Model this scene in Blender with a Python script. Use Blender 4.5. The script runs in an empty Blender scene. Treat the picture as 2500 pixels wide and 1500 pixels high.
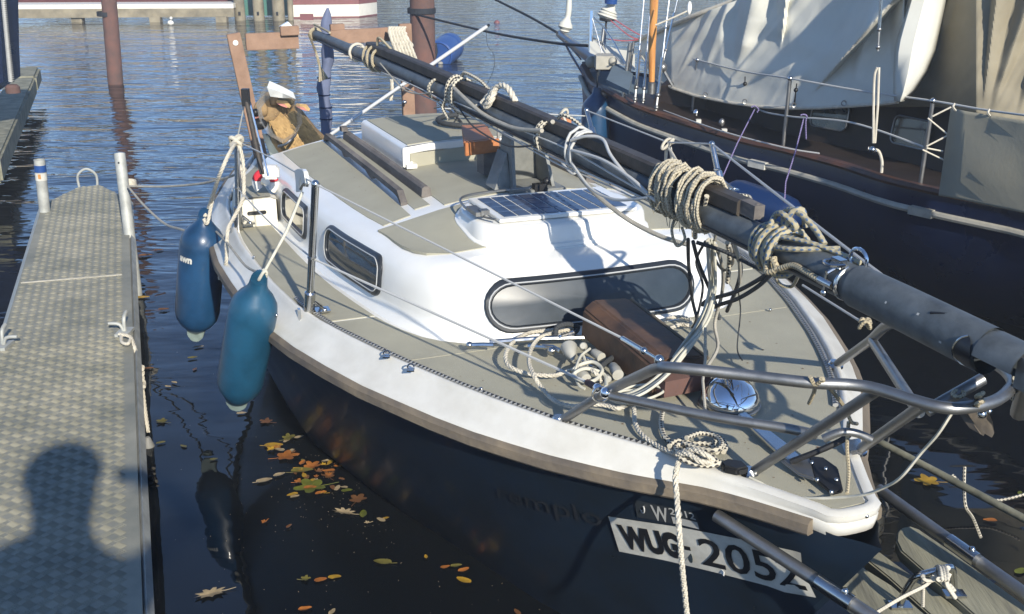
import bpy, bmesh, math, random
from mathutils import Vector, Matrix
from mathutils import noise as mnoise
random.seed(7)
R = math.radians
scene = bpy.context.scene
COL = scene.collection

# ------------------------------------------------------------------ camera
CAM_H, CAM_F, CAM_P = 2.15, 2650.0, R(19.55)
cam_d = bpy.data.cameras.new('camera'); cam = bpy.data.objects.new('camera', cam_d); COL.objects.link(cam)
cam.location = (0, 0, CAM_H); cam.rotation_euler = (R(90) - CAM_P, 0, 0)
cam_d.sensor_width = 36; cam_d.lens = 36 * CAM_F / 2500; cam_d.clip_start = 0.02; cam_d.clip_end = 3000
scene.camera = cam
scene.render.resolution_x, scene.render.resolution_y = 1024, 614

# ------------------------------------------------------------------ light
SUN_TO = Vector((1.25, -3.23, 1.72)).normalized()
w = bpy.data.worlds.new('World'); scene.world = w; w.use_nodes = True
nt = w.node_tree; bg = nt.nodes['Background']
sky = nt.nodes.new('ShaderNodeTexSky'); sky.sky_type = 'NISHITA'; sky.sun_disc = False
sky.sun_elevation = math.asin(SUN_TO.z); sky.sun_rotation = math.atan2(SUN_TO.x, SUN_TO.y)
sky.air_density = 1.0; sky.dust_density = .2; sky.ozone_density = 5.0; sky.altitude = 2200
nt.links.new(sky.outputs[0], bg.inputs[0]); bg.inputs[1].default_value = 0.15
sl = bpy.data.lights.new('sun', 'SUN'); sl.energy = 4.9; sl.angle = R(0.7); sl.color = (1.0, 0.93, 0.80)
so = bpy.data.objects.new('sun', sl); COL.objects.link(so)
so.rotation_euler = SUN_TO.to_track_quat('Z', 'Y').to_euler()
scene.view_settings.view_transform = 'Standard'; scene.view_settings.look = 'None'
scene.view_settings.exposure = 0.60; scene.view_settings.gamma = 1
scene.render.engine = 'CYCLES'

# ------------------------------------------------------------------ survey helpers (photo ray -> place on a known plane)
_c, _s = math.cos(CAM_P), math.sin(CAM_P)
FW, UP, RT, C0 = Vector((0, _c, -_s)), Vector((0, _s, _c)), Vector((1, 0, 0)), Vector((0, 0, CAM_H))
def ray(x, y): return FW * CAM_F + RT * (x - 1250) - UP * (y - 750)
def P(x, y, z):
    r = ray(x, y); return C0 + r * ((z - CAM_H) / r.z)
def PY(x, y, Y):
    r = ray(x, y); return C0 + r * (Y / r.y)
PSI = R(21.0)
AFT, STB = Vector((-math.sin(PSI), math.cos(PSI), 0)), Vector((-math.cos(PSI), -math.sin(PSI), 0))
B0 = P(2100, 1255, .9); B0.z = 0
def W(s, q, z): return B0 + AFT * s + STB * q + Vector((0, 0, z))
def bt(p):
    d = p - B0; return d.dot(AFT), d.dot(STB), p.z
def PQ(x, y, q):
    r = ray(x, y); return C0 + r * (((B0 - C0).dot(STB) + q) / r.dot(STB))
def PS(x, y, s):
    r = ray(x, y); return C0 + r * (((B0 - C0).dot(AFT) + s) / r.dot(AFT))
MSL = .045
def PM(x, y):
    n = STB - AFT * MSL; r = ray(x, y); return C0 + r * ((B0 - C0).dot(n) / r.dot(n))
def P3(l): return [P(*t) for t in l]

def interp(tab, x):
    if x <= tab[0][0]: return tab[0][1]
    for (a, fa), (b, fb) in zip(tab, tab[1:]):
        if x <= b: return fa + (fb - fa) * (x - a) / (b - a)
    return tab[-1][1]
def cr(pts, k=6, closed=False):
    pts = [Vector(p) for p in pts]; n = len(pts); out = []
    rng = range(n) if closed else range(n - 1)
    for i in rng:
        if closed: p0, p1, p2, p3 = pts[i - 1], pts[i], pts[(i + 1) % n], pts[(i + 2) % n]
        else: p0, p1, p2, p3 = pts[max(i - 1, 0)], pts[i], pts[i + 1], pts[min(i + 2, n - 1)]
        for j in range(k):
            t = j / k
            out.append(.5 * ((2 * p1) + (p2 - p0) * t + (2 * p0 - 5 * p1 + 4 * p2 - p3) * t * t + (3 * p1 - p0 - 3 * p2 + p3) * t ** 3))
    if not closed: out.append(pts[-1].copy())
    return out

# ------------------------------------------------------------------ mesh builder
class MB:
    def __init__(s): s.v = []; s.f = []; s.uv = []; s.hasuv = False
    def add(s, vs, fs, uvs=None):
        b = len(s.v); s.v += [tuple(v) for v in vs]
        for i, f in enumerate(fs):
            s.f.append([b + k for k in f]); s.uv.append(uvs[i] if uvs else None)
        if uvs: s.hasuv = True
        return s
    def box(s, c, size, ax=None):
        c = Vector(c); X, Y, Z_ = ax if ax else (Vector((1, 0, 0)), Vector((0, 1, 0)), Vector((0, 0, 1)))
        a, b, d = size[0] / 2, size[1] / 2, size[2] / 2
        vs = [c + X * (i * a) + Y * (j * b) + Z_ * (k * d) for k in (-1, 1) for j in (-1, 1) for i in (-1, 1)]
        return s.add(vs, [[0, 2, 3, 1], [4, 5, 7, 6], [0, 1, 5, 4], [2, 6, 7, 3], [0, 4, 6, 2], [1, 3, 7, 5]])
    def tube(s, path, r, n=8, closed=False, caps=True, lobes=0, pitch=.1, flat=1.0, upv=None):
        path = [Vector(p) for p in path]; m = len(path)
        if m < 2: return s
        rs = r if isinstance(r, (list, tuple)) else [r] * m
        T = []
        for i in range(m):
            if closed: t = path[(i + 1) % m] - path[i - 1]
            else: t = path[min(i + 1, m - 1)] - path[max(i - 1, 0)]
            if t.length < 1e-9: t = Vector((0, 0, 1))
            T.append(t.normalized())
        N = Vector(upv) if upv else (Vector((0, 0, 1)) if abs(T[0].z) < .9 else Vector((1, 0, 0)))
        N = (N - T[0] * N.dot(T[0])).normalized()
        vs = []; L = 0; Ls = []
        for i in range(m):
            if i: 
                N = (N - T[i] * N.dot(T[i]))
                N = N.normalized() if N.length > 1e-6 else T[i].orthogonal().normalized()
                L += (path[i] - path[i - 1]).length
            Ls.append(L); B = T[i].cross(N)
            for k in range(n):
                a = 2 * math.pi * k / n; rr = rs[i]
                if lobes: rr *= .80 + .26 * abs(math.cos(lobes * .5 * (a + 2 * math.pi * L / pitch)))
                vs.append(path[i] + N * (math.cos(a) * rr) + B * (math.sin(a) * rr * flat))
        fs = []; uv = []
        rr = range(m) if closed else range(m - 1)
        for i in rr:
            j = (i + 1) % m; u0, u1 = Ls[i], (Ls[j] if j else Ls[-1] + .01)
            for k in range(n):
                k2 = (k + 1) % n; fs.append([i * n + k, i * n + k2, j * n + k2, j * n + k])
                uv.append([(u0, k / n), (u0, (k + 1) / n), (u1, (k + 1) / n), (u1, k / n)])
        if caps and not closed:
            fs.append([k for k in range(n)][::-1]); uv.append([(0, 0)] * n)
            fs.append([(m - 1) * n + k for k in range(n)]); uv.append([(0, 0)] * n)
        return s.add(vs, fs, uv)
    def laid(s, path, r, lay=None):
        """three strand rope along a path"""
        lay = lay or r * 6.5; path = [Vector(p) for p in path]; step = lay / 11; pts = [path[0]]; acc = 0; L = []
        d = [0]
        for a, b in zip(path, path[1:]): d.append(d[-1] + (b - a).length)
        n = max(6, int(d[-1] / step)); out = []; j = 0
        for i in range(n + 1):
            t = d[-1] * i / n
            while j < len(d) - 2 and d[j + 1] < t: j += 1
            out.append(path[j].lerp(path[j + 1], (t - d[j]) / max(d[j + 1] - d[j], 1e-9)))
        T = [(out[min(i + 1, n)] - out[max(i - 1, 0)]).normalized() for i in range(n + 1)]
        N = T[0].orthogonal().normalized(); fr = []
        for i in range(n + 1):
            N = N - T[i] * N.dot(T[i]); N = N.normalized() if N.length > 1e-6 else T[i].orthogonal().normalized(); fr.append((N.copy(), T[i].cross(N)))
        for k in range(3):
            s.tube([out[i] + (fr[i][0] * math.cos(2 * math.pi * (d[-1] * i / n / lay + k / 3)) + fr[i][1] * math.sin(2 * math.pi * (d[-1] * i / n / lay + k / 3))) * (r * .50) for i in range(n + 1)], r * .53, 6)
        return s
    def lathe(s, c, ax, prof, n=20, cap=True):
        c = Vector(c); A = Vector(ax).normalized(); X = A.orthogonal().normalized(); Y = A.cross(X); vs = []; fs = []
        for (h, r) in prof:
            for k in range(n):
                a = 2 * math.pi * k / n; vs.append(c + A * h + X * (math.cos(a) * r) + Y * (math.sin(a) * r))
        for i in range(len(prof) - 1):
            for k in range(n):
                k2 = (k + 1) % n; fs.append([i * n + k, i * n + k2, (i + 1) * n + k2, (i + 1) * n + k])
        if cap: fs.append(list(range(n))[::-1]); fs.append([(len(prof) - 1) * n + k for k in range(n)])
        return s.add(vs, fs)
    def ball(s, c, r, n=10, sc=(1, 1, 1), ax=None):
        c = Vector(c); X, Y, Z_ = ax if ax else (Vector((1, 0, 0)), Vector((0, 1, 0)), Vector((0, 0, 1)))
        vs = []; fs = []; m = max(4, n // 2 + 1)
        for i in range(m + 1):
            t = math.pi * i / m
            for k in range(n):
                a = 2 * math.pi * k / n
                vs.append(c + X * (r * sc[0] * math.sin(t) * math.cos(a)) + Y * (r * sc[1] * math.sin(t) * math.sin(a)) + Z_ * (r * sc[2] * math.cos(t)))
        for i in range(m):
            for k in range(n):
                k2 = (k + 1) % n; fs.append([i * n + k, (i + 1) * n + k, (i + 1) * n + k2, i * n + k2])
        return s.add(vs, fs)
    def grid(s, rows, uvs=None, closed=False):
        n = len(rows[0]); vs = [p for r in rows for p in r]; fs = []; uv = []
        for i in range(len(rows) - 1):
            for k in range(n if closed else n - 1):
                k2 = (k + 1) % n
                fs.append([i * n + k, i * n + k2, (i + 1) * n + k2, (i + 1) * n + k])
                if uvs: uv.append([uvs[i][k], uvs[i][k2], uvs[i + 1][k2], uvs[i + 1][k]])
        return s.add(vs, fs, uv if uvs else None)
    def prism(s, poly, off):
        n = len(poly); off = Vector(off); vs = [Vector(p) for p in poly] + [Vector(p) + off for p in poly]
        fs = [list(range(n))[::-1], [n + k for k in range(n)]] + [[k, (k + 1) % n, n + (k + 1) % n, n + k] for k in range(n)]
        return s.add(vs, fs)

WT = {}
def link(o, parent=None):
    COL.objects.link(o)
    if parent is not None:
        o.parent = parent; o.location = -WT[parent]; WT[o] = Vector((0, 0, 0))
    return o
def obj(name, mb, mat, parent=None, ang=38, bevel=0, flip=False, recalc=True):
    me = bpy.data.meshes.new(name); me.from_pydata(mb.v, [], mb.f)
    if mb.hasuv:
        ul = me.uv_layers.new(name='UVMap'); i = 0
        for f, u in zip(mb.f, mb.uv):
            for k in range(len(f)):
                if u: ul.data[i].uv = u[k]
                i += 1
    if recalc:
        bm = bmesh.new(); bm.from_mesh(me); bmesh.ops.recalc_face_normals(bm, faces=bm.faces)
        if bevel: bmesh.ops.bevel(bm, geom=[e for e in bm.edges if e.is_manifold and e.calc_face_angle(0) > .5], offset=bevel, segments=2, affect='EDGES')
        bm.to_mesh(me); bm.free()
    for p in me.polygons: p.use_smooth = True
    me.set_sharp_from_angle(angle=R(ang))
    if mat: me.materials.append(mat)
    o = bpy.data.objects.new(name, me)
    if parent is None: COL.objects.link(o); WT[o] = Vector((0, 0, 0))
    else:
        base = WT[parent]; COL.objects.link(o); o.parent = parent; o.location = -base; WT[o] = Vector((0, 0, 0))
    return o
def tag(o, label, cat, group=None):
    o['label'] = label; o['category'] = cat
    if group: o['group'] = group
    return o
def thing(name, label, cat, loc, group=None):
    o = bpy.data.objects.new(name, None); COL.objects.link(o); o.location = loc; o.empty_display_size = .1
    WT[o] = Vector(loc); return tag(o, label, cat, group)
def struct(o): o['kind'] = 'structure'; return o
def dup(root, shift, label, group=None):
    r = root.copy(); COL.objects.link(r); r.location = root.location + Vector(shift); r['label'] = label
    if group: r['group'] = group
    for ch in list(root.children):
        c = ch.copy(); COL.objects.link(c); c.parent = r
        for g in list(ch.children):
            d = g.copy(); COL.objects.link(d); d.parent = c
    return r

# ------------------------------------------------------------------ materials
def newmat(name, col, rough=.5, metal=0, coat=0, spec=.5, bump=0, bscale=60, var=0, vscale=8, col2=None, trans=0, ior=1.45, sheen=0, det=4, stretch=None, uv=False):
    m = bpy.data.materials.new(name); m.use_nodes = True; t = m.node_tree; b = t.nodes['Principled BSDF']
    b.inputs['Base Color'].default_value = (*col, 1); b.inputs['Roughness'].default_value = rough
    b.inputs['Metallic'].default_value = metal; b.inputs['Coat Weight'].default_value = coat
    b.inputs['Specular IOR Level'].default_value = spec; b.inputs['Transmission Weight'].default_value = trans; b.inputs['IOR'].default_value = ior
    b.inputs['Coat Roughness'].default_value = .06
    if var or col2 or bump:
        tc = t.nodes.new('ShaderNodeTexCoord'); mp = t.nodes.new('ShaderNodeMapping')
        t.links.new(tc.outputs['UV' if uv else 'Object'], mp.inputs[0])
        if stretch: mp.inputs['Scale'].default_value = stretch[:3]; mp.inputs['Rotation'].default_value = (0, 0, stretch[3] if len(stretch) > 3 else 0)
    if var or col2:
        n = t.nodes.new('ShaderNodeTexNoise'); n.inputs['Scale'].default_value = vscale; n.inputs['Detail'].default_value = 6; n.inputs['Roughness'].default_value = .62
        t.links.new(mp.outputs[0], n.inputs['Vector'])
        r = t.nodes.new('ShaderNodeValToRGB'); r.color_ramp.elements[0].position = .34; r.color_ramp.elements[1].position = .66
        c2 = col2 or tuple(c * (1 - var) for c in col)
        r.color_ramp.elements[0].color = (*c2, 1); r.color_ramp.elements[1].color = (*col, 1)
        t.links.new(n.outputs[0], r.inputs[0]); t.links.new(r.outputs[0], b.inputs['Base Color'])
        rr = t.nodes.new('ShaderNodeMapRange'); rr.inputs[3].default_value = max(rough - .08, .02); rr.inputs[4].default_value = min(rough + .1, 1)
        t.links.new(n.outputs[0], rr.inputs[0]); t.links.new(rr.outputs[0], b.inputs['Roughness'])
    if bump:
        n2 = t.nodes.new('ShaderNodeTexNoise'); n2.inputs['Scale'].default_value = bscale; n2.inputs['Detail'].default_value = det
        t.links.new(mp.outputs[0], n2.inputs['Vector'])
        bp = t.nodes.new('ShaderNodeBump'); bp.inputs['Strength'].default_value = bump; bp.inputs['Distance'].default_value = .004
        t.links.new(n2.outputs[0], bp.inputs['Height']); t.links.new(bp.outputs[0], b.inputs['Normal'])
    return m
def nodes(m): return m.node_tree, m.node_tree.nodes['Principled BSDF']
def math_node(t, op, a=None, b=None, av=None, bv=None):
    n = t.nodes.new('ShaderNodeMath'); n.operation = op
    if a is not None: t.links.new(a, n.inputs[0])
    elif av is not None: n.inputs[0].default_value = av
    if b is not None: t.links.new(b, n.inputs[1])
    elif bv is not None: n.inputs[1].default_value = bv
    return n.outputs[0]
def ropemat(name, c1, c2=None, k=260, thr=.35, turns=2, rough=.8):
    """woven rope cover: crossing spirals along the rope's own length; c2 colours the fleck yarns"""
    m = newmat(name, c1, rough); t, b = nodes(m)
    tc = t.nodes.new('ShaderNodeTexCoord'); sp = t.nodes.new('ShaderNodeSeparateXYZ'); t.links.new(tc.outputs['UV'], sp.inputs[0])
    u = math_node(t, 'MULTIPLY', sp.outputs[0], bv=k); v = math_node(t, 'MULTIPLY', sp.outputs[1], bv=2 * math.pi * turns)
    a = math_node(t, 'SINE', math_node(t, 'ADD', u, v)); c = math_node(t, 'SINE', math_node(t, 'SUBTRACT', u, v))
    pr = math_node(t, 'MULTIPLY', a, c)
    no = t.nodes.new('ShaderNodeTexNoise'); no.inputs['Scale'].default_value = 30; t.links.new(tc.outputs['Object'], no.inputs['Vector'])
    base = t.nodes.new('ShaderNodeMix'); base.data_type = 'RGBA'; t.links.new(no.outputs[0], base.inputs[0])
    base.inputs[6].default_value = (*[x * .55 for x in c1], 1); base.inputs[7].default_value = (*c1, 1)
    out = base.outputs[2]
    if c2:
        g = math_node(t, 'GREATER_THAN', pr, bv=thr)
        mx = t.nodes.new('ShaderNodeMix'); mx.data_type = 'RGBA'; t.links.new(g, mx.inputs[0]); t.links.new(out, mx.inputs[6]); mx.inputs[7].default_value = (*c2, 1); out = mx.outputs[2]
    t.links.new(out, b.inputs['Base Color'])
    bp = t.nodes.new('ShaderNodeBump'); bp.inputs['Strength'].default_value = .5; bp.inputs['Distance'].default_value = .002
    t.links.new(pr, bp.inputs['Height']); t.links.new(bp.outputs[0], b.inputs['Normal'])
    return m
M = {}
M['gel'] = newmat('white gelcoat', (.78, .775, .74), .30, coat=.3, col2=(.69, .68, .63), vscale=2.6, bump=.03, bscale=20)
M['gelold'] = newmat('aged white gelcoat', (.66, .645, .59), .42, coat=.1, col2=(.54, .52, .46), vscale=6, bump=.06, bscale=40)
M['cream'] = newmat('cream plastic', (.74, .70, .58), .4, var=.05)
M['cup'] = newmat('grey white nylon', (.42, .41, .36), .5, var=.15, vscale=30)
M['deck'] = newmat('grey green deck paint', (.37, .352, .27), .85, var=.13, vscale=5, bump=.5, bscale=420)
M['navy'] = newmat('dark navy hull paint', (.011, .022, .040), .3, coat=.12, var=.5, vscale=5, col2=(.010, .016, .024), bump=.05, bscale=6)
M['strake'] = newmat('weathered wood strake', (.20, .16, .11), .8, col2=(.10, .085, .07), vscale=9, bump=.6, bscale=50, stretch=(1, .12, 1, -PSI))
M['rawwood'] = newmat('silvered timber', (.19, .17, .15), .85, col2=(.09, .08, .075), vscale=14, bump=.6, bscale=80, stretch=(1, .15, 1, -PSI))
M['gallow'] = newmat('oiled brown timber', (.29, .18, .12), .65, col2=(.21, .125, .08), vscale=12, bump=.3, bscale=60)
M['orangewood'] = newmat('new orange timber', (.46, .185, .075), .55, col2=(.36, .13, .045), vscale=16, bump=.25, bscale=60, stretch=(.25, 2, 2, 0))
M['rudder'] = newmat('brown varnished board', (.12, .062, .032), .55, col2=(.026, .018, .014), vscale=7, bump=.3, bscale=40)
M['tabern'] = newmat('grey painted steel', (.22, .225, .21), .6, var=.3, vscale=20)
M['mast'] = newmat('dull anodised mast', (.13, .147, .155), .5, metal=.3, var=.45, vscale=16, bump=.15, bscale=60)
M['boom'] = newmat('dark stained boom', (.035, .030, .026), .6, col2=(.06, .05, .04), vscale=20, bump=.4, bscale=80)
M['steel'] = newmat('polished stainless', (.55, .55, .54), .18, metal=1, var=.1, vscale=30)
M['steeldull'] = newmat('dull stainless', (.30, .30, .295), .42, metal=.9, var=.2, vscale=20, bump=.1)
M['chrome'] = newmat('mirror chrome', (.75, .75, .76), .06, metal=1)
M['wire'] = newmat('vinyl coated wire', (.45, .45, .43), .5)
M['rubber'] = newmat('dark rubber', (.022, .026, .032), .35, var=.2)
M['pane'] = newmat('smoked acrylic', (.022, .027, .03), .06, coat=.6, var=.35, vscale=6, bump=.02, bscale=12)
M['panefront'] = newmat('dusty smoked acrylic', (.032, .046, .062), .34, coat=.06, var=.45, vscale=5, col2=(.016, .025, .035))
M['bead'] = newmat('grey rubber bead', (.45, .46, .46), .4)
M['cell'] = newmat('blue solar cell', (.045, .080, .155), .42, coat=.1, var=.2, vscale=20)
M['black'] = newmat('black plastic', (.012, .012, .013), .45)
M['alu'] = newmat('chequer plate aluminium', (.29, .275, .215), .62, metal=.15, col2=(.175, .175, .14), vscale=4.5, bump=.25, bscale=120)
M['galv'] = newmat('galvanised tube', (.42, .43, .40), .6, metal=.2, var=.3, vscale=14, bump=.3)
M['rust'] = newmat('rusty pile steel', (.15, .075, .060), .9, col2=(.09, .058, .052), vscale=6, bump=.6, bscale=14)
M['oldtimber'] = newmat('wet grey green timber', (.26, .25, .18), .85, col2=(.12, .12, .085), vscale=9, bump=.8, bscale=30)
M['fendern'] = newmat('navy blue fender vinyl', (.010, .055, .135), .34, coat=.25, var=.5, vscale=7, bump=.15, bscale=30)
M['fendershade'] = newmat('navy fender vinyl darkened for shade', (.004, .018, .07), .3, coat=.3)  # darkened copy of the navy vinyl, the hull's shade put into its colour
M['fenderg'] = newmat('faded teal blue fender vinyl', (.012, .082, .155), .40, coat=.15, var=.45, vscale=6, bump=.15, bscale=30)
M['fenderend'] = newmat('pale fender end', (.19, .24, .22), .5, var=.3, vscale=30)
M['rope'] = ropemat('white laid rope', (.66, .61, .50), k=500)
M['ropegrey'] = ropemat('grey laid rope', (.46, .43, .36), k=500)
M['ropefl'] = ropemat('black flecked rope', (.62, .57, .45), (.03, .03, .035), k=230, thr=.25)
M['ropebl'] = ropemat('blue flecked beige rope', (.44, .39, .26), (.08, .13, .22), k=190, thr=.45)
M['ropebeige'] = ropemat('frayed beige cord', (.50, .43, .29), (.16, .13, .09), k=420, thr=.5)
M['ropepaleb'] = ropemat('pale frayed cord', (.56, .50, .37), (.22, .19, .14), k=380, thr=.55)
M['ropedk'] = ropemat('dark cable', (.05, .055, .06), k=300)
M['ropepale'] = ropemat('pale vinyl cord', (.62, .60, .50), k=60)
M['ropepurple'] = ropemat('purple cord', (.13, .10, .26), (.35, .32, .45), k=300, thr=.5)
M['ropered'] = ropemat('faded red cord', (.45, .08, .10), k=300)
M['ropedark'] = ropemat('wet dark line', (.02, .025, .035), k=300)
M['track'] = ropemat('perforated track', (.42, .42, .40), (.03, .03, .03), k=190, thr=.15, turns=1, rough=.4)
M['sail'] = newmat('pale canvas', (.58, .57, .50), .8, var=.12, vscale=2.2, bump=.25, bscale=26)
M['tent'] = newmat('olive grey canvas', (.25, .22, .155), .85, var=.25, vscale=2.5, bump=.3, bscale=20)
M['screen'] = newmat('grey dodger cloth', (.31, .29, .22), .85, var=.12, vscale=4, bump=.2, bscale=60)
M['navy2'] = newmat('blue black hull paint', (.006, .013, .045), .28, coat=.15, var=.3, vscale=3, bump=.03)
M['varnish'] = newmat('worn varnished cap rail', (.10, .042, .022), .42, col2=(.05, .028, .02), vscale=7, bump=.2)
M['cabdark'] = newmat('dark varnished cabin side', (.026, .017, .013), .5, col2=(.016, .012, .010), vscale=5)
M['deckshade'] = newmat('blue shade toned neighbour deck', (.11, .15, .18), .8, var=.2, vscale=6)  # blue grey puts the shade on the yacht's foredeck into the base colour
M['rub'] = newmat('dirty white rub rail', (.40, .38, .32), .55, var=.3, vscale=12)
M['alupole'] = newmat('bright aluminium pole', (.62, .62, .60), .35, metal=.2)
M['spar'] = newmat('orange varnished spar', (.62, .30, .085), .35, col2=(.40, .17, .05), vscale=10, coat=.5, stretch=(3, 3, .3))
M['barrel'] = newmat('blue plastic', (.018, .065, .23), .35, var=.15)
M['fur'] = newmat('tan dog fur', (.42, .28, .13), .9, col2=(.15, .10, .055), vscale=4.5, bump=1.0, bscale=90)
M['nose'] = newmat('black nose', (.012, .012, .012), .4)
M['tongue'] = newmat('pink tongue', (.5, .2, .16), .5)
M['bluecloth'] = newmat('blue cloth', (.13, .155, .245), .85, var=.2, vscale=8, bump=.4, bscale=40)
M['red'] = newmat('red cloth', (.55, .025, .04), .6, var=.15)
M['redhull'] = newmat('dull red hull', (.20, .07, .07), .5, var=.2)
M['whitehull'] = newmat('white far hull', (.72, .69, .60), .4, var=.08)
M['greendeck'] = newmat('teal green paint', (.05, .16, .13), .6)
M['timberpale'] = newmat('pale dock timber', (.30, .26, .18), .85, col2=(.15, .13, .09), vscale=3, bump=.5, bscale=20)
M['gangwood'] = newmat('grey green gangway plank', (.30, .285, .20), .85, col2=(.15, .145, .11), vscale=18, bump=.8, bscale=120, stretch=(1, .1, 1, R(38)))
M['platewh'] = newmat('white registration vinyl', (.60, .59, .53), .5, var=.28, vscale=14)
M['ink'] = newmat('black letter vinyl', (.012, .013, .016), .35)
M['oldink'] = newmat('ghost of old lettering', (.021, .024, .030), .35, coat=.15)
M['stickgrey'] = newmat('grey sticker', (.028, .034, .040), .4)
M['stickwh'] = newmat('faded white letter', (.40, .40, .38), .4)
M['tarp'] = newmat('grey tarpaulin', (.20, .24, .24), .7, var=.2, vscale=6, bump=.3, bscale=18)
M['skin'] = newmat('skin', (.45, .26, .18), .5); M['cloth'] = newmat('dark jacket', (.03, .035, .05), .9)
M['stamp'] = newmat('grey round seal', (.22, .23, .19), .5, var=.6, vscale=90)
M['lead'] = newmat('grey weight', (.20, .20, .19), .6, var=.3)
def wavemat():
    m = newmat('canal water', (.0045, .0058, .0075), .02, ior=1.38, spec=.5); t, b = nodes(m)
    geo = t.nodes.new('ShaderNodeNewGeometry'); sp = t.nodes.new('ShaderNodeSeparateXYZ'); t.links.new(geo.outputs['Position'], sp.inputs[0])
    # open water beyond the berth carries ripples, the sheltered slot near the jetty is almost still
    far = t.nodes.new('ShaderNodeMapRange'); far.interpolation_type = 'SMOOTHSTEP'
    t.links.new(sp.outputs[1], far.inputs[0]); far.inputs[1].default_value = 3.8; far.inputs[2].default_value = 9.5; far.inputs[3].default_value = .10; far.inputs[4].default_value = 1
    def nz(sc, rot, stretch, det, rough=.5):
        mp = t.nodes.new('ShaderNodeMapping'); t.links.new(geo.outputs['Position'], mp.inputs[0])
        mp.inputs['Scale'].default_value = (stretch, 1, 1); mp.inputs['Rotation'].default_value = (0, 0, rot)
        n = t.nodes.new('ShaderNodeTexNoise'); n.inputs['Scale'].default_value = sc; n.inputs['Detail'].default_value = det; n.inputs['Roughness'].default_value = rough
        n.inputs['Distortion'].default_value = .35
        t.links.new(mp.outputs[0], n.inputs['Vector']); return n.outputs[0]
    a = nz(2.1, R(8), .38, 3.5, .55); c = nz(7.5, R(-10), .5, 2, .5); d = nz(1.1, R(30), .8, 1.5)
    h = math_node(t, 'ADD', math_node(t, 'MULTIPLY', a, bv=.050), math_node(t, 'MULTIPLY', c, bv=.008))
    h = math_node(t, 'MULTIPLY', h, far.outputs[0])
    h = math_node(t, 'ADD', h, math_node(t, 'MULTIPLY', d, bv=.018))
    bp = t.nodes.new('ShaderNodeBump'); bp.inputs['Strength'].default_value = 1; bp.inputs['Distance'].default_value = 1.0
    t.links.new(h, bp.inputs['Height']); t.links.new(bp.outputs[0], b.inputs['Normal'])
    return m
M['water'] = wavemat()

# ================================================================== SETTING
struct(obj('water', MB().grid([[(x, y, 0) for x in (-600, -60, -8, 8, 60, 600)] for y in (-300, -30, 0, 12, 60, 800)]), M['water']))
# quay under the photographer, just below the frame
jt = thing('jetty', 'grey plank jetty at the foot of the picture', 'jetty', (0, .3, .5))
for i in range(14):
    obj('plank', MB().box((.2, 1.35 - i * .145, .47), (4.4, .135, .045)), M['gangwood'], jt)
obj('beam', MB().box((.2, 1.3, .36), (4.4, .12, .16)), M['oldtimber'], jt)
for x in (-1.8, 2.1): obj('leg', MB().lathe((x, 1.2, -1.5), (0, 0, 1), [(0, .09), (1.78, .09)], 12), M['oldtimber'], jt)

# ---- far dock
fd = thing('timber_dock', 'long low timber dock with pale edge across the water, upper left', 'dock', (-8, 26, 0))
Lf, Rt_ = P(-60, 34, .20), P(572, 31, .20)
dr = (Rt_ - Lf).normalized(); dn = Vector((-dr.y, dr.x, 0))
if dn.y < 0: dn = -dn
ZV = Vector((0, 0, 1)); dl = (Rt_ - Lf).length
obj('edge_board', MB().box((Lf + Rt_) / 2 - dr * 1.5 + ZV * .0, (dl + 3, .12, .19), (dr, dn, ZV)), M['timberpale'], fd)
obj('deck_edge', MB().box((Lf + Rt_) / 2 - dr * 1.5 + dn * .35 + ZV * .145, (dl + 3, .8, .095), (dr, dn, ZV)), M['whitehull'], fd)
for px in (187, 378, 540):
    p = P(px, 55, 0); obj('leg', MB().box((p.x, p.y + .1, .0), (.24, .2, .24)), M['timberpale'], fd)
rh = MB(); rh.grid([[Lf + dn * (1.3 + o) + dr * t + ZV * zz for t in (-3, 2, 5.5, dl - .1)] for zz, o in ((.10, .05), (.16, .0), (.45, -.1), (.55, .3))])
tag(obj('red_boat', rh, M['redhull']), 'dull red boat side moored behind the long timber dock', 'boat')
for i, (px, wd) in enumerate(((588, 26), (633, 27), (680, 30), (708, 14))):
    p = P(px, 50, 0); t_ = 2.15 / (.942 * 241)
    mb = MB().lathe((p.x, p.y, -1), (0.01 * (i - 1), 0, 1), [(0, wd * t_ / 2), (1.2, wd * t_ / 2), (3.2, wd * t_ / 2 * .93)], 12)
    pl_ = thing('timber_pile', ['leftmost pale timber pile at the end of the far dock', 'second pale timber pile from the left with dark holes', 'widest pale timber pile left of the white hull', 'thin timber pile touching the white hull'][i], 'pile', (p.x, p.y, 0), 'timber piles in front of the far hull')
    obj('shaft', mb, M['timberpale'], pl_)
    if i < 3: obj('hole', MB().box((p.x + .01, p.y - wd * t_ / 2 * .97, .16), (.05, .03, .08)), M['black'], pl_)
gb = MB().box(P(650, 30, .2) + Vector((0, 1.2, .1)), (1.5, .6, .5)); tag(obj('teal_boat', gb, M['greendeck']), 'teal green boat side glimpsed between the timber piles', 'boat')
wh = thing('motorboat', 'white motorboat hull with red waterline across the water', 'boat', (-4.5, 27, 0))
def farhull(x0, x1, z0, z1, mat, name, dy=0):
    a, b_ = P(x0, 45, 0), P(x1, 43, 0); c_ = P(910, 38, 0)
    mb = MB().prism([a + Vector((0, dy, z0)), b_ + Vector((0, dy, z0)), c_ + Vector((.1, dy + .1, z0)), c_ + Vector((-.3, 2.6, z0)), a + Vector((-.4, 2.6, z0))], (0, 0, z1 - z0))
    return obj(name, mb, mat, wh)
farhull(712, 877, -.1, .03, M['redhull'], 'waterline_stripe', -.01); farhull(712, 877, .03, .30, M['whitehull'], 'hull'); farhull(712, 877, .305, .6, M['redhull'], 'red_stripe', .05)
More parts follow.
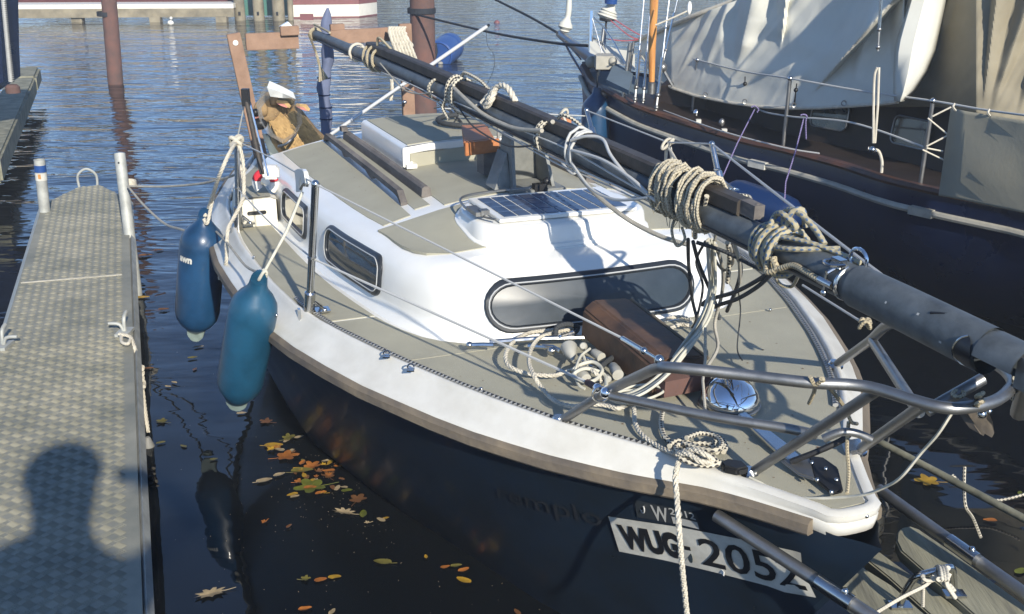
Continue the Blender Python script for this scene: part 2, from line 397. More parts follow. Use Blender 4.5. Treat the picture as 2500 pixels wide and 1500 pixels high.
obj('drain_patch', MB().box(P(762, 36, .12) + Vector((0, -.7, .0)), (.3, .03, .14)), M['redhull'], wh)
# wooded far bank beyond the harbour basin (above the frame, seen mirrored in the far water)
bk = MB(); bk.grid([[(x, 62 + 6 * math.sin(x * .03) + o, z) for x in range(-160, 170, 8)] for o, z in ((-3, -.5), (0, .9), (4, 1.3), (60, 3))]); struct(obj('far_bank', bk, M['oldtimber']))
tw = MB(); rnd = random.Random(12)
for i in range(150):
    x = rnd.uniform(-150, 160); y = 69 + rnd.uniform(0, 14); h = rnd.uniform(4.5, 9)
    for j in range(26):
        a = rnd.uniform(0, 6.28); r_ = rnd.uniform(.2, 2.6); zz = 1.4 + h * (.25 + .75 * rnd.random() ** .8); c_ = Vector((x + math.cos(a) * r_, y + math.sin(a) * r_, zz)); s2 = rnd.uniform(.5, 1.1)
        n_ = Vector((rnd.uniform(-1, 1), rnd.uniform(-1, 1), rnd.uniform(-1, 1))).normalized(); u_ = n_.orthogonal().normalized() * s2; v_ = n_.cross(u_); b_ = len(tw.v)
        tw.v += [tuple(c_ + u_), tuple(c_ + v_), tuple(c_ - u_), tuple(c_ - v_)]; tw.f.append([b_, b_ + 1, b_ + 2, b_ + 3]); tw.uv.append(None)
M['foliage'] = newmat('far autumn foliage', (.075, .07, .025), .8, col2=(.04, .05, .02), vscale=.4)
o = obj('far_wood', tw, M['foliage'], recalc=False); o['kind'] = 'stuff'; tag(o, 'belt of autumn trees along the far bank above the harbour', 'trees')
# rusty piles
for i, (px, py, wpx, top, lean) in enumerate(((272, 205, 36, 3.6, .04), (1035, 285, 59, 3.4, .005))):
    p = P(px, py, 0); t_ = 2.15 / (.942 * (py + 191)); r_ = wpx * t_ / 2
    pr = [(0, r_), (1.5, r_), (1.55, r_ * 1.02), (2.3, r_), (2.6, r_ * .99), (top + 1, r_)]
    t = thing('mooring_pile', ['thin rusty mooring pile standing in open water on the left', 'thick rusty brown mooring pile behind the mast'][i], 'pile', (p.x, p.y, 0))
    obj('shaft', MB().lathe((p.x, p.y, -1.5), (lean, 0, 1), pr, 20), M['rust'], t)
    hc = MB(); hc.lathe((p.x + lean * (.95 if i == 0 else 1.2), p.y, .95 if i == 0 else 1.2), (lean, 0, 1), [(-.03, r_ * 1.02), (-.03, r_ * 1.14), (.03, r_ * 1.14), (.03, r_ * 1.02)], 20, cap=False)
    obj('collar', hc, M['ropedark'], t)
# dark lines from the thick pile
pb = P(1035, 285, 0)
def wirething(name, pts, r, mat, label, cat, k=6, n=6, smooth=True):
    path = cr(pts, k) if smooth else pts
    return tag(obj(name, MB().tube(path, r, n), mat), label, cat)
a1 = PY(1012, 35, pb.y - .1); nb = PY(1440, 106, 9.0)
wirething('mooring_line', [a1, PY(1200, 80, 11.2), PY(1350, 105, 9.8), PY(1435, 112, 9.2)], .012, M['ropedark'], 'dark mooring line from the thick rusty pile to the neighbour bowsprit', 'rope')
wirething('mooring_line', [PY(1190, -10, 12.5), PY(1290, 40, 11), PY(1360, 80, 9.9)], .013, M['ropedark'], 'dark line slanting down from the top edge to the bowsprit tip', 'rope')
# blue barrel float
p = P(1087, 150, 0); t = thing('barrel_float', 'blue plastic barrel floating beside the thick rusty pile', 'float', (p.x, p.y, 0))
ctr = Vector((p.x, p.y, .17)); axd = Vector((-.25, -1, -.12)).normalized()
obj('drum', MB().lathe(ctr - axd * .35, axd, [(0, .1), (0, .2), (.03, .225), (.2, .23), (.22, .222), (.26, .23), (.5, .23), (.68, .225), (.70, .205), (.68, .19), (.68, .0)], 26, cap=False), M['barrel'], t)
obj('bung', MB().lathe(ctr + axd * .33 + Vector((.03, 0, -.13)), axd, [(0, .035), (.04, .035), (.045, .02)], 12), M['rub'], t)
obj('strap', MB().tube([ctr + axd * .36 + Vector((-.04, 0, .2)), ctr + axd * .37 + Vector((-.02, 0, .06)), ctr + axd * .37 + Vector((-.05, 0, -.04))], .016, 6), M['black'], t)
p = P(1213, 56, 0); tag(obj('small_buoy', MB().ball((p.x, p.y, -.01), .07, 10), M['redhull']), 'tiny red buoy far out on the open water', 'buoy')
p = P(417, 62, 0); tag(obj('gull', MB().ball((p.x, p.y, .05), .07, 8, (1, .7, .8)).ball((p.x + .02, p.y, .15), .035, 8), M['whitehull']), 'tiny white gull sitting on the water near the far dock', 'bird')

# ---- left dark corner: timber beam, dark post, pipe
t = thing('beam_fender', 'long weathered timber beam floating along the left edge', 'beam', P(40, 300, .25))
c1, c2 = P(66, 172, .35), P(-50, 400, .35); d_ = (c2 - c1).normalized(); n_ = Vector((-d_.y, d_.x, 0))
ln = (c2 - c1).length; L1 = 2.15
obj('timber', MB().box(c1 + d_ * (1.0 + (ln - 1.0) / 2) + Vector((0, 0, -.07)), (ln - 1.0, .30, .20), (d_, n_, Vector((0, 0, 1)))), M['oldtimber'], t, bevel=.02)
obj('end_timber', MB().box(c1 + d_ * .48 + Vector((0, 0, -.06)), (.98, .32, .20), (d_, n_, Vector((0, 0, 1)))), M['oldtimber'], t, bevel=.03)
p = PY(8, 200, 9.5)
tag(obj('dark_hull', MB().prism([PY(-140, -40, 9.5), PY(0, -40, 9.5), PY(4, 120, 9.5), PY(8, 200, 9.5), PY(-140, 300, 9.5)], (.0, .35, 0)), M['navy2']), 'nearly black boat stern cut by the left edge', 'boat')  # stern slab in plain blue black hull paint
t = thing('ladder_tube', 'dull steel tube with fleck line hanging beside the dark stern', 'tube', PY(28, 200, 9.35))
obj('tube', MB().tube([PY(6, -30, 9.35), PY(18, 100, 9.35), PY(28, 200, 9.35)], [.022, .022, .026], 8), M['track'], t)
obj('foot', MB().lathe(PY(29, 204, 9.35) - Vector((0, 0, .08)), (0, 0, 1), [(0, .06), (.05, .06), (.07, .04)], 12), M['rust'], t)

# ---- finger pontoon with raised chequer bars
PZ = .35
pt = thing('finger_pontoon', 'narrow chequer plate finger pontoon with pointed end', 'pontoon', (-2.0, 4.5, 0))
NE, FE = P(349, 1516, PZ), P(313, 486, PZ); NW = P(-210, 1516, PZ); FW_ = P(103, 500, PZ); T1, T2 = P(243, 452, PZ), P(190, 458, PZ)
ea = (FE - NE).normalized(); en = Vector((-ea.y, ea.x, 0))
near = NE - ea * 1.3; nearw = NW - ea * 1.3
outl = [near, FE, T1, T2, FW_, nearw]
plate = MB(); plate.prism([v - Vector((0, 0, .006)) for v in outl], (0, 0, .006)); obj('tread_plate', plate, M['alu'], pt)
fr = MB(); fr.tube([near + Vector((.012, 0, -.03)), FE + Vector((.012, 0, -.03))], .03, 4, flat=.6)
fr.tube([FE + Vector((0, 0, -.03)), T1 + Vector((0, 0, -.03)), T2 + Vector((0, 0, -.03)), FW_ + Vector((0, 0, -.03))], .028, 4); fr.tube([FW_ + Vector((0, 0, -.03)), nearw + Vector((0, 0, -.03))], .028, 4)
obj('frame', fr, M['galv'], pt)
flo = MB(); flo.prism([v * .985 + Vector((-.03, .05, -.40)) for v in outl], (0, 0, .33)); obj('float', flo, M['oldtimber'], pt)
edg = MB(); edg.grid([[near + en * .012 + Vector((0, 0, .0015)), FE + en * .012 + Vector((0, 0, .0015))], [near + Vector((0, 0, .0015)), FE + Vector((0, 0, .0015))]])
wdt = (NW - NE).length
def inside(p):
    x = (p - near).dot(en); y = (p - near).dot(ea); Lr = (FE - near).dot(ea)
    if x < .03: return False
    wl = ((nearw - near).dot(en)) + ((FW_ - near).dot(en) - (nearw - near).dot(en)) * min(1, y / Lr)
    if x > wl - .02: return False
    t1 = (T1 - near); tx, ty = t1.dot(en), t1.dot(ea); t2 = (T2 - near); t2x, t2y = t2.dot(en), t2.dot(ea)
    lim = ty if tx <= x <= t2x else (Lr + (ty - Lr) * x / tx if x < tx else t2y + ((FW_ - near).dot(ea) - t2y) * (x - t2x) / max(.01, wl - t2x))
    return y < lim - .02
tread = MB(); cell = .040; Lr = (T1 - near).dot(ea)
nr = int(Lr / cell) + 2; nc = int(wdt / cell) + 3
for j in range(nr):
    if j * cell < 1.1 - .2: continue
    for i in range(nc):
        c_ = near + en * (i * cell + .02) + ea * (j * cell)
        if not inside(c_): continue
        a = R(52) if (i + j) % 2 else R(-38)   # five bar lay turned cell by cell
        d1 = en * math.cos(a) + ea * math.sin(a); d2 = Vector((-d1.y, d1.x, 0))
        for k in ((-2, -1, 0, 1, 2) if j * cell < 3.6 else (-1.3, 0, 1.3)):
            o_ = c_ + d2 * (k * .0076); hl = .0155; hw = .0022 if j * cell < 3.6 else .0032; h = .0028
            b_ = len(tread.v)
            tread.v += [tuple(o_ - d1 * hl), tuple(o_ + d2 * -hw + Vector((0, 0, 0))), tuple(o_ + d1 * hl), tuple(o_ + d2 * hw), tuple(o_ - d1 * hl * .6 + Vector((0, 0, h))), tuple(o_ + d1 * hl * .6 + Vector((0, 0, h)))]
            tread.f += [[b_, b_ + 1, b_ + 5, b_ + 4], [b_ + 1, b_ + 2, b_ + 5], [b_ + 2, b_ + 3, b_ + 5], [b_ + 3, b_, b_ + 4], [b_ + 3, b_ + 4, b_ + 5]]; tread.uv += [None] * 5
o = obj('tread_bars', tread, M['alu'], pt, recalc=False, ang=20); o['kind'] = 'stuff'
# joint strip
j0, j1 = P(52, 692, PZ), P(298, 672, PZ)
obj('joint_strip', MB().box((j0 + j1) / 2 + Vector((0, 0, .003)), ((j1 - j0).length, .008, .006), ((j1 - j0).normalized(), Vector((-(j1 - j0).y, (j1 - j0).x, 0)).normalized(), Vector((0, 0, 1)))), M['rub'], pt)
# loop handle at the tip
h0, h1 = P(193, 452, PZ), P(237, 450, PZ)
obj('handle', MB().tube(cr([h0 - Vector((0, 0, .02)), h0 + Vector((.0, 0, .07)), (h0 + h1) / 2 + Vector((0, 0, .115)), h1 + Vector((0, 0, .07)), h1 - Vector((0, 0, .02))], 5), .009, 8), M['galv'], pt)
# mooring hooks on the pontoon edges
def hook(pb_, sgn):
    m = MB().box(pb_ + Vector((0, 0, .008)), (.06, .10, .014)); m.tube(cr([pb_, pb_ + Vector((0, .01, .07)), pb_ + Vector((0, .05, .09))], 4), .009, 8); m.tube(cr([pb_, pb_ + Vector((sgn * .02, 0, .045)), pb_ + Vector((sgn * .07, 0, .05))], 4), .008, 8)
    return m
obj('mooring_hook', hook(P(305, 815, PZ), -1), M['galv'], pt); obj('mooring_hook', hook(P(8, 848, PZ), 1), M['galv'], pt)
# posts
for i, (x0, y0, x1, y1, Y, r_) in enumerate(((96, 390, 108, 505, 6.95, .035), (292, 376, 324, 640, 6.6, .034))):
    a, b_ = PY(x0, y0, Y), PY(x1, y1, Y - (.25 if i else 0)); d_ = (a - b_).normalized()
    e_ = b_ - d_ * .9
    t = thing('tube_post', ['short pale tube post with blue sticker at the pontoon tip', 'tall pale galvanised post beside the pontoon with rope round it'][i], 'post', (e_.x, e_.y, 0))
    obj('tube', MB().lathe(e_, d_, [(0, r_), ((a - e_).length, r_), ((a - e_).length, r_ * .8), ((a - e_).length - .05, r_ * .8)], 18), M['galv'], t)
    if i == 0:
        obj('blue_band', MB().lathe(a - d_ * .08, d_, [(0, r_ + .002), (.045, r_ + .002)], 18, cap=False), M['barrel'], t); obj('white_label', MB().lathe(a - d_ * .135, d_, [(0, r_ + .002), (.05, r_ + .002)], 18, cap=False), M['platewh'], t)
        obj('gold_mark', MB().box(a - d_ * .105 + Vector((.005, -r_ - .003, 0)), (.018, .002, .03)), M['spar'], t)
    else:
        obj('bolt', MB().ball(a - d_ * .05 + Vector((0, -r_, 0)), .007, 8), M['black'], t)
        POST = (a, b_, d_, r_)
a, b_, d_, r_ = POST
rp = PY(307, 453, 6.52)
hx = []
for k in range(60):
    an = k / 60 * 4 * 2 * math.pi; hx.append(rp + d_ * (-.015 + .035 * k / 60) + Vector((math.cos(an) * (r_ + .006), math.sin(an) * (r_ + .006) + .06, 0)))
lash = MB().tube(hx, .006, 6)
tag(obj('lashing', lash, M['rope']), 'white rope wound four times round the tall post', 'rope')
SQ = PY(580, 425, 5.2)
wirething('stern_line', [PY(312, 455, 6.45), PY(400, 456, 6.2), PY(480, 450, 5.8), PY(540, 438, 5.4), SQ], .0065, M['ropegrey'], 'upper slack grey line from the tall post to the boat', 'rope')
wirething('stern_line', [PY(312, 455, 6.45), PY(350, 500, 6.1), PY(400, 545, 5.7), PY(440, 560, 5.3), PY(480, 570, 4.95), PY(525, 563, 4.8), PY(560, 590, 4.75), PY(620, 645, 4.7)], .0065, M['ropegrey'], 'lower sagging grey line from the tall post to the side deck', 'rope')
# rope with weight on the pontoon hook
wr = P3([(290, 816, .385), (305, 818, .385), (320, 825, .375), (328, 845, .36), (334, 870, .32), (340, 895, .28), (345, 925, .22), (352, 980, .12), (362, 1055, .03)])
ropemb = MB(); ropemb.laid(cr(wr, 10), .0085)
ropemb.tube(cr(P3([(296, 820, .38), (298, 836, .372), (312, 840, .372), (318, 830, .378)]), 8), .008, 10)
for k in range(3):
    c_ = P(341, 900 + k * 13, .285 - k * .025); ropemb.tube([c_ + Vector((math.cos(a_) * .014, math.sin(a_) * .014, .006 * math.sin(a_ * 2))) for a_ in [i * .52 for i in range(13)]], .0085, 8)
ropemb.tube(cr([P(346, 925, .23), P(352, 935, .21), P(351, 945, .205)], 4), .009, 8)
tag(obj('pontoon_rope', ropemb, M['rope']), 'knotted pale rope hanging off the pontoon hook into the water', 'rope')
p = P(363, 1090, .0); tag(obj('cone_weight', MB().lathe((p.x, p.y, -.03), (0, 0, 1), [(0, .030), (.02, .030), (.07, .012), (.075, .008)], 16), M['lead']), 'small grey cone weight on the end of the pontoon rope', 'weight')

# ================================================================== OUR BOAT : hull and deck
DT = [(-.06, .0), (0, .055), (.05, .066), (.15, .118), (.31, .205), (.44, .30), (.67, .455), (.85, .55), (1.02, .63), (1.3, .745), (1.63, .86), (1.9, .92), (2.3, .965), (2.8, .985), (3.4, .965), (3.7, .93), (4.0, .86), (4.4, .76), (4.9, .62)]
WTB = [(.45, .01), (.8, .14), (1.18, .31), (1.58, .45), (1.97, .60), (2.61, .78), (3.4, .82), (4.7, .56)]
def D(s): return interp(DT, s)
GZ = [(0, .022), (.25, .028), (.5, .045), (.9, .054)]
def gz(s): return interp(GZ, s)
GO = [(0, .010), (.2, .020), (.35, .034), (.48, .048), (.7, .066), (.9, .080), (1.3, .095), (5.4, .095)]
def gout(s): return interp(GO, s)
def zd(s): return .90 - .016 * max(s, 0)
def hullpt(u, v):
    st = -.07 + u * 4.95; s = (-.07 + .57 * v) + u * (4.95 - .8 * v)
    qt = D(st) + gout(st) - .004; qb = interp(WTB, .5 + u * 4.15); zt = zd(st) - gz(st) - .021
    vv = min(max(v, 0), 1); q = qb + (qt - qb) * (1 - vv) ** .85
    if v > 1: q = qb * (1 - (v - 1) * .8)
    return s, q, zt * (1 - v)
def hq(s, z):
    """half breadth of the hull at s, z"""
    v = 1 - z / (zd(s) - gz(s) - .021); u = (s - (-.07 + .57 * v)) / (4.95 - .8 * v)
    return hullpt(max(u, 0), v)[1]
sb = thing('sailboat', 'small navy and white sailboat with its mast lowered along the deck', 'boat', W(2.6, 0, 0))
us = [0, .006, .015, .03, .05, .075, .1, .13, .16, .2, .24, .28, .33, .38, .44, .5, .56, .62, .7, .8, .9, 1.0]
vs_ = [0, .06, .14, .25, .38, .5, .62, .75, .88, 1.0, 1.15, 1.35]
hull = MB()
for sg in (1, -1):
    hull.grid([[W(hullpt(u, v)[0], sg * hullpt(u, v)[1], hullpt(u, v)[2]) for u in us] for v in vs_])
hull.grid([[W(4.89 - .8 * v * .3, sg * hullpt(1, v)[1], hullpt(1, v)[2]) for sg in (1, .5, 0, -.5, -1)] for v in vs_])
# stem closing strip
hull.grid([[W(hullpt(0, v)[0], sg * hullpt(0, v)[1], hullpt(0, v)[2]) if sg else W(hullpt(0, v)[0] - .012, 0, hullpt(0, v)[2]) for sg in (1, 0, -1)] for v in vs_])
HULL = obj('hull', hull, M['navy'], sb)
# gunwale path round the bow
pathS = [4.87, 4.6, 4.4, 4.2, 4.0, 3.85, 3.7, 3.55, 3.4, 3.2, 2.8, 2.5, 2.2, 1.9, 1.7, 1.5, 1.3, 1.15, 1.0, .87, .75, .65, .55, .48, .44, .41, .38, .35, .31, .25, .2, .15, .1, .06, .03]
half = [Vector((s, D(s))) for s in pathS]
outl2 = half + [Vector((.018, .045)), Vector((.013, .025)), Vector((.012, 0)), Vector((.013, -.025)), Vector((.018, -.045))] + [Vector((p.x, -p.y)) for p in half[::-1]]
def norm2(i, o):
    a = o[max(i - 1, 0)]; b_ = o[min(i + 1, len(o) - 1)]; t = (b_ - a).normalized(); return Vector((t.y, -t.x)) * -1
def band(prof, name, mat, smin=-9, smax=9, bev=0):
    rows = []
    for i, p in enumerate(outl2):
        if not (smin <= p.x <= smax): continue
        n = norm2(i, outl2)
        if n.dot(Vector((0, p.y if abs(p.y) > .06 else 0)) + Vector((-.3 if p.x < .05 else 0, 0))) < 0: n = -n
        rows.append([(p + n * o[0], zd(p.x) + o[1], p.x) for o in prof(p.x)])
    mb = MB(); mb.grid([[W(a.x, a.y, z) for a, z, _ in r] for r in rows]); return mb
def lip(s):
    k = max(0, min(1, (s - .36) / .07)); return k
def pr_g(s):
    k = lip(s); h = .007 + .012 * k; o = gout(s)
    return [(-.014, -.01), (-.012, h * .8), (-.005, h), (.004, h * .9), (.010 + .006 * (1 - k), h * .1), (.012 + .20 * o, -.32 * gz(s)), (.008 + .48 * o, -.70 * gz(s)), (o - .002, -.91 * gz(s)), (o + .001, -1.04 * gz(s)), (o - .000, -gz(s) - .014), (o - .003, -gz(s) - .030), (o - .012, -gz(s) - .036)]
obj('gunwale', band(pr_g, '', None), M['gelold'], sb, ang=60)
def strk(lst, name):
    mb = MB(); rows = []
    for i, p in lst:
        n = norm2(i, outl2)
        if n.y * p.y < 0: n = -n
        rows.append([W((p + n * a).x, (p + n * a).y, zd(p.x) + z) for a, z in [(gout(p.x) + da, -gz(p.x) - z) for da, z in ((-.006, .0), (.014, .002), (.021, .009), (.022, .032), (.016, .039), (-.006, .041))]])
    mb.grid(rows, closed=True); mb.add(rows[0], [[0, 1, 2, 3, 4, 5]]); mb.add(rows[-1], [[0, 1, 2, 3, 4, 5]])
    return obj(name, mb, M['strake'], sb, ang=40)
nH = len(half); idx = list(enumerate(outl2))
strk([t for t in idx[:nH] if t[1].x > .045], 'strake'); strk([t for t in idx[nH + 5:] if t[1].x > .045], 'strake')
# white inner deck moulding and cockpit well
dk = MB(); ss = [0.0, .05, .1, .2, .3, .44, .6, .8, 1.0, 1.3, 1.6, 1.9, 2.3, 2.8, 3.2, 3.7]
dk.grid([[W(s, f * (D(s) - .01), zd(s)) for f in (-1, -.5, 0, .5, 1)] for s in ss])
obj('deck_moulding', dk, M['gel'], sb, recalc=True)
# ---- cabin
BASE = [(3.66, .80), (3.1, .785), (2.6, .765), (2.2, .735), (1.95, .70), (1.7, .655), (1.55, .61), (1.44, .555), (1.365, .48), (1.318, .38), (1.30, .25), (1.293, .12), (1.29, 0)]
bh = [Vector((p.x, p.y)) for p in cr([(a, b_, 0) for a, b_ in BASE], 4)]
RING = [(0, 0, 0), (.012, .010, .010), (.022, .026, .02), (.06, .030, .03), (.12, .034, .045), (.17, .042, .066), (.196, .056, .09), (.214, .078, .125), (.225, .105, .17), (.231, .135, .23)]
def hn(i):
    a = bh[max(i - 1, 0)]; b_ = bh[min(i + 1, len(bh) - 1)]; t = (b_ - a).normalized(); n = Vector((-t.y, t.x))
    if n.y > 0 or (i >= len(bh) - 2): n = Vector((abs(n.x), -abs(n.y)))
    if i == len(bh) - 1: n = Vector((1, 0))
    return n
def ringpt(i, h):
    isd = interp([(r[0], r[1]) for r in RING], h); ifr = interp([(r[0], r[2]) for r in RING], h)
    n = hn(i); w_ = abs(n.x) ** 1.5; p = bh[i] + n * (isd * (1 - w_) + ifr * w_)
    if i == 0: p.x = bh[0].x
    return Vector((p.x, max(p.y, 0)))
edge = [ringpt(i, .231) for i in range(len(bh))]
etab = sorted([(p.x, p.y) for p in edge]); 
def qedge(s): return max(interp(etab, s), .02)
def roofz(s, q):
    e = zd(s) + .231; f = max(0, min(1, (s - 1.50) / .5)); f = f * f * (3 - 2 * f)
    qe = max(qedge(s), .3); return e + (.078 * f + .012) * max(0, 1 - (q / qe) ** 2) * min(1, max(0, (s - 1.48) / .12) + 0.0)
cab = MB()
rows = []
for sgs in (1,):
    pass
def mir(row): return row + [(p[0], -p[1], p[2]) for p in row[-2::-1]]
for (h, a_, b_) in RING:
    rows.append(mir([(ringpt(i, h).x, ringpt(i, h).y, zd(ringpt(i, h).x) + h) for i in range(len(bh))]))
for f in (.92, .8, .65, .5, .35, .2, .1, 0):
    rows.append(mir([(p.x, p.y * f, roofz(p.x, p.y * f)) for p in edge]))
cab.grid([[W(*p) for p in r] for r in rows])
# aft bulkhead
aftp = [r[0] for r in rows] + [r[-1] for r in rows[::-1]]
cab.add([W(*p) for p in aftp], [list(range(len(aftp)))])
CAB = obj('cabin', cab, M['gel'], sb, ang=70)
# ---- grey non slip panels (2 mm proud)
def patch(rows_, zf, name, off=.003, parent=sb, mat=None, n=8, thick=.003):
    """rows_: (s, q0, q1)"""
    mb = MB(); top = [[W(s, q0 + (q1 - q0) * k / n, zf(s, q0 + (q1 - q0) * k / n) + off) for k in range(n + 1)] for s, q0, q1 in rows_]
    mb.grid(top); lo = [[p - Vector((0, 0, thick + off + .004)) for p in r] for r in top]
    per = top[0] + [r[-1] for r in top[1:]] + top[-1][::-1][1:] + [r[0] for r in top[::-1]][1:-1]
    pl = lo[0] + [r[-1] for r in lo[1:]] + lo[-1][::-1][1:] + [r[0] for r in lo[::-1]][1:-1]
    mb.grid([per, pl], closed=True)
    return obj(name, mb, mat or M['deck'], parent, ang=30)
def fz(s, q): return zd(s)
def srow(a, b_, n): return [a + (b_ - a) * k / n for k in range(n + 1)]
def qin(s):  # cabin foot half width
    return interp(sorted([(p.x, p.y) for p in bh]), s) if s > 1.29 else 0
patch([(s, -(D(s) - .022), D(s) - .022) for s in [.035, .1, .2, .3, .44, .6, .8, 1.0, 1.15, 1.27]], fz, 'foredeck_panel', n=10)
for sg in (1, -1):
    r1 = [(s, sg * (qin(s) + .02), sg * (D(s) - .022)) for s in (1.285, 1.31, 1.35, 1.4, 1.46, 1.55, 1.65, 1.71)]
    r1[0] = (1.275, sg * .0, sg * (D(1.275) - .022))
    patch(r1, fz, 'side_deck_panel', n=6)
    patch([(s, sg * (qin(s) + .02), sg * (D(s) - .022)) for s in (1.725, 1.9, 2.1, 2.3, 2.6, 2.9, 3.125)], fz, 'side_deck_panel', n=4)
    patch([(1.595, sg * .25, sg * .45), (1.63, sg * .30, sg * .515), (1.68, sg * .325, sg * .545), (1.75, sg * .335, sg * .565), (1.84, sg * .335, sg * .575), (1.88, sg * .322, sg * .577), (1.92, sg * .29, sg * .58), (1.945, sg * .235, sg * .583), (1.962, sg * .12, sg * .585), (1.966, sg * .01, sg * .586), (1.99, sg * .0, sg * .59)], roofz, 'roof_panel', n=5)
    qe = lambda s: qedge(s) - .012
    patch([(s, sg * .455, sg * qe(s)) for s in srow(2.03, 3.62, 10)], roofz, 'roof_panel', n=4)
    patch([(s, sg * .365, sg * .425) for s in srow(2.08, 3.62, 8)], roofz, 'roof_panel', n=2)
patch([(s, -.325, .325) for s in srow(2.03, 2.68, 4)], roofz, 'roof_panel', n=8)
# ---- windows
def roundrect(w_, h_, r_, n=6):
    pts = []
    for cx, cy, a0 in ((w_ / 2 - r_, h_ / 2 - r_, 0), (-w_ / 2 + r_, h_ / 2 - r_, 90), (-w_ / 2 + r_, -h_ / 2 + r_, 180), (w_ / 2 - r_, -h_ / 2 + r_, 270)):
        for k in range(n + 1):
            a = R(a0 + 90 * k / n); pts.append((cx + math.cos(a) * r_, cy + math.sin(a) * r_))
    return pts
def dens(pts, k=3):
    out = []
    for i in range(len(pts)):
        a, b_ = pts[i], pts[(i + 1) % len(pts)]; L = math.hypot(a[0] - b_[0], a[1] - b_[1]); m = max(1, int(L / .04))
        for j in range(m): out.append((a[0] + (b_[0] - a[0]) * j / m, a[1] + (b_[1] - a[1]) * j / m))
    return out
slen = [0]
for i in range(1, len(bh)): slen.append(slen[-1] + (bh[i] - bh[i - 1]).length)
def sidepos(L, h, sg, off=0):
    """L distance along cabin foot from its aft corner; h height above deck"""
    L = max(0, min(L, slen[-1] - 1e-5)); i = 0
    while slen[i + 1] < L: i += 1
    t = (L - slen[i]) / (slen[i + 1] - slen[i])
    a, b_ = ringpt(i, h), ringpt(i + 1, h); p = a.lerp(b_, t); n = -(hn(i).lerp(hn(i + 1), t)).normalized()
    return W(p.x + n.x * off, sg * (p.y + n.y * off), zd(p.x) + h + off * .25)
def Lof(s): return interp(sorted([(bh[i].x, slen[i]) for i in range(len(bh))]), s)
def mapwin(fn, cx, cy, w_, h_, rad, name, skew=0, panemat=None, fwid=.022):
    out = dens(roundrect(w_, h_, rad)); n = len(out)
    def sc(k, off):
        res = []
        for (x, y) in out:
            fx = 1 - k / (w_ / 2); fy = 1 - k / (h_ / 2); xx, yy = x * fx, y * fy
            res.append(fn(cx + xx, cy + yy + skew * xx, off))
        return res
    fr_ = MB(); fr_.grid([sc(0, -.002), sc(0, .008), sc(.004, .012), sc(fwid - .004, .012), sc(fwid, .006), sc(fwid, -.001)], closed=True)
    wo = obj(name, fr_, M['rubber'], sb, ang=40)
    pn = MB(); R_ = [sc(fwid - .002, .004)]
    for k in (.25, .5, .75, 1): 
        R_.append([fn(cx + x * (1 - fwid / (w_ / 2)) * (1 - k), cy + y * (1 - fwid / (h_ / 2)) * (1 - k) + skew * x * (1 - fwid / (w_ / 2)) * (1 - k), .004) for x, y in out])
    pn.grid(R_, closed=True); obj('pane', pn, panemat or M['pane'], wo, ang=60)
    bd = MB(); bd.tube(sc(fwid * .62, .0125), .0022, 5, closed=True); obj('bead', bd, M['bead'], wo)
    return wo
for sg in (1, -1):
    f = lambda L, h, off, sg=sg: sidepos(L, h, sg, off)
    mapwin(f, (Lof(1.80) + Lof(2.34)) / 2 + .02, .116, Lof(1.80) - Lof(2.36), .148, .05, 'side_window', panemat=M['pane'])
    mapwin(f, (Lof(2.62) + Lof(3.08)) / 2, .115, Lof(2.62) - Lof(3.08), .14, .045, 'side_window', panemat=M['pane'])
def frontpos(q, h, off):
    sg = 1 if q >= 0 else -1; a = abs(q); L = slen[-1]
    for i in range(len(bh) - 1, 0, -1):
        p0, p1 = ringpt(i, h), ringpt(i - 1, h)
        if p0.y <= a <= p1.y:
            t = (a - p0.y) / max(p1.y - p0.y, 1e-6); L = slen[i] + (slen[i - 1] - slen[i]) * t; break
    p = sidepos(L, h, sg, off); return p
mapwin(frontpos, .028, .108, .75, .166, .081, 'front_window', panemat=M['panefront'], fwid=.022)
# ---- side coamings and cockpit
for sg in (1, -1):
    ct = lambda s: interp([(3.3, 1), (4.4, .15)], s); c_ = MB(); xs = [3.13, 3.5, 3.8, 4.1, 4.4, 4.75]
    c_.grid([[W(s, sg * q, z) for q, z in ((D(s) - .205, zd(s) - .01), (D(s) - .205, zd(s) + .118 * ct(s)), (D(s) - .18, zd(s) + .128 * ct(s)), (D(s) - .06, zd(s) + .125 * ct(s)), (D(s) - .035, zd(s) + .11 * ct(s)), (D(s) - .018, zd(s)))] for s in xs])
    s = 3.13; c_.add([W(s, sg * q, z) for q, z in ((.775, zd(s) - .01), (.775, zd(s) + .118), (.80, zd(s) + .128), (D(s) - .06, zd(s) + .125), (D(s) - .035, zd(s) + .11), (D(s) - .018, zd(s)))], [list(range(6))])
    co = obj('coaming', c_, M['cream'], sb, ang=50)
    v = MB(); 
    pts = [(a, b_) for a, b_ in roundrect(.085, .017, .008, 3)]
    v.prism([W(3.127, sg * (.865 + a), zd(3.13) + .065 + b_) for a, b_ in pts], AFT * -.003 * 1); obj('vent_slot', v, M['black'], co)
    tp = MB(); tp.grid([[W(s, sg * q, zd(s) + .128 * ct(s) + .003) for q in (D(s) - .18, D(s) - .065)] for s in (3.15, 3.5, 3.8, 4.1, 4.4, 4.7)]); obj('coaming_top', tp, M['deck'], co)
cp = MB(); cp.grid([[W(s, q, .45) for q in (-.5, .5)] for s in (3.66, 4.8)]); cp.grid([[W(4.8, q, z) for q in (-.6, .6)] for z in (.45, .80)])
for sg in (1, -1): cp.grid([[W(s, sg * (D(s) - .205), z) for z in (.45, .84)] for s in (3.66, 4.0, 4.4, 4.8)])
obj('cockpit_well', cp, M['gelold'], sb)
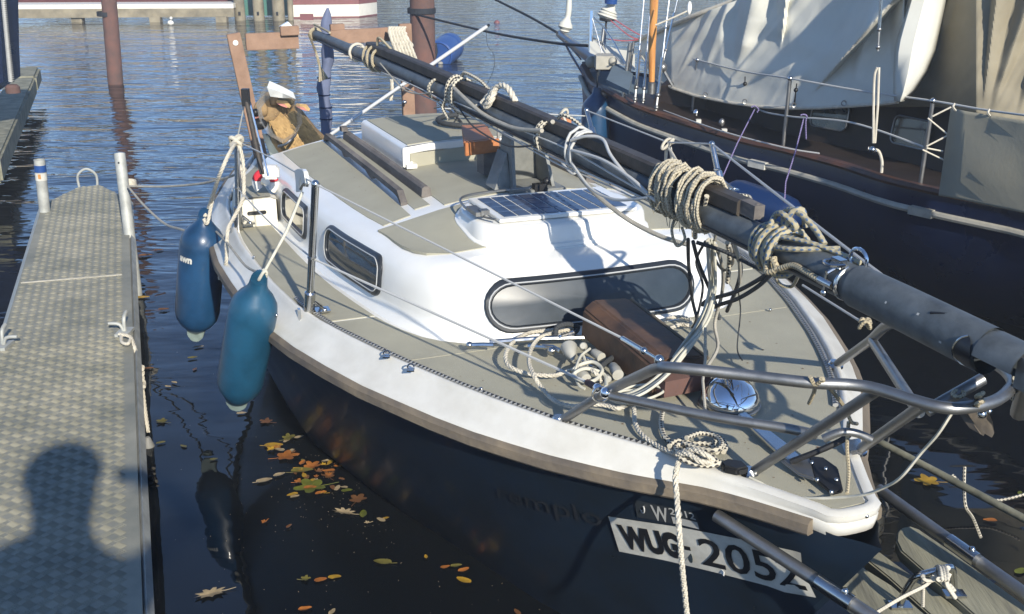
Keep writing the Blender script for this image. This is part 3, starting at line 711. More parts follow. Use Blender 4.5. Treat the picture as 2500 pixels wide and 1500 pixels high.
for sg in (1, -1): obj('bench', MB().prism([W(3.7, sg * .35, .64), W(3.7, sg * .70, .64), W(4.4, sg * .54, .64), W(4.75, sg * .44, .64), W(4.75, sg * .35, .64)], (0, 0, .03)), M['deck'], sb)

# ---- handrails
def grabrail(s0, s1, q, name):
    mb = MB(); n = 28; top = []; bot = []
    for k in range(n + 1):
        t = k / n; s = s0 + (s1 - s0) * t; z = roofz(s, q)
        ph = (t * 3.0) % 1; leg = max(0, 1 - min(abs(ph - 0), abs(ph - 1)) / .13)
        ends = min(1, min(t, 1 - t) / .035)
        top.append((s, z + .012 + .036 * ends)); bot.append((s, z + (.026 * (1 - leg) if leg < 1 else 0)))
    for hw in (.013,):
        ra = [[W(s, q + a, z) for (s, z) in top] for a in (-hw, hw)]; rb = [[W(s, q + a, z) for (s, z) in bot] for a in (-hw, hw)]
        mb.grid([rb[0], ra[0], ra[1], rb[1], rb[0]])
        mb.add([ra[0][0], ra[1][0], rb[1][0], rb[0][0]], [[0, 1, 2, 3]]); mb.add([ra[0][-1], ra[1][-1], rb[1][-1], rb[0][-1]], [[0, 1, 2, 3]])
    return obj(name, mb, M['rawwood'], sb, ang=30)
grabrail(2.17, 3.60, .44, 'handrail'); grabrail(2.17, 3.60, -.44, 'handrail')
for sg in (1, -1):
    q = .345 * sg; mb = MB(); rws = []
    for s in srow(2.19, 3.55, 8):
        z = roofz(s, q); rws.append([W(s, q + a, z + h) for a, h in ((-.02, 0), (-.017, .034), (-.008, .042), (.008, .042), (.017, .034), (.02, 0))])
    mb.grid(rws, closed=True); mb.add(rws[0], [list(range(6))]); mb.add(rws[-1], [list(range(6))]); obj('hatch_runner', mb, M['rawwood'], sb, ang=40)
# ---- sliding hatch
sh_ = MB(); H0 = 1.262
def hz(s, q): return 1.272 - .014 * (q / .3) ** 2 - .012 * (s - 2.6)
so_ = [2.68, 2.74, 2.95, 3.2, 3.42]
hq_ = .30
sh_.grid([[W(s, q, z) for q, z in [(-hq_, hz(s, hq_) - .095), (-hq_, hz(s, hq_) - .012), (-hq_ + .012, hz(s, hq_))] + [(k * .1, hz(s, k * .1)) for k in (-2, -1, 0, 1, 2)] + [(hq_ - .012, hz(s, hq_)), (hq_, hz(s, hq_) - .012), (hq_, hz(s, hq_) - .095)]] for s in so_])
HT = obj('sliding_hatch', sh_, M['gel'], sb, ang=50)
fb = MB(); s = 2.68
fb.prism([W(s, -hq_ - .002, hz(s, hq_) - .004)] + [W(s, k * .1, hz(s, k * .1) - .001) for k in (-2, -1, 0, 1, 2)] + [W(s, hq_ + .002, hz(s, hq_) - .004), W(s, hq_ + .002, hz(s, hq_) - .034)] + [W(s, k * .1, hz(s, k * .1) - .030) for k in (2, 1, 0, -1, -2)] + [W(s, -hq_ - .002, hz(s, hq_) - .034)], -AFT * .012)
obj('hatch_rim', fb, M['gel'], HT, bevel=.003)
obj('hatch_front', MB().prism([W(2.678, -.29, 1.165), W(2.678, .27, 1.165), W(2.678, .27, 1.226), W(2.678, 0, 1.240), W(2.678, -.29, 1.226)], -AFT * .004), M['deck'], HT)
obj('hatch_post', MB().box(W(2.676, .288, 1.205), (.02, .030, .07), (AFT, STB, Vector((0, 0, 1)))), M['gel'], HT, bevel=.003)
obj('hatch_lug', MB().box(W(2.665, .272, 1.178), (.05, .045, .018), (AFT, STB, Vector((0, 0, 1)))).ball(W(2.655, .27, 1.19), .008, 8), M['gel'], HT)
patch([(s, -.275, .275) for s in (2.695, 2.95, 3.2, 3.40)], hz, 'hatch_panel', parent=HT, n=6)
ep = MB().box(W(3.50, .37, 1.20), (.05, .03, .02), (AFT, STB, Vector((0, 0, 1)))); obj('stop_block', ep, M['rawwood'], sb)
# ---- tabernacle and orange blocks
tb = thing('mast_step', 'grey mast support standing on the cabin roof under the mast', 'mast support', W(2.05, -.02, roofz(2.05, 0)))
zb = roofz(2.05, 0)
obj('base_flange', MB().box(W(2.07, -.03, zb + .008), (.24, .21, .02), (AFT, STB, Vector((0, 0, 1)))), M['tabern'], tb, bevel=.004)
for q0, q1, nm in ((.055, .045, 'cheek_plate'), (-.105, -.075, 'cheek_plate')):
    obj(nm, MB().prism([W(1.985, q0, zb), W(2.18, q0, zb), W(2.13, q1, 1.400), W(2.04, q1, 1.400)], STB * .012), M['tabern'], tb)
obj('back_web', MB().prism([W(2.15, .06, zb), W(2.15, -.10, zb), W(2.11, -.07, 1.39), W(2.11, .05, 1.39)], AFT * .012), M['tabern'], tb)
obj('gusset', MB().prism([W(2.02, .065, zb + .015), W(2.02, .13, zb + .015), W(2.06, .065, 1.33)], AFT * .1), M['tabern'], tb)
ob = thing('timber_block', 'two orange boards of a wooden block beside the mast support', 'block', W(2.3, .1, 1.30))
def quadplate(pts, th):
    n = (pts[1] - pts[0]).cross(pts[2] - pts[0]).normalized(); return MB().prism(pts, n * th)
za = 1.345
A_, B_, C_, D_ = P(1127, 306, za), P(1187, 304, za), P(1207, 337, za), P(1132, 347, za)
obj('top_board', MB().prism([A_, B_, C_, D_], (0, 0, -.022)), M['orangewood'], ob, bevel=.002)
dwn = lambda a, h: a + Vector((0, 0, -h)) 
off_ = -AFT * .004
obj('front_board', MB().prism([D_ + off_ + Vector((0, 0, -.001)), C_ + off_ + (C_ - D_) * .10 + Vector((0, 0, -.001)), dwn(C_ + off_ + (C_ - D_) * .10, .052), dwn(D_ + off_, .052)], -AFT * .018), M['orangewood'], ob, bevel=.002)
obj('bracket', MB().prism([W(2.28, -.04, 1.2), W(2.36, -.04, 1.2), W(2.36, -.04, 1.32), W(2.28, -.04, 1.32)], STB * .12), M['rawwood'], ob)
# ---- solar hatch
sbx = thing('solar_hatch', 'white raised hatch box with solar panel on the cabin roof', 'hatch', W(1.76, 0, 1.14))
def rbox(s0, s1, q0, q1, r_, n=6):
    return [(s0 + (s1 - s0) / 2 + a, (q0 + q1) / 2 + b_) for a, b_ in roundrect(s1 - s0, q1 - q0, r_, n)]
def bxz(s): return 1.197 - .02 * (1.95 - s)
ol = rbox(1.54, 1.965, -.315, .335, .15)
def ins(ol, k): 
    cs, cq = 1.75, .01; return [(cs + (a - cs) * (1 - k / .205), cq + (b_ - cq) * (1 - k / .32)) for a, b_ in ol]
bx = MB(); lv = [(-.012, lambda s, q: roofz(max(s, 1.56), q) - .01), (-.010, lambda s, q: roofz(max(s, 1.56), q) + .006), (.0, lambda s, q: roofz(max(s, 1.56), q) + .010), (.006, lambda s, q: bxz(s) - .012), (.012, lambda s, q: bxz(s) - .002), (.022, lambda s, q: bxz(s)), (.1, lambda s, q: bxz(s) + .002), (.2, lambda s, q: bxz(s) + .003)]
bx.grid([[W(a, b_, zf(a, b_)) for a, b_ in ins(ol, k)] for k, zf in lv], closed=True); bx.add([W(a, b_, bxz(a) + .003) for a, b_ in ins(ol, .2)], [list(range(len(ol)))])
obj('box', bx, M['gel'], sbx, ang=50)
pz = 1.212
pc = [W(1.60, .265, pz - .006), W(1.59, -.245, pz - .006), W(1.90, -.255, pz), W(1.90, .275, pz)]
obj('panel_frame', MB().prism([p - Vector((0, 0, .012)) for p in pc], (0, 0, .012)), M['gel'], sbx, bevel=.002)
cmesh = None
NCOL, NROW = 9, 4
ux = (pc[1] - pc[0]); uy = (pc[3] - pc[0]); mx_, my_ = .045, .07
for i in range(NCOL):
    for j in range(NROW):
        a = mx_ + (1 - 2 * mx_) * (i + .5) / NCOL; b_ = my_ + (1 - 2 * my_) * (j + .5) / NROW
        p = pc[0] + ux * a + uy * b_ + Vector((0, 0, .0016))
        if cmesh is None:
            cw, chh = ux.length * (1 - 2 * mx_) / NCOL - .0075, uy.length * (1 - 2 * my_) / NROW - .0070
            mb = MB().box((0, 0, 0), (cw, chh, .0022), (ux.normalized(), uy.normalized(), Vector((0, 0, 1)))); o = obj('solar_cell', mb, M['cell'], sbx); cmesh = o
        else: o = cmesh.copy(); COL.objects.link(o); o.parent = sbx
        o.location = p - WT[sbx]
obj('trim_tube', MB().tube(cr([W(1.93, .02, pz + .010), W(1.925, .2, pz + .010), W(1.90, .30, pz + .004), W(1.80, .322, pz - .004), W(1.68, .315, pz - .004), W(1.60, .28, pz - .004)], 6), .0045, 6), M['steeldull'], sbx)
obj('hinge', MB().box(W(1.70, .315, pz + .005), (.10, .035, .014), (AFT, STB, Vector((0, 0, 1)))).box(W(1.66, .30, pz + .010), (.03, .03, .016), (AFT, STB, Vector((0, 0, 1)))), M['steeldull'], sbx)
obj('latch', MB().box(W(1.965, -.03, pz), (.03, .05, .03), (AFT, STB, Vector((0, 0, 1)))).ball(W(1.97, -.06, pz + .02), .016, 8), M['black'], sbx)
# ---- toe track, small deck fittings
tr = MB(); tr.tube([W(s, D(s) - .034, zd(s) + .009) for s in srow(.42, 2.0, 26)], .0065, 6, flat=1.3); obj('toe_track', tr, M['track'], sb)
tr = MB(); tr.tube([W(s, -(D(s) - .034), zd(s) + .009) for s in srow(.5, 2.0, 20)], .0065, 6, flat=1.3); obj('toe_track', tr, M['track'], sb)
for (px, py) in ((944, 872), (1003, 905)):
    c_ = P(px, py, .9); m = MB().box(c_ + Vector((0, 0, .003)), (.022, .026, .004)); m.tube([c_ + Vector((math.cos(a) * .010, 0, .012 + math.sin(a) * .009)) for a in [i * .6 for i in range(11)]], .0024, 6); obj('eye_plate', m, M['steel'], sb)
for (px, py) in ((1175, 950), (1880, 757), (2115, 1260), (620, 628), (675, 770)):
    c_ = P(px, py, .89); obj('screw_head', MB().ball(c_, .006, 8), M['steel'], sb)

# ---- lettering on the hull
def hw(s, z, off=.0): return W(s, hq(s, z) + off, z)
def hullray(x, y):
    lo, hi = .5, 6.0; r = ray(x, y).normalized()
    def g(t): p = C0 + r * t; s, q, z = bt(p); return q - hq(s, max(min(z, .86), -.2))
    prev = g(.8); t = .8
    while t < 9:
        t2 = t + .02; v = g(t2)
        if prev > 0 >= v: break
        prev = v; t = t2
    p = C0 + r * (t + .01); return bt(p)
cTL, cTR, cBR, cBL = [hullray(*p) for p in ((1494, 1259), (1957, 1350), (1994, 1459), (1511, 1347))]
def pl(u, v, off):
    s = (cTL[0] * (1 - u) + cTR[0] * u) * (1 - v) + (cBL[0] * (1 - u) + cBR[0] * u) * v
    z = (cTL[2] * (1 - u) + cTR[2] * u) * (1 - v) + (cBL[2] * (1 - u) + cBR[2] * u) * v
    return hw(s, z, off)
pm = MB(); pm.grid([[pl(i / 40, j / 6, .005) for i in range(41)] for j in range(7)]); obj('registration_plate', pm, M['platewh'], sb)
def text_mesh(txt, name, mat, fn, bold=.0, parent=sb):
    cu = bpy.data.curves.new(name, 'FONT'); cu.body = txt; cu.size = 1; cu.offset = bold; cu.resolution_u = 3
    to = bpy.data.objects.new(name, cu); COL.objects.link(to); bpy.context.view_layer.update()
    dg = bpy.context.evaluated_depsgraph_get(); me = bpy.data.meshes.new_from_object(to.evaluated_get(dg)); bpy.data.objects.remove(to)
    xs = [v.co.x for v in me.vertices]; ys = [v.co.y for v in me.vertices]; x0, x1, y0, y1 = min(xs), max(xs), min(ys), max(ys)
    for v in me.vertices: v.co = fn((v.co.x - x0) / (x1 - x0), 1 - (v.co.y - y0) / (y1 - y0))
    me.materials.clear(); me.materials.append(mat)
    o = bpy.data.objects.new(name, me); COL.objects.link(o)
    if parent: o.parent = parent; o.location = -WT[parent]
    WT[o] = Vector((0, 0, 0)); return o
def region(u0, v0, u1, v1, vs=None, off=.0085): return lambda a, b_: pl(u0 + (u1 - u0) * a, (v0 + (v1 - v0) * b_), off)
text_mesh('WUG', 'letters', M['ink'], region(.04, .17, .345, .86), .06)
text_mesh('-', 'dash', M['ink'], region(.372, .46, .405, .56))
text_mesh('2052', 'numbers', M['ink'], region(.455, .16, .985, .86), .012)
c_ = pl(.395, .74, .009); n_ = (pl(.40, .7, .03) - pl(.40, .7, 0)).normalized(); obj('seal', MB().lathe(c_, n_, [(0, .014), (.001, .014)], 16), M['stamp'], sb)
c_ = pl(.555, .93, .009); obj('badge', MB().box(c_, (.016, .012, .002), (AFT, Vector((0, 0, 1)), n_)), M['gel'], sb)
kTL, kTR, kBR, kBL = [hullray(*p) for p in ((1552, 1220), (1705, 1253), (1714, 1294), (1560, 1262))]
def kl(u, v, off):
    s = (kTL[0] * (1 - u) + kTR[0] * u) * (1 - v) + (kBL[0] * (1 - u) + kBR[0] * u) * v
    z = (kTL[2] * (1 - u) + kTR[2] * u) * (1 - v) + (kBL[2] * (1 - u) + kBR[2] * u) * v
    return hw(s, z, off)
pm = MB(); pm.grid([[kl(i / 8, j / 2, .003) for i in range(9)] for j in range(3)]); obj('sticker', pm, M['stickgrey'], sb)
kr = lambda u0, v0, u1, v1: (lambda a, b_: kl(u0 + (u1 - u0) * a, v0 + (v1 - v0) * b_, .005))
text_mesh('W', 'sticker_letter', M['stickwh'], kr(.26, .08, .52, .98), .02)
text_mesh('2012', 'sticker_year', M['stickwh'], kr(.55, .02, .97, .42), .01)
pm = MB(); pm.grid([[kl(.56 + .42 * i / 4, .55 + .42 * j, .0045) for i in range(5)] for j in range(2)]); obj('sticker_bar', pm, M['stickwh'], sb)
c_ = kl(.12, .42, .0045); obj('sticker_seal', MB().tube([c_ + AFT * math.cos(a) * .011 + Vector((0, 0, math.sin(a) * .011)) for a in [i * .45 for i in range(14)]], .002, 5, closed=True), M['stickwh'], sb)
nTL, nTR, nBR, nBL = [hullray(*p) for p in ((1215, 1178), (1470, 1245), (1480, 1300), (1225, 1228))]
def nl(a, b_):
    s = (nTL[0] * (1 - a) + nTR[0] * a) * (1 - b_) + (nBL[0] * (1 - a) + nBR[0] * a) * b_
    z = (nTL[2] * (1 - a) + nTR[2] * a) * (1 - b_) + (nBL[2] * (1 - a) + nBR[2] * a) * b_
    return hw(s, z, .003)
text_mesh('remplo', 'ghost_name', M['oldink'], nl, 0)

# ================================================================== MAST, BOOM AND GALLOWS
maxis = [PM(x, y) for x, y, q in ((2418, 858, 0), (2198, 749, 0), (1882, 598, 0), (1640, 487, 0), (1340, 345, 0), (1000, 186, .0), (770, 84, 0))]
def along(px):   # mast axis point for a photo column
    xs = [2418, 2198, 1882, 1640, 1340, 1000, 770]
    for i in range(6):
        if px >= xs[i + 1]: 
            t = (xs[i] - px) / (xs[i] - xs[i + 1]); return maxis[i].lerp(maxis[i + 1], t)
    return maxis[-1]
ms = thing('mast', 'long dull grey aluminium mast lowered along the boat centreline', 'mast', W(1.5, 0, 1.39))
nm = 40; mp = []; mr = []
xs_ = [2418, 2300, 2198, 2050, 1882, 1760, 1640, 1500, 1340, 1170, 1000, 880, 770]
mp = [along(x) for x in xs_]; mr = [.045, .044, .043, .042, .040] + [.037] * 5 + [.033, .030, .026]
tube = MB().tube(mp[1:], mr[1:], 20, flat=.86)
obj('extrusion', tube, M['mast'], ms)
sl_ = MB().tube([along(x) for x in (2418, 2300, 2198, 2105)], .0475, 24, flat=.9, caps=False); sl_.tube([along(x) for x in (2105, 2198, 2300, 2418)], .0435, 24, flat=.9, caps=False)
obj('heel_sleeve', sl_, M['mast'], ms)
md = (maxis[0] - maxis[1]).normalized(); side = -md.cross(Vector((0, 0, 1))).normalized(); mup = md.cross(side).normalized()
obj('luff_groove', MB().tube([along(x) + side * -.030 * 1.0 + mup * -.018 for x in (2090, 1882, 1640, 1340, 1000, 790)], .005, 6), M['black'], ms)
# cut away heel
hl = MB(); hc_ = along(2418)
arc = []
for k in range(13):
    a = R(-60 + 240 * k / 12); arc.append((math.cos(a), math.sin(a)))
hl.grid([[hc_ + md * t + side * (c_ * .0475 * f) + mup * (s_ * .0475 * .9 * f) for c_, s_ in arc] for t, f in ((0, 1), (.05, 1.0), (.09, .98))])
hl.grid([[hc_ + md * t + side * (c_ * .0435) + mup * (s_ * .0435 * .9) for c_, s_ in arc] for t in (0, .09)])
obj('heel_cutout', hl, M['mast'], ms)
obj('heel_plate', MB().box(hc_ + md * .11 + Vector((0, 0, .0)), (.05, .055, .06), (md, side, mup)).lathe(hc_ + md * .13, side, [(-.04, .022), (.04, .022)], 16), M['steeldull'], ms)
def mpatch(px0, px1, a0, a1, name, mat, rad=.0484, lens=False, n=14):
    rows_ = []
    for k in range(n + 1):
        t = k / n; an = R(a0 + (a1 - a0) * t); w_ = math.sin(math.pi * t) ** .6 if lens else 1; m_ = (px0 + px1) / 2; h_w = (px1 - px0) / 2 * w_ + .5
        rows_.append([along(min(m_ + f * h_w, 2417)) + (side * -math.cos(an) * rad) + mup * (math.sin(an) * rad * .9) for f in (-1, -.3, .3, 1)])
    mb = MB(); mb.grid(rows_); return obj(name, mb, mat, ms)
mpatch(2224, 2240, 58, 100, 'tape', M['ink']); mpatch(2246, 2252, 78, 104, 'tape', M['ink'])
obj('slot', MB().tube([along(2300 + i * 13) + (side * -math.cos(a) * .0478 + mup * math.sin(a) * .043) for i, a in enumerate([R(50), R(58), R(66), R(76), R(86)])], .003, 5), M['ink'], ms)
for x0, x1, a0, a1 in ((2318, 2330, 84, 90), (2338, 2352, 84, 92), (2362, 2368, 60, 66), (2278, 2282, 30, 36), (2200, 2203, 20, 26), (2345, 2350, -10, -4)): mpatch(x0, x1, a0, a1, 'paint_chip', M['stickwh'], n=3)
mpatch(2378, 2417, 40, -78, 'heel_opening_shade', M['ink'], rad=.0482, lens=True)  # black lens laid on the sleeve paints the shade inside the opening
obj('opening_rim', MB().tube([along(2397 - 20 * math.sin(math.pi * k / 12) ** .6) + (side * -math.cos(R(40 - 118 * k / 12)) * .0487 + mup * math.sin(R(40 - 118 * k / 12)) * .0438) for k in range(13)], .0022, 6), M['steel'], ms)
for px, a_ in ((2265, 40), (2290, 100), (2345, 60)):
    obj('rivet', MB().ball(along(px) + (side * math.cos(R(a_)) + mup * math.sin(R(a_))) * .040, .004, 6), M['steel'], ms)
# boom on top
bt_ = thing('boom', 'dark stained wooden boom lashed on top of the grey mast', 'boom', W(2.4, 0, 1.45))
bo = []
for px in (1822, 1640, 1450, 1250, 1050, 925):
    bo.append(along(px - 10) + mup * .058 + side * .010)
bmx = MB(); hw_, hh = .024, .022
bmx.grid([[p + side * a * hw_ + mup * b_ * hh for a, b_ in ((-1, -.7), (-1, .7), (-.7, 1), (.7, 1), (1, .7), (1, -.7), (.7, -1), (-.7, -1))] for p in bo], closed=True)
bmx.add([bo[0] + side * a * hw_ + mup * b_ * hh for a, b_ in ((-1, -.7), (-1, .7), (-.7, 1), (.7, 1), (1, .7), (1, -.7), (.7, -1), (-.7, -1))], [list(range(8))])
bmx.add([bo[-1] + side * a * hw_ + mup * b_ * hh for a, b_ in ((-1, -.7), (-1, .7), (-.7, 1), (.7, 1), (1, .7), (1, -.7), (.7, -1), (-.7, -1))], [list(range(8))])
obj('spar', bmx, M['boom'], bt_)
obj('end_fitting', MB().box(bo[0] + md * .03 + mup * .004, (.06, .03, .035), (md, side, mup)).ball(bo[0] + md * .05 + mup * .015, .010, 8), M['rawwood'], bt_)
# gallows
gs = 4.78
gw = thing('gallows_frame', 'brown wooden gallows frame across the stern holding the mast tip', 'frame', W(gs, 0, .6))
def bar(a, b_, w_, th, name, mat, parent, nrm=AFT):
    d = (b_ - a).normalized(); X = nrm; Z_ = d.cross(X).normalized(); X = Z_.cross(d).normalized()
    return obj(name, MB().box((a + b_) / 2, ((b_ - a).length, th, w_), (d, X, Z_)), mat, parent, bevel=.003)
bar(PS(600, 103, gs), PS(728, 98, gs), .095, .035, 'cross_board', M['gallow'], gw)
bar(PS(806, 92, gs), PS(975, 82, gs), .080, .035, 'cross_board', M['gallow'], gw)
bar(PS(684, 76, gs - .03), PS(729, 74, gs - .03), .052, .04, 'notch_block', M['gallow'], gw)
bar(PS(806, 72, gs + .03), PS(840, 70, gs + .03), .058, .04, 'notch_block', M['gallow'], gw)
bar(PS(569, 82, gs - .04), PS(658, 480, gs - .04), .075, .035, 'leg', M['gallow'], gw)
bar(PS(988, 58, gs - .04), PS(1002, 370, gs - .04), .075, .035, 'leg', M['gallow'], gw)
for x, y in ((575, 105), (988, 84)): obj('bolt', MB().lathe(PS(x, y, gs - .06), AFT, [(-.004, .015), (.004, .015)], 12), M['gel'], gw)
for x, y in ((988, 250),): obj('fitting', MB().ball(PS(x, y, gs - .1), .014, 8), M['steel'], gw)
obj('white_cap', MB().prism([PS(684, 66, gs - .03), PS(704, 54, gs - .03), PS(714, 64, gs - .03)], AFT * .04), M['gel'], gw)

# ================================================================== CORD WRAPS ON THE MAST
def helix(px0, px1, turns, r0, rr, wob=.15, axis_off=0.0, seed=1, n=22, ex=1.0):
    rnd = random.Random(seed); pts = []; N = int(turns * n)
    for i in range(N + 1):
        t = i / N; c_ = along(px0 + (px1 - px0) * (t + .03 * math.sin(t * turns * 2.1 + seed))) + mup * axis_off
        a = t * turns * 2 * math.pi; rad = r0 + rr * .5 + rnd.uniform(-wob, wob) * rr + .004 * math.sin(a * .37 + seed)
        pts.append(c_ + side * (math.cos(a) * rad) + mup * (math.sin(a) * rad * ex))
    return pts
def cord(name, paths, r, mat, label, cat='rope', lobes=0, n=7, pitch=.05, group=None):
    mb = MB()
    for p in paths:
        if lobes: mb.laid(p, r)
        else: mb.tube(p, r, n)
    return tag(obj(name, mb, mat, ang=60), label, cat, group)
cord('lashing', [helix(1618, 1672, 9, .042, .005, axis_off=.030, seed=3, ex=1.45, wob=.5), helix(1670, 1625, 7, .047, .006, axis_off=.030, seed=5, ex=1.42, wob=.6), helix(1630, 1715, 3, .050, .006, axis_off=.030, seed=15, ex=1.4, wob=.6)], .0042, M['ropepaleb'], 'frayed beige cord bundle wound round mast and boom, left part above the window')
cord('lashing', [helix(1690, 1748, 9, .043, .005, axis_off=.030, seed=8, ex=1.45, wob=.5), helix(1745, 1692, 8, .048, .006, axis_off=.030, seed=2, ex=1.42, wob=.6), helix(1660, 1740, 3, .052, .006, axis_off=.030, seed=16, ex=1.38, wob=.6)], .0042, M['ropepaleb'], 'thick frayed beige cord bundle wound round mast near the boom end')
fz_ = MB(); rnd = random.Random(4)
for k in range(46):
    p = along(rnd.uniform(1630, 1735)) + mup * .022; a = rnd.uniform(0, 6.28); d_ = side * math.cos(a) + mup * math.sin(a) * 1.2
    q_ = p + d_ * .054; fz_.tube(cr([q_, q_ + d_ * .008 + md * rnd.uniform(-.01, .01), q_ + d_ * .014 + md * rnd.uniform(-.03, .03) - Vector((0, 0, rnd.uniform(0, .02)))], 3), .0011, 4)
tag(obj('cord_fray', fz_, M['ropebeige']), 'loose frayed ends of the beige mast lashing', 'rope', None)['kind'] = 'stuff'
cord('lashing', [helix(1868, 1930, 6, .044, .008, seed=11), helix(1935, 1895, 4, .052, .008, seed=12)], .0068, M['ropebl'], 'blue flecked rope wound thickly round the bare mast', lobes=0, n=8)
nb_ = along(1900) + mup * .055
cord('rope_knot', [cr([nb_ + side * -.03, nb_ + mup * .02 + md * -.02, nb_ + mup * .035 + md * .02 + side * -.01, nb_ + mup * .015 + md * .06, nb_ + mup * .0 + md * .02, nb_ + mup * .03 + md * -.01 + side * .02, nb_ + mup * .045 + md * .05 + side * .01, nb_ + mup * .02 + md * .10 + side * .02, nb_ + md * .14 + side * .02 - mup * .005], 6), cr([nb_ + md * .03, nb_ + mup * .04 + md * .035, nb_ + mup * .05 + md * .05 + side * .02, nb_ + mup * .01 + md * .055 + side * .03], 5)], .0075, M['ropebl'], 'big blue flecked knot sitting on top of the mast', n=8)
cord('rope', [cr([along(1935) + (side * -.03 + mup * .045), along(1990) + (mup * .052 + side * -.012), along(2040) + mup * .048 + side * .01, along(2090) + mup * .045 + side * .015], 6), cr([along(1930) + (side * -.045 + mup * .02), along(1980) + (mup * .035 + side * -.04), along(2030) + side * .03 + mup * .05], 6)], .0065, M['ropebl'], 'blue flecked rope running from the knot toward the steel shackle', n=8)
cord('rope', [cr([along(1940) + side * -.05, along(1955) + side * -.055 - mup * .02, along(1985) + side * -.045, along(2020) + side * -.046 + mup * .0, along(2060) + side * -.043 - mup * .006], 6), cr([along(1925) + side * -.05 - mup * .01, along(1938) + side * -.065 - mup * .035, along(1955) + side * -.056 - mup * .02, along(1945) + side * -.06], 6)], .0072, M['ropebeige'], 'dark knotted rope on the near side of the mast below the blue flecked coil', n=8)
# shackle cluster at the sleeve
sk = thing('mast_band', 'bright steel band and shackles clamped on the mast before the sleeve', 'fitting', along(2085))
mb = MB(); mb.tube([along(2088) + side * math.cos(a) * .042 + mup * math.sin(a) * .037 for a in [i * .314 for i in range(20)]], .005, 6, closed=True); obj('band', mb, M['steel'], sk)
mb = MB(); c_ = along(2090) + mup * .055 + side * .01; mb.tube([c_ + md * math.cos(a) * .026 + mup * math.sin(a) * .022 for a in [i * .4 for i in range(16)]], .0042, 8, closed=True); obj('ring', mb, M['chrome'], sk)
mb = MB(); c_ = along(2072) + mup * .042 + side * -.02
mb.box(c_, (.03, .02, .02), (md, side, mup)); mb.tube([c_ + side * .02, c_ + side * -.03 - mup * .02], .005, 8); mb.tube(cr([c_ - md * .02, c_ - md * .02 + side * -.025, c_ + md * .01 + side * -.03, c_ + md * .02], 4), .004, 6); obj('shackle', mb, M['steel'], sk)
mb = MB(); c_ = along(2065) + side * -.042 - mup * .004
mb.lathe(c_ - md * .02, md, [(0, .009), (.045, .009)], 10); mb.tube([c_ + mup * .02, c_ - mup * .022], .004, 8); mb.ball(c_ - mup * .024, .008, 8); obj('toggle', mb, M['steel'], sk)
# other wraps
cord('lashing', [helix(1135, 1160, 3, .045, .008, axis_off=.02, seed=21, ex=1.35)] + [cr([along(1140) + side * -.05, along(1135) + side * -.055 - mup * .04, along(1148) + side * -.05 - mup * .075], 5), cr([along(1150) + mup * .09, along(1160) + mup * .115, along(1185) + mup * .10 + side * .02, along(1200) + mup * .075 + side * .03], 5)], .0072, M['ropefl'], 'black flecked white lashing with a tail round mast and boom near the stern', n=8)
cord('lashing', [helix(1085, 1092, 2, .042, .004, axis_off=.0, seed=31)], .004, M['ropefl'], 'thin flecked wrap on the mast beside the sheet blocks')
c_ = along(1240) + mup * .09
cord('rope_knot', [cr([c_ + md * -.07 - mup * .05 + side * -.04, c_ + md * -.075 - mup * .01, c_ + md * -.04 + mup * .01, c_ + md * .0 - mup * .02 + side * -.03, c_ + md * -.03 - mup * .055 + side * -.04, c_ + md * -.02 - mup * .02 + side * -.03, c_ + md * -.01 + mup * .025, c_ + md * .05 + mup * .03 + side * .01, c_ + md * .10 + mup * .0 + side * .015, c_ + md * .10 - mup * .04 + side * .03], 7)], .012, M['rope'], 'thick white rope knotted in a loop over the boom', n=10, lobes=3, pitch=.06)
cord('rope', [cr([along(1215) + side * -.045 + mup * .03, P(1213, 300, 1.36), P(1216, 330, 1.33), P(1218, 365, 1.30)], 5)], .006, M['ropegrey'], 'grey rope end hanging from the white knot beside the orange block')
cord('lashing', [helix(1332, 1345, 1.6, .044, .006, axis_off=.012, seed=41, ex=1.2) , cr([along(1365) + mup * .09 + side * .0, along(1380) + mup * .108, along(1400) + mup * .095 + side * .02, along(1415) + mup * .075 + side * .03], 5)], .0062, M['ropefl'], 'black flecked lashing hanging below the mast above the solar panel', n=8)
cord('lashing', [helix(1425, 1445, 3, .040, .02, axis_off=.02, seed=51, ex=1.3), cr([along(1440) + mup * .06 + side * -.05, along(1465) + mup * .085 + side * -.03, along(1490) + mup * .088 + side * -.01, along(1530) + mup * .060 + side * -.035, along(1590) + mup * .02 + side * -.048, along(1640) + side * -.05], 6), cr([along(1440) + side * -.05 + mup * .03, along(1520) + side * -.05 + mup * .045, along(1590) + side * -.052 + mup * .03, along(1625) + side * -.052 + mup * .01], 6)], .0052, M['wire'], 'silver grey cables looped and tied along the mast', n=7)
cord('lashing', [helix(915, 945, 3, .038, .008, axis_off=.01, seed=61, ex=1.3), cr([along(935) + mup * .08, along(940) + mup * .12, along(955) + mup * .07 + side * .03], 5)], .007, M['ropebeige'], 'frayed tan lashing where the boom ends near the stern')
cord('lashing', [helix(885, 892, 1.2, .040, .004, seed=71)], .008, M['rope'], 'single loop of white rope round the thin mast end')
cord('lashing', [helix(738, 768, 8, .027, .008, seed=81), cr([along(740) + mup * .05, along(760) + mup * .055, along(800) + mup * .05, along(815) + mup * .045], 5)] + [cr([along(770) + side * -.04, PS(772, 130, gs - .1), PS(780, 160, gs - .1), PS(800 - k * 5, 192 + k * 2, gs - .1)], 6) for k in range(5)], .0065, M['ropebeige'], 'shaggy pale rope wound over the mast tip with a hanging tail')
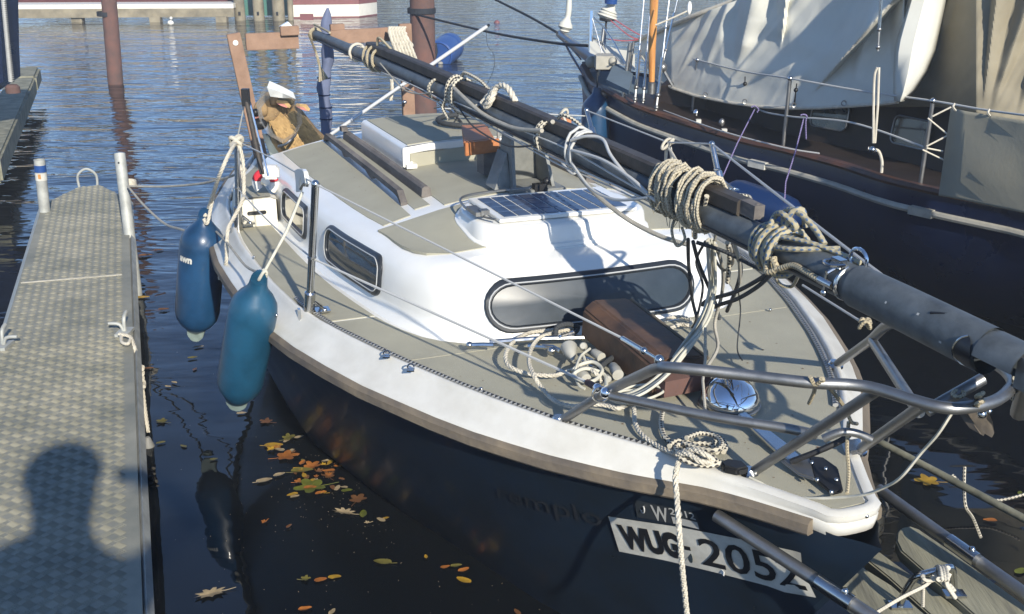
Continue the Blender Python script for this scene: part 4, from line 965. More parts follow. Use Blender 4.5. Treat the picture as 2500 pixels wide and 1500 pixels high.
# standing rigging strapped along mast
cord('rigging_wire', [cr([along(x) + side * (-.042 + .006 * math.sin(x * .02)) + mup * (-.022 + .008 * math.sin(x * .013)) for x in range(960, 1650, 60)], 4), cr([along(x) + side * -.036 + mup * (-.036 + .007 * math.sin(x * .017)) for x in range(1000, 1650, 70)], 4), cr([along(x) + side * (-.046 + .004 * math.sin(x * .023)) + mup * (.012 + .012 * math.sin(x * .01)) for x in range(1140, 1640, 60)], 4)], .0028, M['wire'], 'thin steel rigging wires strapped along the near side of the mast', n=5)
cord('cable', [cr([along(1150) + side * -.04 + mup * .06, along(1200) + side * -.055 + mup * .035, along(1240) + side * -.05 + mup * .01, along(1300) + side * -.052 + mup * .015, along(1360) + side * -.052 + mup * .05], 6), cr([along(1365) + mup * .08 + side * -.02, P(1385, 375, 1.36), P(1408, 420, 1.33), P(1450, 470, 1.30), P(1510, 520, 1.27), P(1560, 552, 1.25), P(1620, 580, 1.24), P(1680, 598, 1.24)], 7)], .0075, M['ropegrey'], 'grey braided rope drooping from the mast over the solar panel', n=8)
# cables hanging from the mast in front of the cabin
cord('cable', [cr(P3([(1680, 585, 1.33), (1681, 640, 1.20), (1687, 700, 1.10), (1692, 740, 1.0), (1705, 790, .93)]), 7), cr(P3([(1692, 590, 1.33), (1705, 640, 1.25), (1725, 690, 1.15), (1745, 735, 1.05), (1756, 780, .98)]), 7), cr(P3([(1700, 592, 1.34), (1770, 615, 1.32), (1840, 650, 1.31), (1880, 665, 1.31)]), 6)], .0055, M['ropedk'], 'black cables dangling from the mast in front of the cabin')
cord('cable', [cr(P3([(1880, 665, 1.31), (1840, 690, 1.25), (1790, 715, 1.18), (1730, 732, 1.1), (1715, 745, 1.05)]), 6), cr(P3([(1885, 668, 1.31), (1850, 700, 1.24), (1800, 730, 1.16), (1755, 745, 1.08), (1720, 760, 1.02)]), 6), cr(P3([(1800, 560, 1.37), (1790, 600, 1.33), (1808, 650, 1.26), (1800, 700, 1.15), (1775, 760, 1.0)]), 6)], .0062, M['ropedk'], 'black cable loop swinging from the mast toward the foredeck')
cord('braid_tail', [cr(P3([(1776, 592, 1.33), (1781, 630, 1.27), (1776, 690, 1.18)]), 6), cr([along(1745) + mup * .06 + side * -.02, P(1712, 545, 1.40), P(1698, 565, 1.37), P(1697, 580, 1.34)], 5), cr([along(1720) + mup * .075, P(1745, 507, 1.44), P(1775, 510, 1.45), P(1795, 522, 1.45), P(1812, 520, 1.45), P(1830, 500, 1.45), P(1828, 482, 1.45), P(1800, 478, 1.46)], 6)], .0068, M['ropefl'], 'black flecked white braid looped beside the boom end', n=8)
cord('cable', [cr(P3([(1808, 532, 1.44), (1794, 560, 1.41), (1794, 595, 1.37), (1805, 640, 1.30), (1806, 690, 1.2)]), 6)], .005, M['ropegrey'], 'grey cord dropping from the boom end across the mast')
cd = []
cpath = [(1733, 585, 1.33), (1738, 650, 1.24), (1742, 700, 1.16), (1731, 764, 1.09), (1706, 812, 1.05), (1670, 862, 1.02), (1634, 905, .99), (1590, 944, .965), (1548, 967, .945), (1500, 974, .93)]
for k in range(9):
    j = random.Random(k + 40); ph = j.uniform(0, 6.28); rr_k = (6, 13)[k % 2] * j.uniform(.7, 1.15)
    cd.append(cr(P3([(x + rr_k * math.cos(ph + i * j.uniform(.35, .6)) * (1.25 if 3 <= i <= 6 else .8), y + rr_k * .6 * math.sin(ph + i * .5), z + .006 * math.sin(ph + i * .5)) for i, (x, y, z) in enumerate(cpath)]), 6))
cord('cord_coil', cd, .0044, M['ropepale'], 'bundle of pale cream cords hanging from mast to foredeck', n=7)
cord('halyard', [[P(1722, 800, 1.1), P(1722, 880, 1.02), P(1716, 930, .98), P(1722, 1006, .93)], cr(P3([(1718, 1004, .935), (1722, 1008, .94), (1727, 1004, .935)]), 3)], .0042, M['ropegrey'], 'single thin grey halyard hanging straight down in front of the chrome cowl')
cord('sheet_block', [cr([along(1030) + side * -.04, P(1062, 235, 1.33), P(1088, 258, 1.3), P(1092, 262, 1.3)], 4), cr([along(1050) + side * -.03 - mup * .02, P(1095, 270, 1.30), P(1120, 290, 1.28), P(1128, 300, 1.27)], 4), cr([along(1080) - mup * .03, P(1117, 275, 1.29), P(1108, 300, 1.27)], 4), cr(P3([(1060, 265, 1.3), (1090, 262, 1.3), (1125, 300, 1.27)]), 3)], .0035, M['ropedk'], 'tangled thin black lines hanging under the mast behind the orange block')
cord('dark_ring', [[W(3.02 + .15 * math.cos(a), -.10 + .13 * math.sin(a), 1.290) for a in [i * .3 for i in range(21)]] for k in range(1)], .012, M['ropedk'], 'dark ring lying on the sliding hatch under the mast')  # single dark ring drawn on the hatch top
# ================================================================== PULPIT, STANCHIONS, WIRES
pul = thing('pulpit', 'bent stainless steel pulpit railing round the bow', 'railing', W(.3, 0, .9))
ZT = 1.27; TR = .0125
mainr = [P(1363, 1033, .885), P(1480, 958, 1.05), P(1570, 914, 1.20), P(1605, 900, 1.25), P(1645, 898, ZT)] + P3([(1800, 914, ZT), (1970, 934, ZT), (2080, 940, ZT), (2140, 950, ZT), (2225, 976, ZT), (2295, 994, ZT), (2352, 996, ZT), (2422, 982, ZT), (2460, 957, ZT), (2472, 930, ZT), (2440, 895, ZT), (2360, 850, ZT), (2280, 815, ZT), (2179, 790, ZT - .02), (2120, 835, 1.1), (2037, 894, .885)])
obj('top_rail', MB().tube(cr(mainr, 6), TR, 12), M['steeldull'], pul)
obj('lower_rail', MB().tube(cr([P(1490, 966, 1.06)] + P3([(1581, 985, 1.06), (1700, 1010, 1.06), (1814, 1030, 1.06), (1913, 1045, 1.06), (1995, 1062, 1.06)]), 6), TR * .95, 12), M['steeldull'], pul)
obj('lower_rail', MB().tube(cr(P3([(2010, 1072, 1.03), (2050, 1056, 1.05), (2090, 1058, 1.05), (2130, 1075, 1.04)]), 6), TR * .8, 10), M['steeldull'], pul)
for a, b_ in (((1828, 1160, .885), (2142, 953, 1.262)), ((2091, 1103, .885), (2255, 988, 1.262)), ((2262, 1004, 1.24), (2400, 925, 1.30))):
    obj('leg', MB().tube([P(*a), P(*b_)], TR, 12), M['steeldull'], pul)
obj('brace', MB().tube([P(2130, 833, 1.13), P(2244, 1008, 1.17)], TR, 12), M['steeldull'], pul)
for a in ((1363, 1033), (1828, 1162), (2091, 1105), (2037, 896)): obj('foot_plate', MB().lathe(P(a[0], a[1], .892), (0, 0, 1), [(0, .026), (.006, .026), (.009, .02), (.02, .014)], 14), M['steel'], pul)
def wire(pts, label, r=.0032, mat='wire'): return tag(obj('lifeline', MB().tube(cr(pts, 8), r, 6), M[mat]), label, 'lifeline')
def stanchion(foot, top, label, aft=False):
    t = thing('stanchion', label, 'stanchion', foot)
    d = (top - foot).normalized()
    obj('tube', MB().tube([foot, top], .0125, 12), M['steel'], t); obj('cap', MB().ball(top, .014, 10), M['steel'], t)
    m = foot + d * (top - foot).length * .44
    obj('wire_eye', MB().ball(m, .016, 8, sc=(1, 1, .6)), M['steel'], t)
    obj('socket', MB().lathe(foot, d, [(-.12, .016), (.02, .019), (.075, .019), (.08, .014)], 12), M['steel'], t)
    b = MB(); b.tube([foot + d * .05, foot - STB * .05 + AFT * -.015 + Vector((0, 0, -.0))], .005, 6); b.box(foot - STB * .045 + Vector((0, 0, -.004)), (.05, .05, .006), (AFT, STB, Vector((0, 0, 1)))); b.tube([foot + d * .05, foot - STB * .05 + AFT * .03], .004, 6)
    b.ball(foot - STB * .05 + AFT * -.015, .009, 8); obj('bracket', b, M['steel'], t)
    bl = MB(); bl.box(foot + STB * .035 * (1 if (foot - B0).dot(STB) > 0 else -1) + Vector((0, 0, -.055)), (.022, .008, .13), (AFT, STB, Vector((0, 0, 1)))); bl.ball(foot + STB * .045 + Vector((0, 0, -.10)), .008, 8); obj('side_strap', bl, M['steel'], t)
    return t
F1 = PQ(755, 758, .885); T1_ = PQ(770, 450, .865)
F2 = PQ(582, 545, .955); T2_ = PQ(578, 345, .935)
stanchion(F1, T1_, 'polished stanchion rising from the side deck beside the small window')
stanchion(F2, T2_, 'polished stanchion at the aft end of the side deck by the cream coaming')
F3 = PQ(1762, 462, -.93); T3_ = PQ(1738, 352, -.93)
stanchion(F3, T3_, 'worn stanchion on the far side of the boat behind the boom end')
F4 = PQ(1452, 345, -.95); T4_ = PQ(1432, 270, -.95); stanchion(F4, T4_, 'thin stanchion on the far side near the blue fender')
F5 = PQ(660, 420, .90); T5_ = PQ(603, 240, .92)
rl = thing('pushpit_rail', 'dark steel stern rail posts leaning beside the dog', 'railing', F5)
obj('post', MB().tube([PQ(640, 425, .88), PQ(600, 240, .90)], .010, 10), M['boom'], rl); obj('post', MB().tube([PQ(655, 430, .84), PQ(610, 250, .88)], .005, 8), M['chrome'], rl); obj('cap', MB().box(PQ(600, 238, .90), (.03, .03, .07)), M['black'], rl)
e1 = P(1519, 826, 1.27); k1 = P(1618, 884, ZT)
wire([T2_, P(660, 385, 1.29), PQ(748, 437, .87), T1_], 'upper lifeline between the aft stanchion and the middle stanchion')
wire([T1_, e1], 'upper lifeline from the middle stanchion to the bow pulpit')
wire([PQ(584, 465, .95), PQ(660, 545, .92), PQ(763, 632, .875)], 'lower lifeline between the aft and middle stanchions')
mid1 = PQ(763, 632, .872)
wire([mid1, P(1434, 934, 1.05)], 'lower lifeline from the middle stanchion to the bow pulpit', .0042)
tb_ = thing('turnbuckle', 'dull steel turnbuckle joining the upper lifeline to the pulpit bend', 'turnbuckle', e1)
obj('barrel', MB().tube([e1, e1.lerp(k1, .5)], .0055, 8), M['steel'], tb_); obj('fork', MB().tube([e1.lerp(k1, .5), k1], .0035, 8).ball(e1.lerp(k1, .55), .009, 8).ball(e1.lerp(k1, .92), .012, 8), M['steel'], tb_)
k2 = P(1490, 966, 1.07); e2 = P(1434, 934, 1.05)
tb_ = thing('turnbuckle', 'rusty turnbuckle and split ring joining the lower lifeline to the pulpit leg', 'turnbuckle', e2)
obj('barrel', MB().tube([e2, e2.lerp(k2, .5)], .009, 8), M['rust'], tb_); obj('shackle', MB().ball(e2.lerp(k2, .45), .013, 8).ball(e2.lerp(k2, .8), .015, 8).tube([e2.lerp(k2, .6) + Vector((math.cos(a) * .02, 0, -.012 + math.sin(a) * .02)) for a in [i * .45 for i in range(14)]], .003, 6, closed=True), M['chrome'], tb_)
wire([T2_ + Vector((0, 0, 0)), PQ(600, 240, .9)], 'short lifeline from the aft stanchion up to the stern rail')
wire([P(1080, 265, 1.33), T4_ + Vector((0, 0, -.03))], 'far side lifeline behind the boom toward the stern')
wire([T4_, PQ(1630, 348, -.94)] , 'far side lifeline running toward the white knot', .004)
wire([PQ(1630, 348, -.94), T3_], 'short far side lifeline between the white knot and the worn stanchion', .004)
wire([T3_, P(2110, 640, 1.33), P(2200, 700, 1.3)], 'far side lifeline slanting down behind the mast to the bow', .005)
wire([P(1960, 697, 1.12), P(2112, 792, 1.14)], 'lower far side lifeline ending in a knot on the pulpit brace', .004)
cord('rope_knot', [cr([P(2112, 792, 1.14) + Vector((math.cos(a) * .014, math.sin(a) * .01, math.sin(a * 1.7) * .012)) for a in [i * .7 for i in range(14)]], 3)], .0055, M['ropebeige'], 'small tan knot on the far pulpit brace under the mast')
cord('rope_knot', [cr([PQ(1630, 352, -.94) + Vector((math.cos(a) * .025, math.sin(a) * .01, math.sin(a * 1.3) * .022)) for a in [i * .7 for i in range(14)]], 3), [PQ(1632, 360, -.94), PQ(1652, 395, -.9), P(1690, 435, 1.42)], [PQ(1627, 360, -.94), PQ(1624, 410, -.94)], [PQ(1636, 360, -.94), PQ(1645, 415, -.94)]], .0075, M['rope'], 'pale knot tied on the far lifeline with ends running down to the boom')
cord('rope_hitch', [cr([P(1376, 275, 1.3) + Vector((math.cos(a) * .02, math.sin(a) * .01, math.sin(a * 1.5) * .015)) for a in [i * .7 for i in range(12)]], 3), [P(1374, 282, 1.3), P(1385, 305, 1.26)]], .006, M['rope'], 'small white hitch on the far lifeline above the boom')
tag(obj('wood_step', MB().box(PQ(1362, 300, -.6), (.05, .12, .04), (AFT, STB, Vector((0, 0, 1)))), M['orangewood']), 'small orange wood piece showing behind the boom', 'block')
# port cleat white
cl = thing('fender_clip', 'white plastic fender clip hooked over the upper lifeline', 'clip', PQ(742, 430, .87))
cpts = [PQ(x, y, .86) for x, y in ((728, 416), (735, 412), (748, 413), (752, 420), (757, 448), (752, 456), (746, 450), (743, 432), (740, 450), (739, 468), (732, 469), (731, 440))]
obj('body', MB().prism(cpts, STB * .014), M['gel'], cl, bevel=.002)
cord('rope_knot', [cr([PQ(742, 455, .875) + Vector((math.cos(a) * .012, math.sin(a) * .008, math.sin(a * 1.5) * .01)) for a in [i * .7 for i in range(10)]], 3)], .004, M['ropedk'], 'small dark knot under the white fender clip')
# fenders
def fender(top, bottom, r_, mat, label, name='fender'):
    t = thing(name, label, 'fender', bottom); d = (top - bottom).normalized(); L = (top - bottom).length
    pr = [(0, .02), (.02, .045), (.045, r_ * .72), (.075, r_ * .92), (.11, r_), (L * .5, r_ * 1.01), (L - .14, r_), (L - .10, r_ * .93), (L - .07, r_ * .74), (L - .045, r_ * .5), (L - .02, .03), (L, .028)]
    obj('body', MB().lathe(bottom, d, pr, 32), mat, t, ang=60)
    s_ = d.cross(Vector((0, -1, 0))).normalized()
    obj('bottom_eye', MB().prism([bottom + s_ * a - d * b_ + Vector((0, -.012, 0)) for a, b_ in ((-.045, -.04), (-.036, .02), (-.014, .045), (.014, .045), (.036, .02), (.045, -.04))], Vector((0, .024, 0))), M['fenderend'] , t, bevel=.004)
    obj('top_eye', MB().prism([top + s_ * a + d * b_ + Vector((0, -.012, 0)) for a, b_ in ((-.035, -.05), (-.025, .02), (-.01, .04), (.01, .04), (.025, .02), (.035, -.05))], Vector((0, .024, 0))), mat, t, bevel=.004)
    return t
fa = fender(PY(500, 527, 4.68), PY(478, 812, 4.72), .100, M['fendern'], 'larger navy blue fender hanging nearest the pontoon with white lettering')
fb_ = fender(PY(632, 684, 3.46), PY(578, 980, 3.62), .083, M['fenderg'], 'faded teal blue fender hanging on the side with its tip at the water')
# text on fender body
top, bot = PY(500, 527, 4.68), PY(478, 812, 4.72); dF = (top - bot).normalized()
cmid = (top + bot) / 2; fy = Vector((-cmid.x, -cmid.y, 0)).normalized(); fx = Vector((fy.y, -fy.x, 0))
if fx.x > 0: fx = -fx
def fmap(a, b_):
    ang = R(68 - 42 * a); h = (top - bot).length * .71 - (b_ * .026) - a * .010; rr = .1025
    return bot + dF * h + fx * (math.sin(ang) * rr) + fy * (math.cos(ang) * rr)
text_mesh('awn', 'lettering', M['platewh'], fmap, .05, fa)
cord('fender_rope', [cr([PY(500, 530, 4.66), PY(512, 500, 4.66), PQ(535, 430, 1.05), PQ(560, 375, 1.0), PQ(575, 348, .95)], 6), cr([PY(498, 535, 4.65), PY(506, 545, 4.63), PY(516, 500, 4.64), PY(524, 465, 4.68)], 6)], .0085, M['rope'], 'double laid white rope holding the larger navy fender', lobes=3, n=9, pitch=.05)
kn = PQ(577, 345, .945)
cord('rope_knot', [cr([kn + Vector((math.cos(a) * .024, math.sin(a) * .02, math.sin(a * 1.37) * .018)) for a in [i * .65 for i in range(20)]], 3)], .0095, M['rope'], 'fat white knot on top of the aft stanchion', n=8)
cord('hanging_rope', [cr([kn, PQ(592, 385, .93), PQ(596, 470, .94), PQ(592, 490, .96), PQ(572, 530, 1.0), PQ(556, 565, 1.04), PQ(552, 640, 1.06), PQ(540, 662, 1.07), PQ(536, 680, 1.07)], 7), cr([PQ(588, 340, .9), PQ(590, 470, .93)], 2)], .0085, M['rope'], 'white laid rope hanging from the aft stanchion over the rail', lobes=3, n=9, pitch=.05)
cord('fender_line', [[PQ(738, 470, .87), PQ(700, 565, .95), PY(641, 672, 3.46)], cr([PY(641, 672, 3.45) + Vector((math.cos(a) * .014, math.sin(a) * .01, math.sin(a * 1.4) * .016)) for a in [i * .7 for i in range(14)]], 3)], .0055, M['ropepale'], 'thin pale line from the white clip down to the teal fender')
cord('fender_line', [cr([PQ(525, 563, 1.05), PQ(560, 600, 1.05), PQ(600, 650, 1.03), PQ(640, 668, 1.03)], 5)], .005, M['ropegrey'], 'grey cord lying along the gunwale between the two fenders')
# horseshoe buoy in plastic
hb = thing('lifebuoy', 'red and white horseshoe lifebuoy on the stern rail beside the cabin', 'lifebuoy', PQ(655, 450, .9))
mb = MB(); cc = PQ(648, 446, .80)
def hs(a0, a1, r_=.035): return [cc + Vector((math.cos(R(a)) * .042, .0, math.sin(R(a)) * .046)) for a in range(a0, a1 + 1, 8)]
obj('red_panel', MB().tube(hs(10, 80), .020, 10), M['red'], hb); obj('red_panel', MB().tube(hs(100, 170), .020, 10), M['red'], hb); obj('white_cover', MB().tube(hs(78, 102), .021, 10).tube(hs(-50, 12), .0205, 10).tube(hs(168, 230), .0205, 10), M['gel'], hb)
obj('white_bag', MB().box(PQ(662, 420, .80), (.07, .05, .06)), M['gel'], hb, bevel=.01)
# ================================================================== FOREDECK GEAR
def drope(pts, z=None, k=8): return cr(P3(pts), k)
zr = .9 + .012
cord('deck_rope', [drope([(1520, 850, zr), (1430, 830, zr), (1375, 804, zr), (1346, 807, zr), (1298, 812, zr), (1258, 832, zr + .01), (1236, 862, zr + .02), (1241, 892, zr + .01), (1281, 911, zr), (1315, 916, zr), (1355, 917, zr), (1397, 904, zr + .01), (1434, 900, zr + .03), (1455, 912, zr + .03), (1470, 935, zr)])], .0068, M['rope'], 'thick white laid rope looped on the deck below the front window', lobes=3, n=12, pitch=.075)
cord('deck_rope', [drope([(1410, 800, zr), (1343, 816, zr + .02), (1315, 827, zr + .03), (1296, 855, zr + .03), (1292, 886, zr + .03), (1304, 918, zr + .025), (1323, 948, zr), (1355, 979, zr), (1397, 992, zr), (1440, 988, zr), (1480, 990, zr), (1510, 998, zr), (1540, 985, zr), (1548, 1000, zr), (1551, 1033, zr), (1567, 1061, zr), (1604, 1088, zr), (1638, 1104, zr + .01), (1668, 1110, zr + .01), (1700, 1120, zr + .02), (1730, 1118, zr + .02)])], .0068, M['rope'], 'thick white laid rope winding forward along the deck to the bow chock', lobes=3, n=12, pitch=.075)
cord('deck_rope', [drope([(1600, 790, zr), (1640, 776, zr), (1667, 775, zr), (1688, 784, zr), (1680, 795, zr), (1660, 793, zr), (1620, 810, zr)])], .0068, M['rope'], 'white laid rope loop showing behind the brown board', lobes=3, n=12, pitch=.075)
bz = .905; co_ = []
heap = [[(1640, 1098), (1665, 1075), (1700, 1060), (1740, 1062), (1768, 1080), (1758, 1098), (1740, 1090), (1752, 1072), (1772, 1088), (1766, 1104)],
        [(1634, 1090), (1650, 1078), (1680, 1080), (1715, 1100), (1745, 1122), (1755, 1130), (1735, 1136), (1700, 1122), (1672, 1100), (1690, 1085), (1730, 1085), (1752, 1105)],
        [(1660, 1118), (1690, 1132), (1730, 1138), (1750, 1128), (1725, 1105), (1690, 1088), (1668, 1084), (1650, 1092), (1662, 1108), (1700, 1118)],
        [(1676, 1070), (1712, 1058), (1748, 1066), (1762, 1086), (1745, 1100), (1705, 1094), (1670, 1082)]]
for i, h_l in enumerate(heap): co_.append(drope([(x, y, bz + .012 + .010 * i + .006 * math.sin(k_ * 1.3 + i)) for k_, (x, y) in enumerate(h_l)], k=6))
cord('rope_coil', co_, .0066, M['ropefl'], 'black flecked white rope heaped in a coil beside the bow chock', n=8)
cord('rope_coil', [drope([(1655, 1108, bz + .03), (1690, 1098, bz + .055), (1722, 1110, bz + .055), (1742, 1128, bz + .03), (1712, 1128, bz + .045), (1680, 1108, bz + .055), (1652, 1110, bz + .04)])], .0072, M['rope'], 'thick white laid rope turns lying in the heap at the bow', lobes=3)
cord('deck_rope', [drope([(1618, 1005, zr), (1614, 1030, zr), (1616, 1050, zr), (1625, 1070, zr), (1650, 1085, zr), (1680, 1075, zr + .02)])], .0075, M['ropefl'], 'flecked braid leading from under the rail to the heap', n=8)
cord('mooring_rope', [cr([P(1680, 1105, .935), P(1664, 1115, .93), P(1655, 1135, .925), P(1649, 1165, .90), P(1652, 1207, .87), P(1659, 1306, .80), P(1666, 1391, .71), P(1677, 1500, .58), P(1684, 1560, .52)], 12)], .0074, M['rope'], 'thick white mooring rope hanging over the bow in front of the number plate', lobes=3, n=14, pitch=.062)
# brown board
rb = thing('rudder_board', 'brown varnished wooden board lying at an angle on the foredeck', 'board', P(1590, 850, .9))
ra0, ra1 = P(1478, 738, 1.03), P(1660, 884, .99); rd = (ra1 - ra0).normalized(); rs = Vector((-rd.y, rd.x, 0)).normalized(); ru = rd.cross(rs); 
if ru.z < 0: ru = -ru
# tilted lid: near edge lit, top dark
ax1 = (rs * .80 + ru * .6).normalized(); ax2 = rd.cross(ax1).normalized()
mb = MB(); ctr = (ra0 + ra1) / 2
prof = [(-.085, -.07), (-.08, .02), (-.045, .045), (.075, .035), (.09, .02), (.09, -.07)]
mb.prism([ra0 + rs * a + Vector((0, 0, b_ - .03)) for a, b_ in prof], rd * (ra1 - ra0).length); obj('box', mb, M['rudder'], rb, bevel=.006)
obj('end_step', MB().box(ra1 + rd * .02 + Vector((0, 0, -.05)), (.05, .15, .05), (rd, rs, ru)), M['rust'], rb)
obj('edge_strip', MB().tube([ra0 + rs * .093 + Vector((0, 0, -.005)), ra1 + rs * .093 + Vector((0, 0, -.005))], .006, 6), M['strake'], rb)
# chrome cowl
cw = thing('chrome_cowl', 'mirror bright chrome cowl on the foredeck catching the sun', 'cowl', P(1790, 985, .9))
cc = P(1765, 965, .93); ca = Vector((.25, -.55, .75)).normalized()
obj('dome', MB().lathe(P(1780, 985, .90), (0.15, -.2, 1), [(0, .075), (.012, .083), (.03, .080), (.05, .067), (.068, .045), (.077, .018), (.079, 0.001)], 32, cap=False), M['chrome'], cw, ang=80)
obj('rim', MB().tube([P(1780, 985, .903) + Vector((math.cos(a) * .084, math.sin(a) * .084, 0)) for a in [i * .3 for i in range(21)]], .003, 8, closed=True), M['steeldull'], cw)
# anchor on deck
an = thing('anchor', 'small steel anchor lying on the bow deck with dark riveted flukes', 'anchor', P(1920, 1120, .9))
obj('shank', MB().prism(P3([(1800, 1020, .915), (1820, 1015, .915), (1925, 1095, .91), (1960, 1130, .91), (1935, 1140, .91), (1895, 1110, .91)]), (0, 0, .012)), M['steel'], an, bevel=.003)
obj('fluke', MB().prism(P3([(1975, 1120, .925), (2010, 1125, .925), (2045, 1150, .92), (2058, 1205, .915), (2030, 1212, .91), (1985, 1175, .91)]), (0, 0, .010)), M['black'], an, bevel=.003)
obj('fluke', MB().prism(P3([(1905, 1130, .92), (1975, 1122, .93), (1990, 1178, .915), (1950, 1165, .91)]), (0, 0, .008)), M['steeldull'], an, bevel=.003)
for x, y in ((1995, 1172), (1982, 1130), (2016, 1145), (2042, 1172), (2030, 1202)): obj('rivet', MB().ball(P(x, y, .935), .0055, 8), M['steel'], an)
ch = thing('chain_plate', 'dark curved bar across the bow rail beside the anchor', 'bar', P(2000, 1110, .95))
obj('bar', MB().tube(cr(P3([(1930, 1128, .93), (1990, 1105, .96), (2050, 1078, .99), (2072, 1062, 1.0)]), 5), .008, 8), M['black'], ch)
obj('pad', MB().prism(P3([(2068, 1085, .91), (2100, 1080, .91), (2103, 1108, .91), (2075, 1112, .91)]), (0, 0, .012)), M['steel'], ch)
obj('cleat', MB().prism(P3([(1758, 1143, .905), (1775, 1136, .905), (1812, 1142, .905), (1828, 1158, .905), (1800, 1164, .905), (1765, 1156, .905)]), (0, 0, .02)), M['black'], sb, bevel=.005)
cord('chain', [cr(P3([(1978, 920, 1.29), (1990, 940, 1.27), (2010, 925, 1.29)]), 5), cr(P3([(2005, 925, 1.29), (2040, 965, 1.2), (2065, 1000, 1.12), (2078, 1030, 1.08), (2092, 1035, 1.05)]), 6), cr(P3([(1990, 925, 1.28), (1988, 955, 1.22), (1975, 985, 1.17)]), 5), cr(P3([(2072, 1030, 1.06), (2068, 1090, 1.0), (2072, 1150, .95), (2068, 1205, .92)]), 6)], .0045, M['ropebeige'], 'frayed tan cord tied to the pulpit and dangling to the bow')
cord('thin_line', [cr(P3([(1830, 1166, .90), (1880, 1190, .895), (1930, 1213, .89), (1990, 1217, .91), (2050, 1215, .93), (2110, 1208, .96), (2160, 1190, 1.0), (2200, 1165, 1.05), (2250, 1105, 1.12), (2290, 1060, 1.18), (2330, 1000, 1.24), (2350, 985, 1.27)]), 6)], .0035, M['ropepale'], 'thin pale line curving from the pulpit nose round the bow tip')
# turnbuckles and cups
tk = thing('rigging_screws', 'steel rigging screws lying on the deck under the front window', 'rigging screw', P(1290, 840, .9))
obj('screw', MB().tube(P3([(1143, 843, .915), (1180, 842, .918), (1205, 843, .918)]), .008, 8).ball(P(1146, 843, .915), .012, 8), M['steel'], tk)
obj('screw', MB().tube(P3([(1195, 836, .92), (1300, 828, .93), (1440, 824, .93)]), .0085, 8), M['steel'], tk)
obj('screw', MB().tube(P3([(1290, 845, .918), (1350, 848, .925), (1370, 858, .925)]), .008, 8).ball(P(1346, 857, .92), .014, 8), M['steel'], tk)
obj('screw', MB().tube(P3([(1365, 822, .94), (1400, 812, .945)]), .006, 8), M['chrome'], tk)
def cup(c, d, pr, label):
    pr = [(a * .95, b * .74) for a, b in pr]
    return tag(obj('plastic_cup', MB().lathe(c, d, pr, 16), M['cup']), label, 'plastic cup')
cup(P(1388, 848, .935), P(1405, 900, .91) - P(1388, 848, .935), [(0, .034), (.004, .036), (.045, .020), (.075, .004)], 'largest white plastic cone pointing to the rail beside the steel ring')
cup(P(1424, 846, .94), P(1430, 860, .90) - P(1424, 846, .96), [(-.012, .012), (-.006, .017), (.01, .017), (.02, .012)], 'small white plastic ball cap between two cones')
cup(P(1447, 858, .93), P(1478, 880, .925) - P(1447, 858, .93), [(0, .010), (.01, .017), (.04, .020), (.05, .02)], 'white plastic sleeve beside the brown board, upper one')
cup(P(1494, 890, .93), P(1520, 935, .92) - P(1494, 890, .93), [(0, .008), (.012, .018), (.035, .021), (.037, .0225), (.07, .0225)], 'white stepped plastic tube lying nearest the brown board')
cup(P(1478, 918, .92), P(1492, 940, .92) - P(1478, 918, .92), [(0, .006), (.012, .014), (.03, .015), (.036, .008)], 'tiny ribbed white plug beside the stepped tube')
cup(P(1415, 912, .92), P(1440, 935, .92) - P(1415, 912, .92), [(0, .022), (.03, .026), (.05, .022)], 'round white plastic cup half under the thick rope')
cord('cord', [drope([(1440, 852, .95), (1418, 870, .95), (1407, 895, .95), (1404, 915, .935), (1413, 940, .92), (1428, 950, .915)]), drope([(1424, 868, .94), (1430, 885, .93), (1434, 897, .93)])], .0045, M['ropepale'], 'thin white cord curled round the plastic cones')
sh2 = MB(); rnd = random.Random(9)
for k in range(12):
    p = P(rnd.uniform(1432, 1462), rnd.uniform(868, 905), .925); d_ = Vector((rnd.uniform(-1, 1), rnd.uniform(-1, 1), rnd.uniform(-.2, .3))).normalized() * .02; sh2.tube([p - d_, p + d_], .0022, 5)
tag(obj('split_pins', sh2, M['steel']), 'scatter of small steel pins between the plastic cones', 'pins')['kind'] = 'stuff'
cord('black_strap', [drope([(1355, 822, .93), (1360, 800, .95), (1385, 792, .95), (1410, 800, .93), (1400, 815, .92)])], .009, M['ropedk'], 'black strap loop beside the brown board under the window')
cord('black_strap', [drope([(1470, 930, .92), (1465, 900, .93), (1500, 870, .93)])], .009, M['ropedk'], 'short black strap between the white cones and the brown board')

# silver boat hook
pa_, pb2 = PQ(797, 336, .36), PS(1187, 66, 4.9)
bh_ = thing('boat_pole', 'long shiny aluminium pole slanting up from the cockpit past the mast', 'pole', pa_)
obj('lower_tube', MB().tube([pa_, pa_.lerp(pb2, .47)], .0095, 10), M['alupole'], bh_); obj('upper_tube', MB().tube([pa_.lerp(pb2, .44), pb2], .0115, 10), M['alupole'], bh_); obj('tip', MB().tube([pb2, pb2 + (pb2 - pa_).normalized() * .03], .009, 8), M['black'], bh_)
cord('fishing_line', [cr([pb2, PS(1190, 110, 4.9), PS(1206, 135, 4.9), PS(1205, 170, 4.9), PS(1190, 205, 5.0)], 5)], .0016, M['ropedk'], 'hair thin line dangling from the tip of the aluminium pole')
